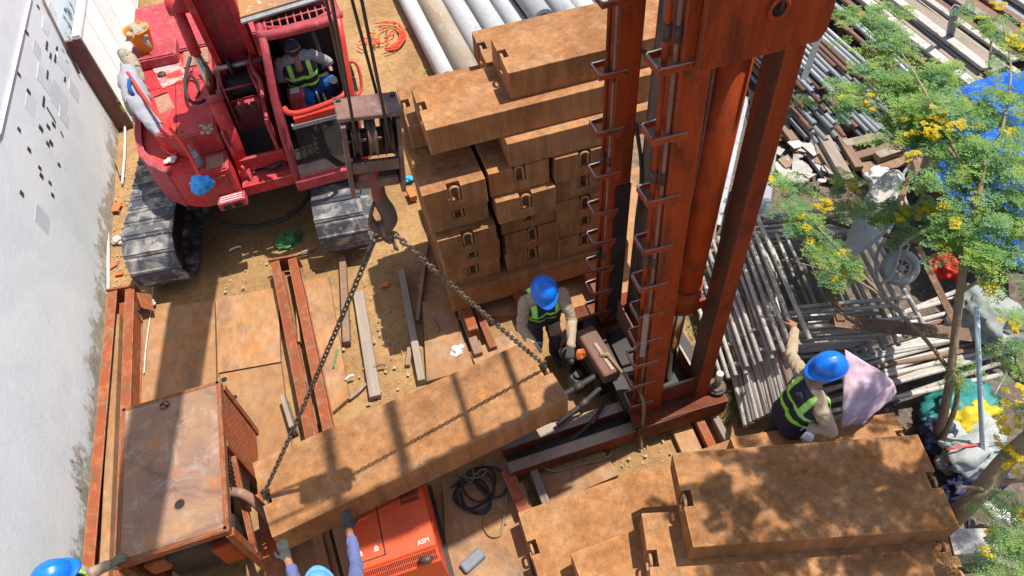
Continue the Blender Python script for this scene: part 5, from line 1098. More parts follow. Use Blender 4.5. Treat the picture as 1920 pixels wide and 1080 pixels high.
board((1484, 245), (1547, 327), .07, .06, 'galv', 'narrow grey bar pointing at the white rubble')
board((1562, 228), (1612, 312), .12, .09, 'timberdark', 'brown plank lying below the tube ends', .12)
board((1583, 268), (1655, 252), .14, .10, 'timber', 'short grey timber lying crosswise below the tube ends', .12)
board((1600, 292), (1690, 268), .13, .10, 'timberdark', 'brown timber lying crosswise below the short grey one', .08)
board((1645, 290), (1700, 272), .13, .10, 'timber', 'short grey timber by the blue tarp', .12)
board((1612, 315), (1700, 300), .2, .05, 'timberdark', 'wide worn board lying before the wheelbarrow', .05)
board((1470, 235), (1490, 262), .12, .12, 'timberdark', 'stubby plank end at the foot of the leaning post', .03)
# grey boards seen between the mast posts
for i, (pa, pb, wd, m, lb) in enumerate([((1395, 180), (1340, 420), .16, 'galv', 'grey board seen between cylinder and right post'), ((1418, 190), (1445, 330), .10, 'timber', 'grey plank right of the press mast'), ((1440, 250), (1420, 400), .3, 'galv', 'grey steel sheet right of the press mast'), ((1405, 340), (1380, 470), .35, 'galv', 'grey steel sheet lower right of the press mast'), ((1360, 200), (1310, 520), .25, 'timberdark', 'brown board behind the press cylinder')]):
    board(pa, pb, wd, .05, m, lb, .02 + .03 * i)
for i in range(14):
    p = G(1420 + i * 3.2, 270 - i * 1.0, .12); q = G(1398 + i * 3.2, 130, .12)
    tag(MB().cyl(p, q, .008, n=6).build('steel_rod', M['darksteel'], loc=p), 'thin dark reinforcing rod in the bundle right of the mast', 'rod', 'reinforcing rods in the bundle')
# rubble of white sheets
for i in range(46):
    px, py = RY.uniform(1452, 1565), RY.uniform(235, 345); p = G(px, py, .04 + RY.uniform(0, .08)); s = RY.uniform(.05, .17)
    n_ = RY.randint(4, 6); a0 = RY.uniform(0, 6)
    poly = [p + Vector((math.cos(a0 + k * 6.283 / n_) * s * RY.uniform(.6, 1.2), math.sin(a0 + k * 6.283 / n_) * s * RY.uniform(.6, 1.2), RY.uniform(-.03, .03))) for k in range(n_)]
    tag(MB().prism(poly, (0, 0, -.015)).build('broken_sheet', M['rubble'] if i % 3 == 0 else (M['concrete'] if i % 3 == 1 else M['timberdark']), loc=p), 'flat broken piece in the rubble heap right of the mast', 'rubble', 'rubble right of the mast')
# ---- scaffold frames: a toppled stack
fdir = Vector((-.22, -.975, 0)).normalized(); fx = Vector((.975, -.22, 0)).normalized()
def m_of(mb, nm, m):
    t_ = mb.build(nm, m); d = t_.data; bpy.data.objects.remove(t_); return d
FLn, FWd = 1.75, 1.15
sm_me = m_of(MB().pipe((0, 0, 0), (0, -FLn, 0), .025, .019, n=10), 'side_tube', M['scaf'])
ct_me = m_of(MB().pipe((.026, 0, 0), (FWd - .026, 0, 0), .022, .017, n=10), 'cross_tube', M['scaf'])
lg_me = m_of(MB().pipe((0, 0, 0), (0, -.55, 0), .018, .013, n=8), 'ledger_tube', M['scaf'])
onames = ['topmost', 'second', 'third', 'fourth', 'fifth', 'sixth', 'seventh', 'eighth', 'ninth', 'tenth', 'eleventh', 'twelfth', 'thirteenth', 'fourteenth']
for k in range(13):
    p = G(1417, 398, .95) + Vector((-.055 * k + RY.uniform(-.015, .015), .02 * k + RY.uniform(-.04, .04), -.066 * k))
    root = thing('tubular_rack', f'tubular steel scaffold frame, {onames[k]} from the top of the toppled stack' , 'scaffold frame', p, 'stacked scaffold frames')
    root.rotation_euler = (0, R_(2), R_(-13 + RY.uniform(-1.5, 1.5)))
    for (me_, loc_, nm) in ((sm_me, (0, 0, 0), 'side_tube'), (sm_me, (FWd, 0, 0), 'side_tube'), (ct_me, (0, -.06, 0), 'cross_tube'), (ct_me, (0, -.3, 0), 'cross_tube'), (ct_me, (0, -1.35, 0), 'cross_tube'), (ct_me, (0, -1.6, 0), 'cross_tube'), (lg_me, (.12, -.34, .0), 'ledger_tube'), (lg_me, (.22, -.34, .0), 'ledger_tube')):
        o = bpy.data.objects.new(nm, me_); col.objects.link(o); o.parent = root; o.location = loc_
for i in range(34):
    t = i / 33; pa = G(1322 + 95 * t + RY.uniform(-4, 4), 470 - 30 * t + RY.uniform(-25, 25), .12 + .45 * t); pb = G(1398 + 105 * t + RY.uniform(-4, 4), 800 - 60 * t, .12 + .45 * t); d = pb - pa
    o = bpy.data.objects.new('scaffold_tube', short_me['rust' if i % 6 == 5 else 'galv']); col.objects.link(o); o.location = pb; q = (-d).to_track_quat('Y', 'Z'); o.rotation_euler = q.to_euler()
    tag(o, 'rusty scaffold tube lying among the grey ones below the frames' if i % 6 == 5 else 'grey scaffold tube lying between the mast and the scaffold frames', 'tube', 'rusty loose scaffold tubes' if i % 6 == 5 else 'grey loose scaffold tubes')
for i in range(22):
    pa = G(1480 + RY.uniform(0, 80), 640 + i * 7, .35 - .008 * i); rz = R_(-93 + RY.uniform(-7, 7))
    o = bpy.data.objects.new('scaffold_tube', short_me['rust' if i % 7 == 3 else 'galv']); col.objects.link(o); o.location = (pa.x - .1, pa.y, max(.05, pa.z)); o.rotation_euler = (0, 0, rz)
    tag(o, 'rusty scaffold tube lying crosswise behind the worker with the bag' if i % 7 == 3 else 'grey scaffold tube lying crosswise behind the worker with the bag', 'tube', 'crosswise rusty tubes' if i % 7 == 3 else 'crosswise grey tubes')
# rusty angle frame
rf = thing('rusty_angle_frame', 'rusty brown angle-iron frame lying on the scaffold frames below the wheelbarrow', 'steel frame', G(1690, 600, .9))
M['rustangle'] = mat('flaking_rust', (.115, .065, .042), (.17, .10, .065), (.33, .18, .08), scale=6, rough=.8, bump=.3)
def ang(pa, pb, za, zb, w_):
    a = G(*pa, za); b = G(*pb, zb); mb = MB(); d = (b - a).normalized(); x = d.cross(Vector((0, 0, 1))).normalized()
    mb.beam(a, b, w_, .012, ext=.02); mb.beam(a - x * w_ / 2 - Vector((0, 0, w_ / 2)), b - x * w_ / 2 - Vector((0, 0, w_ / 2)), .012, w_, ext=.02); return mb.build('angle_bar', M['rustangle'], rf)
ang((1568, 602), (1815, 628), 1.10, 1.05, .15); ang((1512, 405), (1576, 598), 1.14, 1.12, .07); ang((1716, 455), (1788, 600), 1.14, 1.12, .07); ang((1512, 405), (1720, 455), 1.16, 1.16, .06)
# wheelbarrow
wb = thing('wheelbarrow', 'cement-stained wheelbarrow tipped on its side on the scaffold frames', 'wheelbarrow', G(1650, 480, 1.0))
M['cement'] = mat('cement_stained_steel', (.40, .37, .35), (.46, .43, .41), (.33, .27, .24), scale=4, rough=.85, bump=.25)
WZ = 1.25
rimp = [G(x, y, z) for x, y, z in ((1577, 484, 1.15), (1592, 440, 1.25), (1608, 395, 1.35), (1640, 345, 1.45), (1668, 318, 1.5), (1690, 322, 1.45), (1698, 350, 1.38), (1690, 390, 1.3), (1668, 425, 1.22), (1640, 455, 1.15), (1610, 474, 1.12))]
cen = G(1668, 392, 1.02); mb = MB(); rows = [rimp, [p.lerp(cen, .35) + Vector((-.02, -.05, .15)) for p in rimp], [p.lerp(cen, .72) + Vector((-.03, -.08, .28)) for p in rimp]]
vv = [[mb.bm.verts.new(p) for p in r] for r in rows] ; n_ = len(rimp)
for i in range(2):
    for j in range(n_): f = mb.bm.faces.new((vv[i][j], vv[i][(j + 1) % n_], vv[i + 1][(j + 1) % n_], vv[i + 1][j])); f.smooth = True
mb.bm.faces.new(vv[2]); tray = mb.build('tray', M['cement'], wb); sm = tray.modifiers.new('t', 'SOLIDIFY'); sm.thickness = .008; sm = tray.modifiers.new('s', 'SUBSURF'); sm.levels = 1; sm.render_levels = 2
MB().tube(rimp, .012, n=8, smooth_it=1, closed=True).build('tray_rim', M['cement'], wb)
cw = G(1688, 502, 1.08); axw = Vector((-.35, -.62, .70)).normalized()
wh = MB().torus(cw, .145, .042, axis=axw, n=32, m=12).build('wheel', mat('dusty_tyre', (.27, .27, .25), (.36, .36, .33), rough=.9, bump=.2), wb)
MB().torus(cw, .098, .016, axis=axw, n=28).build('rim', M['cement'], wh); MB().cyl(cw - axw * .06, cw + axw * .06, .03, n=12).build('hub', M['cement'], wh)
uq = axw.orthogonal().normalized(); vq = axw.cross(uq)
for k in range(8):
    a = k * math.pi / 4; MB().cyl(cw + (uq * math.cos(a) + vq * math.sin(a)) * .025, cw + (uq * math.cos(a) + vq * math.sin(a)) * .095, .006, n=6).build('spoke', M['cement'], wh)
M['barrowframe'] = mat('dusty_frame_tube', (.34, .31, .27), (.40, .37, .33), rough=.7, bump=.1)
MB().tube([G(1652, 532, 1.2), G(1672, 520, 1.25), G(1684, 480, 1.3), G(1690, 455, 1.32), G(1740, 430, 1.35), G(1762, 415, 1.35), G(1755, 408, 1.35), G(1700, 400, 1.3), G(1690, 330, 1.35), G(1705, 310, 1.4)], .017, n=8).build('frame_tube', M['barrowframe'], wb)
MB().tube([G(1645, 528, 1.1), G(1640, 480, 1.05), G(1665, 440, 1.0), G(1700, 350, 1.1)], .017, n=8).build('frame_tube', M['barrowframe'], wb)
MB().beam(G(1690, 375, 1.42), G(1703, 335, 1.45), .05, .02).build('red_grip', M['redlead'], wb)
MB().tube([G(1690, 460, 1.3), G(1706, 455, 1.3), G(1700, 470, 1.25)], .012, n=6).build('wheel_bracket', M['barrowframe'], wb)
# blue tarp over a heap
def tf(p, u, v): return p + Vector((0, 0, .28 * math.sin(math.pi * min(1, u * 1.1)) * math.sin(math.pi * v) + .05 * math.sin(u * 9 + v * 14) * v))
tag(MB().sheet([G(1795, 163, 1.25), G(1990, 110, 1.3), G(2040, 640, .75), G(1752, 345, .95)], 44, 44, .16, 1.7, 4, .006, tf).build('tarpaulin', M['tarp'], loc=G(1860, 350, .6)), 'crumpled bright blue tarpaulin over a heap behind the tree', 'tarpaulin')
tag(MB().sheet([G(1692, 262, .7), G(1722, 252, .75), G(1735, 300, .5), G(1712, 308, .45)], 10, 10, .05, 6, 9, .006).build('tarpaulin', M['tarp'], loc=G(1712, 285, .4)), 'small torn piece of blue tarpaulin below the leaves', 'tarpaulin')
hp = G(1850, 330, .4); tag(MB().blob(hp + Vector((.3, 0, 0)), (1.0, 1.1, .55), .3, 3, 2).build('covered_heap', M['timberdark'], loc=hp), 'dark heap under the blue tarpaulin', 'heap')
# bags and bits in the lower right
def bag(px, py, z, s, m, label, seed, rot=None):
    p = G(px, py, z); return tag(MB().blob(p, s, .4, 4, seed, rot, .55).build('bag', M[m], loc=p - Vector((0, 0, s[2])), smooth=True), label, 'bag')
bag(1800, 760, .18, (.30, .16, .14), 'tealbag', 'teal plastic bag lying behind the trunk of the slim tree', 1)
bag(1820, 782, .26, (.22, .12, .09), 'yellow', 'bright yellow plastic sheet piece in the bag heap', 2)
bag(1815, 835, .22, (.28, .22, .16), 'greybag', 'large grey sack with red print in the bag heap', 3)
bag(1760, 820, .2, (.16, .14, .14), 'navy', 'dark navy bag left of the grey sack', 4)
bag(1830, 900, .12, (.26, .12, .1), 'navy', 'dark bundle on the ground below the grey sack', 5)
bag(1845, 600, .45, (.22, .30, .2), 'greybag', 'pale grey sack half under the blue tarpaulin', 6)
bag(1778, 500, .35, (.13, .15, .10), 'redplastic', 'red plastic heap under the leaves by the tarpaulin', 7)
bag(1650, 335, .2, (.12, .14, .1), 'white', 'white and black helmet-like bundle above the wheelbarrow', 8)
a = G(1785, 815, .42); tag(MB().beam(G(1775, 842, .44), G(1838, 832, .44), .02, .004).build('red_tape', M['redplastic'], loc=a), 'red strip lying on the grey sack', 'tape')
for i in range(14):
    p = G(RY.uniform(1740, 1880), RY.uniform(690, 960), RY.uniform(.05, .35)); d = Vector((RY.uniform(-1, 1), RY.uniform(-.4, .4), RY.uniform(-.1, .1))).normalized()
    tag(MB().cyl(p, p + d * RY.uniform(.25, .6), RY.uniform(.008, .02), n=6).build('scrap_rod', M['galv'] if i % 2 else M['navy'], loc=p), 'thin scrap rod lying in the bag heap at right', 'rod', 'scrap rods in the bag heap')
tag(MB().cyl(G(1845, 905, .02), G(1831, 576, 1.75), .022, n=12).build('plastic_pole', M['bluepvc'], loc=G(1845, 905, 0)), 'pale blue plastic pole standing beside the slim tree', 'pole')
sl = [G(x, y, .36) for x, y in ((1778, 992), (1880, 990), (1912, 1030), (1790, 1040))]; tag(MB().prism(sl, (0, 0, -.3)).build('concrete_slab', M['concrete'], loc=sl[3] - Vector((0, 0, .3))), 'grey concrete slab at the lower right edge beside the near pile', 'slab')
tag(MB().tube([G(1850, 950, .2), G(1870, 970, .3), G(1880, 960, .2), G(1900, 985, .2)], .05, n=8).build('white_wrap', M['paper'], loc=G(1870, 965, .1)), 'pale plastic wrapping lying above the concrete slab', 'wrapping')
# ================================================================== trees
M['leaf'] = None
def leaf_mat(name, c1, c2):
    m = bpy.data.materials.new(name); m.use_nodes = True; t = m.node_tree; N = t.nodes; L = t.links; b = N['Principled BSDF']
    tc = N.new('ShaderNodeTexCoord'); n = N.new('ShaderNodeTexNoise'); n.inputs['Scale'].default_value = 5; L.new(tc.outputs['Object'], n.inputs[0])
    r = N.new('ShaderNodeValToRGB'); r.color_ramp.elements[0].position = .35; r.color_ramp.elements[1].position = .65; r.color_ramp.elements[0].color = (*c1, 1); r.color_ramp.elements[1].color = (*c2, 1)
    L.new(n.outputs['Fac'], r.inputs[0]); L.new(r.outputs[0], b.inputs['Base Color']); b.inputs['Roughness'].default_value = .5; b.inputs['Specular IOR Level'].default_value = .35
    tr_ = N.new('ShaderNodeBsdfTranslucent'); L.new(r.outputs[0], tr_.inputs[0]); mx = N.new('ShaderNodeMixShader'); mx.inputs[0].default_value = .5
    L.new(b.outputs[0], mx.inputs[1]); L.new(tr_.outputs[0], mx.inputs[2]); L.new(mx.outputs[0], N['Material Output'].inputs[0]); return m
LG = leaf_mat('leaf_green', (.15, .32, .075), (.36, .50, .10)); LB = leaf_mat('leaf_blue_green', (.13, .29, .12), (.25, .42, .17)); LY = leaf_mat('leaf_yellow', (.66, .50, .012), (.80, .62, .02))
class Leaves:
    def __init__(s): s.v = []; s.f = []
    def leaflet(s, p, d, n, l, w_):
        side = d.cross(n).normalized() * w_ / 2; k = len(s.v); s.v += [p, p + d * l * .5 + side, p + d * l, p + d * l * .5 - side]; s.f.append((k, k + 1, k + 2, k + 3))
    def frond(s, p, d, up, ln, rd, np_=6, ls=.016):
        """twice-feathered leaf: a rachis with pairs of pinnae that carry leaflets"""
        d = d.normalized(); side = d.cross(up)
        side = side.normalized() if side.length > 1e-4 else d.orthogonal().normalized(); up = side.cross(d).normalized()
        for i in range(np_):
            t = (i + 1) / np_; b = p + d * ln * t + Vector((0, 0, -1)) * ln * .22 * t * t; pl = ln * .42 * (1 - .55 * t)
            for sg in (-1, 1):
                pd = (side * sg + d * .55 + up * rd.uniform(-.25, .25) + Vector((0, 0, -.15))).normalized(); m_ = 4 if pl > .06 else 3
                for j in range(m_):
                    q = b + pd * pl * (j + .6) / m_; nn = (up + Vector((rd.uniform(-.5, .5), rd.uniform(-.5, .5), rd.uniform(-.3, .3)))).normalized(); cr = pd.cross(nn).normalized()
                    for s2 in (-1, 1): s.leaflet(q, (cr * s2 + pd * .6).normalized(), nn, ls * rd.uniform(.8, 1.3), ls * .72)
                s.leaflet(b + pd * pl, pd, up, ls * 1.2, ls * .75)
    def build(s, name, m, parent):
        me = bpy.data.meshes.new(name); off = wl(parent); me.from_pydata([v - off for v in s.v], [], s.f); me.materials.append(m); o = bpy.data.objects.new(name, me); col.objects.link(o); o.parent = parent; return o
RT = random.Random(5)
def cluster(L1, L2, LYv, c, n, rad, ls=.017, ln=.2, yel=.06, b2=.4):
    for _ in range(n):
        a = RT.uniform(0, 6.283); e = RT.uniform(-.3, .5); d = Vector((math.cos(a), math.sin(a), e)).normalized()
        o = c + Vector((RT.gauss(0, 1) * rad * .55, RT.gauss(0, 1) * rad * .55, RT.gauss(0, 1) * rad * .35)); r = RT.random()
        (L1 if r < 1 - b2 else L2).frond(o, d, Vector((0, 0, 1)), ln * RT.uniform(.7, 1.25), RT, 6, ls)
        if RT.random() < yel: LYv.frond(o + d * .05, d, Vector((0, 0, 1)), ln * .5, RT, 3, ls * 1.3)
tree = thing('slim_tree', 'slim feathery tree with pale trunk and yellow flecks in front of the blue tarpaulin', 'tree', (4.5, 1.85, 0))
tb0 = Vector((4.5, 1.85, 0)); tk = [tb0, G(1775, 760, .75), G(1790, 640, 1.25), G(1806, 490, 1.95), G(1830, 390, 2.35), G(1850, 300, 2.6)]
MB().tube(tk, [.042, .04, .037, .034, .026, .015], n=10, smooth_it=2).build('trunk', M['bark'], tree)
brs = []
def branch(pts, r0, r1, par):
    n_ = len(pts); MB().tube(pts, [r0 + (r1 - r0) * i / (n_ - 1) for i in range(n_)], n=7, smooth_it=2).build('branch', M['bark'], par)
branch([G(1765, 830, .3), G(1800, 745, .75), G(1785, 700, .95), G(1740, 640, 1.25), G(1690, 590, 1.4), G(1640, 540, 1.5), G(1560, 455, 1.6), G(1500, 390, 1.65), G(1440, 345, 1.7)], .026, .006, tree)
branch([G(1690, 590, 1.4), G(1630, 535, 1.5), G(1560, 510, 1.5), G(1490, 490, 1.5)], .012, .004, tree)
branch([G(1806, 545, 1.8), G(1845, 520, 1.95), G(1880, 470, 2.2), G(1915, 420, 2.4)], .018, .008, tree)
branch([G(1830, 390, 2.35), G(1800, 300, 2.5), G(1750, 250, 2.5), G(1700, 220, 2.45), G(1660, 190, 2.4)], .016, .005, tree)
branch([G(1800, 300, 2.5), G(1740, 180, 2.6), G(1680, 80, 2.6), G(1620, 30, 2.55)], .012, .004, tree)
branch([G(1830, 390, 2.35), G(1880, 250, 2.6), G(1900, 130, 2.7), G(1880, 40, 2.7)], .016, .006, tree)
branch([G(1560, 335, 1.2), G(1530, 290, 1.3), G(1518, 230, 1.45), G(1500, 195, 1.55)], .008, .003, tree)
branch([G(1855, 130, 2.3), G(1860, 60, 2.4), G(1852, 30, 2.5)], .014, .008, tree)
L1, L2, L3 = Leaves(), Leaves(), Leaves()
spots = [(1640, 60, 2.6, 14, .13), (1668, 28, 2.6, 12, .12), (1600, 22, 2.5, 8, .08), (1690, 95, 2.6, 9, .1), (1650, 120, 2.5, 7, .09), (1600, 185, 2.4, 10, .1), (1622, 160, 2.4, 9, .1), (1680, 150, 2.5, 14, .13), (1720, 150, 2.5, 14, .12), (1760, 140, 2.5, 12, .12), (1790, 155, 2.5, 6, .09),
         (1700, 205, 2.5, 16, .13), (1745, 210, 2.5, 20, .14), (1790, 215, 2.6, 18, .14), (1690, 240, 2.4, 10, .1), (1740, 265, 2.4, 14, .12), (1800, 270, 2.5, 16, .13), (1850, 200, 2.6, 12, .13), (1880, 230, 2.6, 14, .14), (1900, 170, 2.7, 10, .12), (1850, 290, 2.5, 16, .14), (1900, 300, 2.6, 16, .14), (1780, 330, 2.4, 10, .12), (1830, 340, 2.4, 12, .12), (1880, 370, 2.4, 16, .14), (1910, 420, 2.4, 14, .13), (1860, 430, 2.3, 12, .12), (1810, 400, 2.3, 6, .09), (1880, 480, 2.3, 9, .11), (1790, 460, 2.1, 9, .09), (1850, 500, 2.2, 5, .09),
         (1500, 190, 1.55, 4, .06), (1470, 350, 1.7, 6, .08), (1455, 335, 1.7, 4, .06), (1500, 400, 1.65, 7, .08), (1530, 425, 1.6, 7, .08), (1480, 410, 1.6, 5, .08), (1545, 470, 1.55, 8, .08), (1560, 500, 1.5, 8, .08), (1590, 490, 1.55, 7, .08), (1600, 400, 1.6, 4, .07), (1590, 345, 1.6, 8, .08), (1650, 395, 1.7, 8, .09), (1700, 420, 1.7, 9, .09), (1680, 390, 1.7, 6, .08), (1740, 400, 1.8, 8, .09), (1500, 340, 1.6, 6, .07), (1560, 370, 1.5, 5, .07), (1870, 50, 2.6, 7, .09), (1905, 90, 2.7, 7, .1), (1830, 40, 2.5, 4, .08)]
for (x, y, z, n_, r_) in spots: cluster(L1, L2, L3, G(x, y, z), int(n_ * 1.7), r_ * 1.1, ls=.021 if z > 2 else .018, ln=.20 if z > 2 else .17)
for (x, y, z, n_) in [(1760, 220, 2.62, 10), (1750, 245, 2.6, 12), (1790, 235, 2.62, 8), (1700, 245, 2.5, 4), (1905, 80, 2.75, 12), (1915, 60, 2.75, 8), (1600, 345, 1.68, 7), (1540, 380, 1.7, 6), (1555, 390, 1.68, 5), (1740, 395, 1.85, 10), (1765, 390, 1.85, 8), (1690, 410, 1.8, 4), (1640, 190, 2.5, 4), (1870, 10, 2.7, 6), (1720, 290, 2.5, 4)]:
    for _ in range(n_):
        c = G(x, y, z) + Vector((RT.gauss(0, .035), RT.gauss(0, .035), RT.gauss(0, .03))); a = RT.uniform(0, 6.28); L3.frond(c, Vector((math.cos(a), math.sin(a), .2)), Vector((0, 0, 1)), .055, RT, 3, .017)
L1.build('crown', LG, tree); L2.build('crown', LB, tree); L3.build('yellow_leaves', LY, tree)
# leaning tree at the right edge: its crown overhangs the near pile from beyond the frame
tr2 = thing('leaning_tree', 'leaning tree with a thick bent pale limb at the lower right edge', 'tree', (3.98, 1.15, 0))
MB().tube([(3.98, 1.15, 0), G(1795, 965, .85), G(1845, 915, 1.05), G(1878, 870, 1.25), G(1925, 822, 1.5), Vector((4.9, 1.4, 2.3)), Vector((5.1, 1.5, 3.2))], [.085, .075, .075, .068, .06, .05, .035], n=12, smooth_it=2).build('trunk', M['bark'], tr2)
MB().tube([G(1862, 905, 1.1), G(1890, 902, 1.15), G(1925, 900, 1.25)], [.03, .022, .016], n=8).build('branch', M['bark'], tr2)
MB().tube([G(1845, 918, 1.1), G(1815, 912, 1.14), G(1792, 914, 1.16)], [.02, .012, .008], n=7).build('branch', M['bark'], tr2)
MB().tube([Vector((5.1, 1.5, 3.1)), Vector((4.9, 1.6, 4.2)), Vector((4.5, 1.6, 5.2)), Vector((4.0, 1.6, 5.9))], [.036, .03, .022, .012], n=8).build('branch', M['bark'], tr2)
for e in ((3.3, 1.9, 5.7), (3.4, 1.0, 5.6), (4.9, 1.0, 5.0), (5.4, 2.0, 5.2), (3.9, 2.1, 5.6)):
    MB().tube([Vector((4.72, 1.6, 4.7)), Vector((4.72, 1.6, 4.7)).lerp(Vector(e), .5) + Vector((0, 0, .15)), Vector(e)], [.024, .016, .006], n=7).build('branch', M['bark'], tr2)
A1, A2, A3 = Leaves(), Leaves(), Leaves()
def lim(z, y): return 3.6 - .62 * (z - 3.5) + .92 * (y - 1.6)          # stay clear of the view from the photographer's side
for _ in range(58):
    sx, sy = RT.uniform(1.45, 4.4), RT.uniform(.85, 2.15); z = RT.uniform(4.7, 5.6); y = sy + .064 * (z - 1.245); x = sx + .369 * (z - 1.245)
    while x < lim(z, y) + .45 and z < 6.6: z += .1; x = sx + .369 * (z - 1.245); y = sy + .064 * (z - 1.245)
    cluster(A1, A2, A3, Vector((x, y, z)), 4, .15, ls=.03, ln=.24, yel=.02)
for (x, y, z, n_, r_) in [(1895, 1000, 1.5, 12, .09), (1910, 1050, 1.5, 12, .09), (1880, 1070, 1.4, 8, .08), (1905, 940, 1.5, 7, .08), (1900, 780, 1.5, 7, .09), (1915, 880, 1.4, 5, .07), (1905, 600, 1.8, 6, .09), (1890, 660, 1.5, 5, .08), (1915, 690, 1.5, 7, .09), (1800, 690, 1.1, 4, .08), (1830, 720, .9, 4, .08)]:
    cluster(A1, A2, A3, G(x, y, z), n_, r_, ls=.017, ln=.18, yel=.15)
for (x, y) in ((1905, 870), (1885, 800), (1915, 740), (1900, 610), (1890, 830)):
    for _ in range(7):
        c = G(x, y, 1.45) + Vector((RT.gauss(0, .04), RT.gauss(0, .04), RT.gauss(0, .03))); A3.frond(c, Vector((RT.uniform(-1, 1), RT.uniform(-1, 1), .2)), Vector((0, 0, 1)), .055, RT, 3, .016)
A1.build('crown', LG, tr2); A2.build('crown', LB, tr2); A3.build('yellow_leaves', LY, tr2)
# weeds beside the frames
wd_ = MB()
for _ in range(900):
    if RT.random() < .6: p = G(RT.uniform(1340, 1400), RT.uniform(660, 800), 0)
    else: p = G(RT.uniform(1290, 1345), RT.uniform(520, 700), 0)
    a = RT.uniform(0, 6.28); h = RT.uniform(.03, .12); d = Vector((math.cos(a), math.sin(a), 0)); s_ = d.cross(Vector((0, 0, 1))) * .006
    wd_.faces([p - s_, p + s_, p + d * h * .7 + Vector((0, 0, h))], [(0, 1, 2)])
wo = wd_.build('weeds', mat('weed_green', (.05, .10, .03), (.12, .16, .05), rough=.7, bump=0)); wo['kind'] = 'stuff'; wo['label'] = 'low green weeds between mast and scaffold tubes'
# ================================================================== litter
def crumple(px, py, s, m, label, seed, name, cat, z=.03, sub=3, flat=.5):
    p = G(px, py, z); return tag(MB().blob(p, (s, s * .8, s * flat), .5, sub + 1, seed, None, .6).build(name, M[m], loc=p - Vector((0, 0, s * flat)), smooth=True), label, cat)
crumple(538, 450, .13, 'greenbag', 'crumpled green plastic bag on the dirt before the excavator', 3, 'plastic_bag', 'plastic bag', flat=.35)
crumple(856, 658, .07, 'paper', 'white crumpled rag at the left foot of the tall stack', 5, 'white_rag', 'rag')
crumple(282, 568, .05, 'paper', 'white scrap beside the end bracket of the wall beams', 6, 'paper_scrap', 'scrap')
crumple(222, 450, .07, 'paper', 'white plastic cup scrap near the wall foot', 7, 'paper_scrap', 'scrap')
crumple(768, 335, .05, 'bluebag', 'small blue-white scrap left of the tall stack', 8, 'paper_scrap', 'scrap')
p = G(772, 364, .05); tag(MB().box(p, (.10, .2, .09), rot=(0, 0, .1), bevel=.006).build('brick', M['brick'], loc=p), 'orange brick lying left of the tall stack', 'brick')
for (x, y, s_, m, lb) in ((211, 498, .06, 'brick', 'orange tile chip lying near the wall foot'), (223, 513, .05, 'brick', 'orange tile chip nearest the wall beams'), (218, 388, .09, 'brick', 'broken red tile by the wall foot'), (722, 533, .05, 'brick', 'small orange chip on the shaded dirt between the planks')):
    p = G(x, y, .02); tag(MB().box(p, (s_ * 2, s_ * 1.4, .02), rot=(.1, 0, x), bevel=.003).build('tile_chip', M[m], loc=p), lb, 'tile chip')
# more odds and ends trodden into the dirt
for (x, y, x2, y2, r_, m, lb) in ((625, 690, 632, 655, .012, 'greenbag', 'thin green strip on the plate left of the pale plank'), (700, 690, 722, 684, .015, 'timberdark', 'short dark stick on the dirt between the two planks'), (735, 655, 748, 640, .014, 'timber', 'short pale stick on the shaded dirt'), (648, 712, 664, 704, .016, 'paper', 'pale twisted scrap beside the pale plank'), (812, 600, 822, 622, .012, 'timber', 'pale splinter on the plate by the tall stack'), (1230, 800, 1262, 812, .012, 'rusttube', 'short rusty rod in front of the press base'), (430, 470, 452, 462, .012, 'paper', 'pale strip on the dirt before the left track'), (690, 250, 700, 275, .012, 'paper', 'pale strip on the dirt behind the hook block'), (215, 300, 226, 330, .014, 'timber', 'short pale stick at the wall foot left of the excavator')):
    a, b = G(x, y, .06), G(x2, y2, .06); tag(MB().tube([a, (a + b) / 2 + Vector((.01, .02, .01)), b], r_, n=6).build('litter_strip', M[m], loc=a), lb, 'litter')
# red strip ring
rs = thing('red_strips', 'tangle of orange-red plastic strips lying on the dirt right of the cab', 'plastic strips', G(715, 68, 0))
for i in range(26):
    a0 = RT.uniform(1.9, 4.6) + 2.6; r0 = RT.uniform(.30, .42); c = G(718, 70, .02); pts = [c + Vector((math.cos(a0 + k * .25) * r0 * 1.0, math.sin(a0 + k * .25) * r0 * 1.25, RT.uniform(0, .05))) for k in range(5)]
    if i > 16:
        b0 = G(RT.uniform(672, 730), RT.uniform(50, 95), .02); pts = [b0 + Vector((RT.uniform(-.12, .12), RT.uniform(-.15, .15), RT.uniform(0, .05))) for _ in range(4)]
    MB().tube(pts, .012, n=5, smooth_it=1).build('strip', M['redstrip'], rs)
for (pts, lb) in (([(610, 437), (625, 436), (640, 435)], 'red strip'), ):
    pass
tag(MB().tube([G(235, 438, .03), G(250, 436, .03), G(264, 434, .03)], .018, n=6).build('red_strip', M['redstrip'], loc=G(250, 436, 0)), 'short red strip on the dirt between wall and left track', 'plastic strip')
tag(MB().tube([G(555, 478, .03), G(575, 470, .05), G(592, 464, .03)], .016, n=6).build('stick', M['timber'], loc=G(575, 470, 0)), 'short wooden stick on the dirt beside the twin beam end', 'stick')
tag(MB().tube([G(655, 748, .03), G(672, 735, .04), G(686, 720, .03)], .018, n=6).build('stick', M['timber'], loc=G(672, 735, 0)), 'bent stick lying beside the pale plank', 'stick')
tag(MB().tube([G(288, 300, .02), G(286, 400, .03), G(284, 480, .02), G(288, 555, .03), G(274, 640, .08), G(270, 700, .08)], .007, n=5).build('thin_cord', M['pvc'], loc=G(286, 450, 0)), 'thin pale cord lying between the wall and the left track', 'cord')
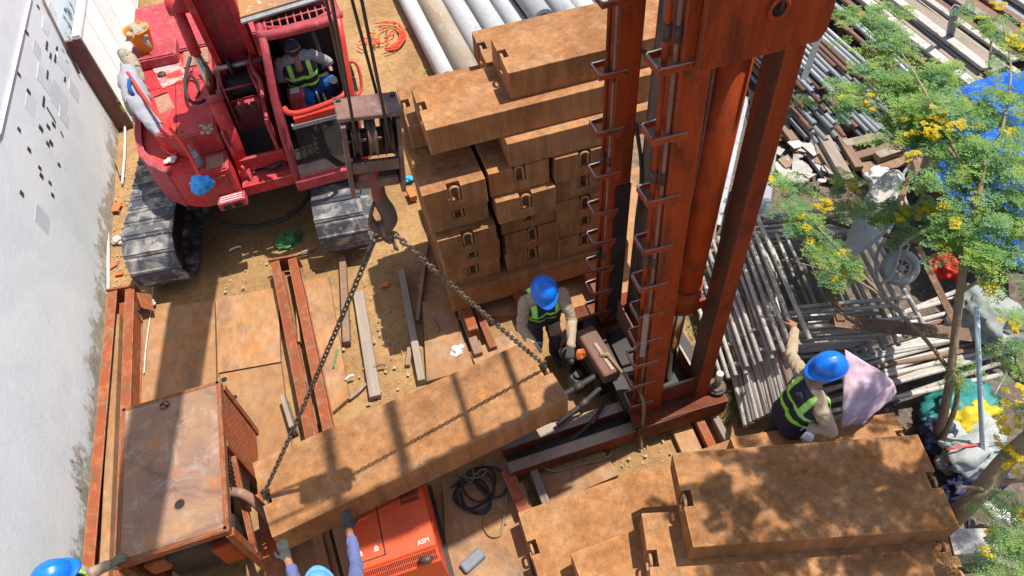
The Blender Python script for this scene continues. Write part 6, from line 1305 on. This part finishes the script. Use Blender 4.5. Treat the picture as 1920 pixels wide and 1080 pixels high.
# countless small stones and scraps
st_ = MB()
for i in range(2300):
    r = RT.random() if i < 1700 else 2
    if r == 2: px, py = RT.uniform(1500, 2500), RT.uniform(150, 1000)
    elif r < .30: px, py = RT.uniform(195, 300), RT.uniform(230, 600)
    elif r < .55: px, py = RT.uniform(600, 880), RT.uniform(440, 780)
    elif r < .72: px, py = RT.uniform(640, 880), RT.uniform(0, 420)
    elif r < .84: px, py = RT.uniform(1100, 1340), RT.uniform(770, 880)
    elif r < .94: px, py = RT.uniform(1400, 1700), RT.uniform(230, 420)
    else: px, py = RT.uniform(400, 640), RT.uniform(420, 560)
    p = G(px, py, 0); s_ = RT.uniform(.005, .016) * (1.8 if RT.random() < .05 else 1); p.z = gz(p.x, p.y) + s_ * .3
    bmv = bmesh.ops.create_icosphere(st_.bm, subdivisions=1, radius=s_)['verts']
    for v in bmv: v.co = Vector((v.co.x * RT.uniform(.8, 1.3), v.co.y * RT.uniform(.8, 1.3), v.co.z * .6)) + p
so_ = st_.build('stones', mat('loose_stones', (.30, .19, .10), (.36, .26, .16), (.22, .14, .08), scale=2, rough=.95, bump=.2)); so_['kind'] = 'stuff'; so_['label'] = 'loose small stones on the dirt'
sc_ = MB()
for i in range(300):
    r = RT.random()
    if r < .3: px, py = RT.uniform(200, 250), RT.uniform(330, 560)
    elif r < .65: px, py = RT.uniform(610, 880), RT.uniform(480, 760)
    elif r < .8: px, py = RT.uniform(650, 800), RT.uniform(30, 300)
    elif r < .92: px, py = RT.uniform(1120, 1330), RT.uniform(790, 880)
    else: px, py = RT.uniform(410, 530), RT.uniform(380, 560)
    p = G(px, py, 0); p.z = max(gz(p.x, p.y), 0) + .012; s_ = RT.uniform(.006, .024); a = RT.uniform(0, 6.28); n_ = 5
    vs_ = [p + Vector((math.cos(a + k * 1.257) * s_ * RT.uniform(.5, 1.2), math.sin(a + k * 1.257) * s_ * RT.uniform(.5, 1.2), RT.uniform(-.006, .01))) for k in range(n_)]; sc_.prism(vs_, (0, 0, -.004))
sp_ = sc_.build('scraps', mat('grubby_scraps', (.42, .36, .29), (.33, .27, .20), (.55, .51, .45), scale=3, rough=.9)); sp_['kind'] = 'stuff'; sp_['label'] = 'tiny pale paper and plastic scraps on the dirt'
# ================================================================== people
def vest_mat():
    m = bpy.data.materials.new('safety_vest'); m.use_nodes = True; t = m.node_tree; N = t.nodes; L = t.links; b = N['Principled BSDF']
    tc = N.new('ShaderNodeTexCoord'); s = N.new('ShaderNodeSeparateXYZ'); L.new(tc.outputs['Object'], s.inputs[0])
    def mth(op, a, c):
        x = N.new('ShaderNodeMath'); x.operation = op
        for i, v in enumerate((a, c)):
            if v is None: continue
            if isinstance(v, (int, float)): x.inputs[i].default_value = v
            else: L.new(v, x.inputs[i])
        return x.outputs[0]
    def band(src, c, h): return mth('LESS_THAN', mth('ABSOLUTE', mth('SUBTRACT', src, c), None), h)
    ax = mth('ABSOLUTE', s.outputs[0], None)
    vert = mth('MULTIPLY', band(ax, .118, .028), mth('GREATER_THAN', s.outputs[2], -.05))
    h1 = band(s.outputs[2], -.065, .024); h2 = band(s.outputs[2], -.185, .02)
    mk = mth('MAXIMUM', vert, mth('MAXIMUM', h1, h2))
    core = mth('MAXIMUM', mth('MULTIPLY', band(ax, .118, .011), mth('GREATER_THAN', s.outputs[2], -.05)), band(s.outputs[2], -.065, .009))
    n = N.new('ShaderNodeTexNoise'); n.inputs['Scale'].default_value = 25; L.new(tc.outputs['Object'], n.inputs[0])
    def mix(f, a, c):
        x = N.new('ShaderNodeMix'); x.data_type = 'RGBA'
        L.new(f, x.inputs[0])
        for k, v in ((6, a), (7, c)):
            if isinstance(v, tuple): x.inputs[k].default_value = (*v, 1)
            else: L.new(v, x.inputs[k])
        return x.outputs[2]
    c = mix(n.outputs['Fac'], (.012, .014, .028), (.028, .032, .055)); c = mix(mk, c, (.33, .80, .045)); c = mix(core, c, (.50, .78, .30))
    L.new(c, b.inputs['Base Color']); b.inputs['Roughness'].default_value = .8
    bp = N.new('ShaderNodeBump'); bp.inputs['Strength'].default_value = .3; bp.inputs['Distance'].default_value = .01; L.new(n.outputs['Fac'], bp.inputs['Height']); L.new(bp.outputs[0], b.inputs['Normal'])
    return m
VEST = vest_mat()
class Body:
    def __init__(s): s.pr = []          # (kind tag, p0, p1, r0, r1)
    def cap(s, tg, p0, p1, r0, r1=None): s.pr.append((tg, Vector(p0), Vector(p1), r0, r0 if r1 is None else r1))
    def ell(s, tg, c, ax, r0, flat=None):
        """stretched ball: axis vector ax either side of c"""
        c = Vector(c); a = Vector(ax); s.pr.append((tg, c - a, c + a, r0, r0))
    def hand(s, tg, w_, d, n, curl=.35, sc=1.0, side=1, spread=.12):
        """palm, four fingers of unequal length with two bends, thumb from the side of the palm"""
        d = Vector(d).normalized(); n = Vector(n); n = (n - d * n.dot(d)).normalized(); x = d.cross(n).normalized() * side; w_ = Vector(w_)
        for k in (-.028, -.009, .009, .028): s.cap(tg, w_ + d * .012 * sc + x * k * .7 * sc, w_ + d * .085 * sc + x * k * sc, .015 * sc, .013 * sc)
        for k, (o, ln) in enumerate(((-.033, .066), (-.011, .078), (.011, .074), (.033, .058))):
            b = w_ + d * .088 * sc + x * o * sc; dd = (d + x * (o / .033) * spread).normalized(); c1, c2 = curl, curl * 2.0
            d1 = (dd * math.cos(c1) + n * math.sin(c1)); d2 = (dd * math.cos(c2) + n * math.sin(c2)); m_ = b + d1 * ln * .52 * sc
            s.cap(tg, b, m_, .0105 * sc, .0095 * sc); s.cap(tg, m_, m_ + d2 * ln * .48 * sc, .0095 * sc, .008 * sc)
        tb_ = w_ + d * .03 * sc - x * .034 * sc; t1 = tb_ + (d * .55 - x * .75 + n * .3).normalized() * .042 * sc; s.cap(tg, tb_, t1, .0125 * sc, .011 * sc); s.cap(tg, t1, t1 + (d * .85 - x * .2 + n * .45).normalized() * .032 * sc, .011 * sc, .009 * sc)
    def head(s, c, f, up, sc=1.0):
        c = Vector(c); f = Vector(f).normalized(); up = Vector(up); up = (up - f * up.dot(f)).normalized(); x = f.cross(up)
        s.cap('skin', c - f * .022 * sc + up * .035 * sc, c + f * .022 * sc + up * .035 * sc, .084 * sc, .078 * sc)
        s.cap('skin', c + f * .03 * sc + up * .0, c + f * .048 * sc - up * .068 * sc, .062 * sc, .042 * sc)
        s.cap('skin', c + f * .095 * sc + up * .012 * sc, c + f * .112 * sc - up * .022 * sc, .010 * sc, .0155 * sc)
        for k in (-1, 1):
            s.cap('skin', c + x * k * .082 * sc + up * .015 * sc - f * .01 * sc, c + x * k * .084 * sc - up * .025 * sc, .014 * sc, .010 * sc)
            s.cap('skin', c + f * .078 * sc + up * .028 * sc + x * k * .02 * sc, c + f * .070 * sc + up * .028 * sc + x * k * .045 * sc, .013 * sc, .011 * sc)
        s.cap('skin', c + f * .085 * sc - up * .052 * sc - x * .014 * sc, c + f * .085 * sc - up * .052 * sc + x * .014 * sc, .011 * sc)
        return (c, f, up, x)
    def build(s, root, mats, voxel=.0075, wr=.010):
        bm = bmesh.new()
        for (tg, a, b, r0, r1) in s.pr:
            d = b - a; ln = max(d.length, 1e-5); q = d.to_track_quat('Z', 'Y').to_matrix().to_4x4() if d.length > 1e-5 else Matrix()
            n = 14; m = 5; rings = []
            for i in range(1, m + 1): th = math.pi / 2 * i / m; rings.append((r0 * math.sin(th), -r0 * math.cos(th)))
            for i in range(0, m): th = math.pi / 2 * i / m; rings.append((r1 * math.cos(th), ln + r1 * math.sin(th)))
            T_ = Matrix.Translation(a) @ q; V0 = bm.verts.new(T_ @ Vector((0, 0, -r0))); V1 = bm.verts.new(T_ @ Vector((0, 0, ln + r1)))
            R4 = [[bm.verts.new(T_ @ Vector((r * math.cos(2 * math.pi * k / n), r * math.sin(2 * math.pi * k / n), h))) for k in range(n)] for r, h in rings]
            for k in range(n):
                j = (k + 1) % n; bm.faces.new((V0, R4[0][j], R4[0][k])); bm.faces.new((V1, R4[-1][k], R4[-1][j]))
                for i in range(len(R4) - 1): bm.faces.new((R4[i][k], R4[i][j], R4[i + 1][j], R4[i + 1][k]))
        off = wl(root)
        for v in bm.verts: v.co -= off
        me = bpy.data.meshes.new('tmp'); bm.to_mesh(me); bm.free(); t_ = bpy.data.objects.new('tmp', me); col.objects.link(t_)
        rm = t_.modifiers.new('r', 'REMESH'); rm.mode = 'VOXEL'; rm.voxel_size = voxel; sm = t_.modifiers.new('s', 'SMOOTH'); sm.iterations = 4; sm.factor = .5
        dg = bpy.context.evaluated_depsgraph_get(); ev = bpy.data.meshes.new_from_object(t_.evaluated_get(dg)); bpy.data.objects.remove(t_)
        nv = len(ev.vertices); co = np.empty(nv * 3); ev.vertices.foreach_get('co', co); co = co.reshape(-1, 3)
        tags = sorted({p[0] for p in s.pr}); best = np.full(nv, 1e9); bi = np.zeros(nv, int)
        for (tg, a, b, r0, r1) in s.pr:
            a_ = np.array(a - off); d = np.array(b - a); L2 = max(d.dot(d), 1e-9); t = np.clip(((co - a_) @ d) / L2, 0, 1); ds = np.linalg.norm(co - a_ - t[:, None] * d, axis=1) - (r0 + (r1 - r0) * t)
            k = ds < best; best[k] = ds[k]; bi[k] = tags.index(tg)
        # cloth folds
        no = np.empty(nv * 3); ev.vertices.foreach_get('normal', no); no = no.reshape(-1, 3)
        for i in range(nv):
            if tags[bi[i]] in ('shirt', 'pants', 'torso'):
                p = Vector(co[i]); h = noise.fractal(Vector((p.x * 9, p.y * 9, p.z * 15)), .8, 2.1, 3) * wr + abs(noise.noise(Vector((p.x * 5, p.y * 5, p.z * 22)))) * wr * 1.2; co[i] += no[i] * h
        ev.vertices.foreach_set('co', co.ravel()); ev.materials.clear()
        for tg in tags: ev.materials.append(mats[tg])
        for p in ev.polygons:
            p.use_smooth = True; vv = [bi[k] for k in p.vertices]; p.material_index = int(max(set(vv), key=vv.count))
        ev.name = 'body'; o = bpy.data.objects.new('body', ev); col.objects.link(o); o.parent = root
        s.co, s.bi, s.tags, s.mesh, s.no = co, bi, tags, ev, no
        return o
    def vest(s, root, chest, xdir, updir, body):
        """sleeveless shell lifted off the torso surface; local axes follow the spine"""
        ti = s.tags.index('torso'); x = Vector(xdir).normalized(); z = Vector(updir); z = (z - x * z.dot(x)).normalized(); y = z.cross(x)
        Fm = Matrix((x, y, z)).transposed().to_4x4(); Fm.translation = Vector(chest); inv = Fm.inverted(); off = wl(root)
        keep = [p for p in s.mesh.polygons if all(s.bi[k] == ti for k in p.vertices)]; used = {}
        vs, fs = [], []
        for p in keep:
            f = []
            for k in p.vertices:
                if k not in used: used[k] = len(vs); vs.append(inv @ (Vector(s.co[k]) + off + Vector(s.no[k]) * .011))
                f.append(used[k])
            fs.append(f)
        me = bpy.data.meshes.new('vest'); me.from_pydata(vs, [], fs); me.materials.append(VEST)
        for p in me.polygons: p.use_smooth = True
        o = bpy.data.objects.new('safety_vest', me); col.objects.link(o); o.parent = root; Fm.translation = Vector(chest) - off; o.matrix_local = Fm
        sd_ = o.modifiers.new('t', 'SOLIDIFY'); sd_.thickness = .008; return o
def helmet(root, c, f, up, m, sc=1.0, name='hard_hat'):
    c = Vector(c); f = Vector(f).normalized(); up = Vector(up); up = (up - f * up.dot(f)).normalized(); x = f.cross(up)
    F_ = lambda a, b, h: c + x * a * sc + f * b * sc + up * h * sc
    mb = MB(); n = 32; rings = []
    for i in range(12):
        th = math.pi / 2 * i / 11; rr = math.cos(th); h = .125 * math.sin(th); row = []
        for k in range(n):
            a = 2 * math.pi * k / n; ca, sa = math.cos(a), math.sin(a); ridge = .007 * math.exp(-((ca * rr * .118) / .016) ** 2) * (1 if i > 2 else 0)
            row.append(mb.bm.verts.new(F_(ca * .118 * rr ** .85, sa * .142 * rr ** .85, h + ridge + .02)))
        rings.append(row)
    br = []
    for k in range(n):
        a = 2 * math.pi * k / n; sa = math.sin(a); e = .012 + (.05 * max(0, sa) ** 2); br.append(mb.bm.verts.new(F_(math.cos(a) * (.118 + min(e, .02)), sa * .142 + (e if sa > 0 else -e) * abs(sa), .012 - .012 * max(0, sa))))
    rings = [br] + rings
    for i in range(len(rings) - 1):
        for k in range(n): fc = mb.bm.faces.new((rings[i][k], rings[i][(k + 1) % n], rings[i + 1][(k + 1) % n], rings[i + 1][k])); fc.smooth = True
    try: mb.bm.faces.new(rings[-1])
    except ValueError: pass
    o = mb.build(name, m, root); md = o.modifiers.new('t', 'SOLIDIFY'); md.thickness = .005; md = o.modifiers.new('s', 'SUBSURF'); md.levels = 1; md.render_levels = 1
    MB().tube([F_(math.cos(a) * .12, math.sin(a) * .144, .008) for a in [2 * math.pi * k / 24 for k in range(24)]], .004 * sc, n=6, smooth_it=0, closed=True).build('rim_bead', m, o)
    for k in (-1, 1): MB().tube([F_(k * .105, .03, .01), F_(k * .085, .045, -.06), F_(k * .03, .06, -.115)], .004, n=5).build('chin_strap', M['rubber'], o)
    return o
def eyes(root, hd, sc=1.0):
    c, f, up, x = hd
    for k in (-1, 1):
        MB().blob(c + f * .083 * sc + up * .008 * sc + x * k * .031 * sc, (.011 * sc, .006 * sc, .006 * sc), 0, 2).build('eye', M['hair'], root)
def person(label, base):
    return thing('person', label, 'person', base)
U = Vector((0, 0, 1))
# ---- worker steering the hanging block, facing the camera
w1 = person('worker in blue hard hat and striped vest holding the right end of the hanging block', (1.22, 4.2, .03)); B_ = Body()
pel = Vector((1.22, 4.17, .95)); che = Vector((1.20, 4.08, 1.30)); nk = Vector((1.19, 4.00, 1.50)); hdc = Vector((1.18, 3.93, 1.61))
B_.cap('pants', pel + Vector((-.07, 0, 0)), pel + Vector((.07, 0, 0)), .125)
B_.cap('torso', pel + Vector((-.05, -.01, .06)), che + Vector((-.07, 0, -.05)), .118, .125); B_.cap('torso', pel + Vector((.05, -.01, .06)), che + Vector((.07, 0, -.05)), .118, .125)
B_.cap('torso', che + Vector((-.08, 0, .03)), che + Vector((.08, 0, .03)), .125); B_.cap('torso', che + Vector((-.10, -.02, .13)), che + Vector((.10, -.02, .13)), .075)
sl_, sr_ = Vector((1.01, 4.04, 1.42)), Vector((1.38, 4.00, 1.42))
B_.cap('shirt', sl_ + Vector((.05, 0, .01)), nk + Vector((-.02, 0, -.02)), .06, .058); B_.cap('shirt', sr_ + Vector((-.05, 0, .01)), nk + Vector((.02, 0, -.02)), .06, .058); B_.cap('skin', nk, hdc, .052, .05)
el = Vector((.93, 3.95, 1.14)); wl_ = Vector((.97, 3.76, 1.15)); er = Vector((1.42, 3.84, 1.16)); wr_ = Vector((1.30, 3.55, 1.20))
B_.cap('shirt', sl_, el, .060, .050); B_.cap('shirt', el, wl_, .050, .041); B_.hand('glove', wl_, (.2, -1, -.1), (0, 0, -1), .5, side=-1)
B_.cap('shirt', sr_, er, .060, .050); B_.cap('shirt', er, wr_, .050, .040); B_.hand('glove', wr_, (-.45, -1, .05), (-.2, 0, -1), .6)
for s in (-1, 1):
    hp_ = pel + Vector((s * .085, 0, -.05)); kn = Vector((1.22 + s * .11, 4.12, .52)); an = Vector((1.22 + s * .12, 4.22, .13)); B_.cap('pants', hp_, kn, .088, .068); B_.cap('pants', kn, an, .066, .052); B_.cap('boot', an + Vector((0, .03, -.05)), an + Vector((s * .02, -.15, -.065)), .046, .04)
hd = B_.head(hdc, (-.08, -.82, -.57), U); b1 = B_.build(w1, {'pants': M['darkcloth'], 'torso': M['khaki'], 'shirt': M['khaki'], 'skin': M['skin'], 'glove': M['glove'], 'boot': M['rubber']})
B_.vest(w1, che + Vector((0, 0, .02)), (1, -.05, 0), (nk - pel), b1); helmet(w1, hdc + Vector((0, .005, .035)), (-.08, -.88, -.36), U, M['helmet']); eyes(w1, hd)
MB().blob(hdc + Vector((0, .035, -.01)), (.088, .085, .07), .05, 2).build('hair', M['hair'], w1)
MB().sheet([pel + Vector((.0, -.16, .02)), pel + Vector((.13, -.15, .02)), pel + Vector((.14, -.15, -.22)), pel + Vector((.02, -.16, -.2))], 6, 6, .02, 8, 3).build('apron_rag', M['ragtan'], w1)
pg = wr_ + Vector((.05, -.12, -.02)); tag(MB().blob(pg, (.05, .04, .06), .4, 2, 3).build('orange_grip', M['padorange'], loc=pg), 'orange grip held against the end of the hanging block', 'grip')
# ---- worker with the pink bag, seen from above, facing left
w2 = person('worker in blue hard hat reaching to the scaffold frames, pink bag behind', (2.98, 2.3, .03)); B_ = Body()
pel = Vector((2.90, 2.27, .98)); che = Vector((2.98, 2.25, 1.33)); nk = Vector((3.0, 2.27, 1.52)); hdc = G(1552, 692, 1.62); fw = Vector((-1, .12, 0)).normalized(); rt = Vector((.12, 1, 0)).normalized()
B_.cap('pants', pel - rt * .07, pel + rt * .07, .125)
for s in (-1, 1): B_.cap('torso', pel + rt * s * .05 + U * .06, che + rt * s * .07 - U * .05, .118, .125)
B_.cap('torso', che - rt * .08 + U * .03, che + rt * .08 + U * .03, .125); B_.cap('torso', che - rt * .1 + U * .12, che + rt * .1 + U * .12, .075)
sf, sn = che + rt * .19 + U * .12, che - rt * .19 + U * .11
for s_ in (sf, sn): B_.cap('shirt', s_.lerp(nk, .25), nk - U * .02, .06, .056)
B_.cap('skin', nk, hdc, .052, .05)
hf = G(1486, 602, 1.22); wf = hf + (sf - hf).normalized() * .11; ef = sf.lerp(wf, .5) + Vector((-.05, -.0, -.07))
B_.cap('shirt', sf, ef, .060, .050); B_.cap('shirt', ef, wf - (hf - wf) * .5, .050, .041); B_.cap('skin', wf - (hf - wf) * .6, wf, .032, .028); B_.hand('skin', wf, hf - wf, (-.3, .1, -1), .3, side=-1, spread=.3)
hn = G(1512, 824, 1.22); wn = hn + Vector((.10, .06, .05)); en = sn + Vector((.0, -.16, -.22)); en = (en + sn.lerp(wn, .5)) / 2 + Vector((.06, -.04, .0))
B_.cap('shirt', sn, en, .066, .056); B_.cap('shirt', en, wn, .056, .045); B_.hand('glove', wn, hn - wn, (-.2, 0, -1), .35)
for s in (-1, 1):
    hp_ = pel + rt * s * .085 - U * .05; kn = hp_ + fw * .03 - U * .42; an = hp_ - fw * .02 - U * .80; B_.cap('pants', hp_, kn, .088, .068); B_.cap('pants', kn, an, .066, .052); B_.cap('boot', an - U * .04 - fw * .03, an - U * .05 + fw * .15, .046, .04)
hd = B_.head(hdc, fw + Vector((0, .0, -.42)), U); b2 = B_.build(w2, {'pants': M['darkcloth'], 'torso': M['khaki'], 'shirt': M['khaki'], 'skin': M['skin'], 'glove': M['greyshirt'], 'boot': M['rubber']})
B_.vest(w2, che + U * .02, rt, nk - pel, b2); helmet(w2, hdc + U * .03, fw + Vector((0, 0, -.2)), U, M['helmet'], 1.04); eyes(w2, hd)
MB().blob(hdc + Vector((.035, 0, -.01)), (.085, .088, .07), .05, 2).build('hair', M['hair'], w2)
pk = MB(); q = [G(1584, 655, 1.50), G(1652, 696, 1.42), G(1674, 716, 1.34), G(1577, 803, 1.12)]
pk.sheet([q[0], q[1], q[2], q[3]], 18, 18, .05, 3.5, 3, .012); pk.sheet([q[2] + Vector((0, 0, .003)), G(1681, 734, 1.24), G(1614, 797, 1.06), q[3] + Vector((0, 0, .003))], 14, 14, .03, 4, 5, .012)
pk.sheet([q[0] - Vector((.02, .0, .25)), q[1] - Vector((.0, .0, .28)), G(1681, 734, 1.24) - U * .02, G(1614, 797, 1.06) - U * .02], 12, 12, .04, 4, 6, .012)
tag(pk.build('pink_bag', M['pinkcloth'], loc=q[3]), 'pale pink cloth bag carried on the back of the worker at right', 'bag')
# ---- worker at the lower left edge
w3 = person('worker in blue hard hat touching the rusty cabinet beside the white wall', (-3.18, 2.55, .03)); B_ = Body()
hdc = G(104, 1085, 1.60); fw = Vector((1, .25, 0)).normalized(); rt = Vector((.25, -1, 0)).normalized(); nk = hdc - U * .11 - fw * .03; che = nk - U * .2 - fw * .03; pel = che - U * .36
B_.cap('pants', pel - rt * .07, pel + rt * .07, .125)
for s in (-1, 1): B_.cap('torso', pel + rt * s * .05 + U * .06, che + rt * s * .07 - U * .05, .118, .125)
B_.cap('torso', che - rt * .08 + U * .03, che + rt * .08 + U * .03, .125); B_.cap('torso', che - rt * .1 + U * .12, che + rt * .1 + U * .12, .075)
sf, sn = che - rt * .19 + U * .12, che + rt * .19 + U * .11
for s_ in (sf, sn): B_.cap('shirt', s_.lerp(nk, .25), nk - U * .02, .06, .056)
B_.cap('skin', nk, hdc, .052, .05)
hf = G(222, 1048, 1.17); wf = G(200, 1062, 1.17); ef = sf.lerp(wf, .5) + Vector((0, -.02, -.10)); B_.cap('shirt', sf, ef, .060, .050); B_.cap('shirt', ef, wf, .050, .041); B_.hand('glove', wf, hf - wf, (0.2, 0, -1), .25)
en = sn + Vector((.05, -.05, -.28)); wn = en + Vector((.15, 0, -.2)); B_.cap('shirt', sn, en, .060, .050); B_.cap('shirt', en, wn, .050, .041); B_.hand('glove', wn, (.3, 0, -1), (0, 1, 0), .35)
for s in (-1, 1):
    hp_ = pel + rt * s * .085 - U * .05; kn = hp_ + fw * .03 - U * .42; an = Vector((hp_.x, hp_.y, .13)); B_.cap('pants', hp_, kn, .088, .068); B_.cap('pants', kn, an, .066, .052); B_.cap('boot', an - U * .04 - fw * .03, an - U * .05 + fw * .15, .046, .04)
hd = B_.head(hdc, fw + Vector((0, 0, -.3)), U); b3 = B_.build(w3, {'pants': M['darkcloth'], 'torso': M['khaki'], 'shirt': M['khaki'], 'skin': M['skin'], 'glove': M['gloveolive'], 'boot': M['rubber']})
B_.vest(w3, che + U * .02, -rt, nk - pel, b3); helmet(w3, hdc + U * .035, fw + Vector((0, 0, -.1)), U, M['helmet']); eyes(w3, hd)
# ---- worker below the hanging block, arms raised
w4 = person('worker in blue shirt at the bottom edge lifting both gloved hands to the hanging block', (-1.1, 1.72, .03)); B_ = Body()
hdc = G(602, 1112, 1.58); fw = Vector((-.1, 1, 0)).normalized(); rt = Vector((1, .1, 0)).normalized(); nk = hdc - U * .11 - fw * .03; che = nk - U * .2 - fw * .02; pel = che - U * .36
B_.cap('pants', pel - rt * .07, pel + rt * .07, .125)
for s in (-1, 1): B_.cap('torso', pel + rt * s * .05 + U * .06, che + rt * s * .07 - U * .05, .118, .125)
B_.cap('torso', che - rt * .08 + U * .03, che + rt * .08 + U * .03, .125); B_.cap('torso', che - rt * .1 + U * .12, che + rt * .1 + U * .12, .075)
for s, hp2, wp2, ez in ((1, G(652, 966, 1.20), G(655, 994, 1.17), -.10), (-1, G(531, 1022, 1.20), G(540, 1050, 1.17), -.12)):
    sh = che + rt * s * .19 + U * .12; B_.cap('shirt', sh.lerp(nk, .25), nk - U * .02, .06, .056); e_ = sh.lerp(wp2, .5) + rt * s * .01 + U * ez
    B_.cap('shirt', sh, e_, .060, .050); B_.cap('shirt', e_, e_.lerp(wp2, .72), .050, .042); B_.cap('skin', e_.lerp(wp2, .72), wp2, .034, .03); B_.hand('glove', wp2, hp2 - wp2 + U * .05, (0, .45, -1), .5, sc=1.12, side=s)
B_.cap('skin', nk, hdc, .052, .05)
for s in (-1, 1):
    hp_ = pel + rt * s * .085 - U * .05; kn = hp_ + fw * .05 - U * .42; an = Vector((hp_.x, hp_.y - .02, .13)); B_.cap('pants', hp_, kn, .088, .068); B_.cap('pants', kn, an, .066, .052); B_.cap('boot', an - U * .04 - fw * .03, an - U * .05 + fw * .15, .046, .04)
hd = B_.head(hdc, fw + Vector((0, 0, -.1)), U); b4 = B_.build(w4, {'pants': M['denim'], 'torso': M['blueshirt'], 'shirt': M['blueshirt'], 'skin': M['skin'], 'glove': M['glove'], 'boot': M['rubber']})
B_.vest(w4, che + U * .02, rt, nk - pel, b4); helmet(w4, hdc + U * .035, fw, U, mat('helmet_sky_blue', (.12, .36, .72), (.13, .38, .74), rough=.3, bump=0)); eyes(w4, hd)
# ---- operator in the cab
w5 = person('excavator operator in grey shirt, navy cap and lime-striped vest seated in the open cab', (-.5, 8.3, 1.5)); B_ = Body()
fw = Vector((.05, -1, 0)).normalized(); rt = Vector((1, .05, 0)).normalized(); hdc = G(549, 92, 2.20); nk = hdc - U * .11 - fw * .03; che = nk - U * .20 - fw * .05; pel = che - U * .32 - fw * .03
B_.cap('pants', pel - rt * .08, pel + rt * .08, .125)
for s in (-1, 1): B_.cap('torso', pel + rt * s * .05 + U * .05, che + rt * s * .07 - U * .05, .122, .13)
B_.cap('torso', che - rt * .09 + U * .03, che + rt * .09 + U * .03, .13); B_.cap('torso', che - rt * .11 + U * .12, che + rt * .11 + U * .12, .078)
for s, hp2 in ((-1, G(543, 150, 1.76)), (1, G(613, 118, 1.80))):
    sh = che + rt * s * .20 + U * .12; B_.cap('shirt', sh.lerp(nk, .25), nk - U * .02, .062, .058); e_ = sh.lerp(hp2, .5) + rt * s * .09 + U * -.06; w_ = e_.lerp(hp2, .75)
    B_.cap('shirt', sh, e_, .072, .058); B_.cap('shirt', e_, w_, .050, .041); B_.cap('skin', w_, w_.lerp(hp2, .4), .034, .03); B_.hand('skin', w_.lerp(hp2, .4), hp2 - w_ - U * .03, (0, .3, -1), .7, side=s)
for s, kp, fp_ in ((-1, G(578, 182, 1.62), G(592, 236, 1.15)), (1, G(622, 152, 1.62), G(612, 195, 1.2))):
    hp_ = pel + rt * s * .09; B_.cap('pants', hp_, kp, .095, .075); B_.cap('pants', kp, fp_ + U * .08, .07, .052); B_.cap('boot', fp_ + U * .02, fp_ + fw * .13, .045, .04)
B_.cap('skin', nk, hdc, .054, .052); B_.cap('skin', nk - U * .06 + fw * .07, nk - U * .14 + fw * .09, .04, .03)
hd = B_.head(hdc, fw + Vector((.02, 0, -.38)), U); b5 = B_.build(w5, {'pants': M['denim'], 'torso': M['greyshirt'], 'shirt': M['greyshirt'], 'skin': M['skin'], 'boot': M['rubber']})
B_.vest(w5, che + U * .02, rt, nk - pel, b5); eyes(w5, hd)
c, f, up, x = hd; cp = MB(); cp.blob(c + up * .045 - f * .008, (.088, .1, .078), 0, 3); cap_ = cp.build('cap', mat('navy_cap', (.03, .03, .055), (.04, .04, .07), rough=.9), w5)
MB().prism([c + up * .052 + f * .07 + x * .075, c + up * .045 + f * .135 + x * .05, c + up * .042 + f * .15, c + up * .045 + f * .135 - x * .05, c + up * .052 + f * .07 - x * .075], up * .008).build('peak', MATS['navy_cap'], cap_)
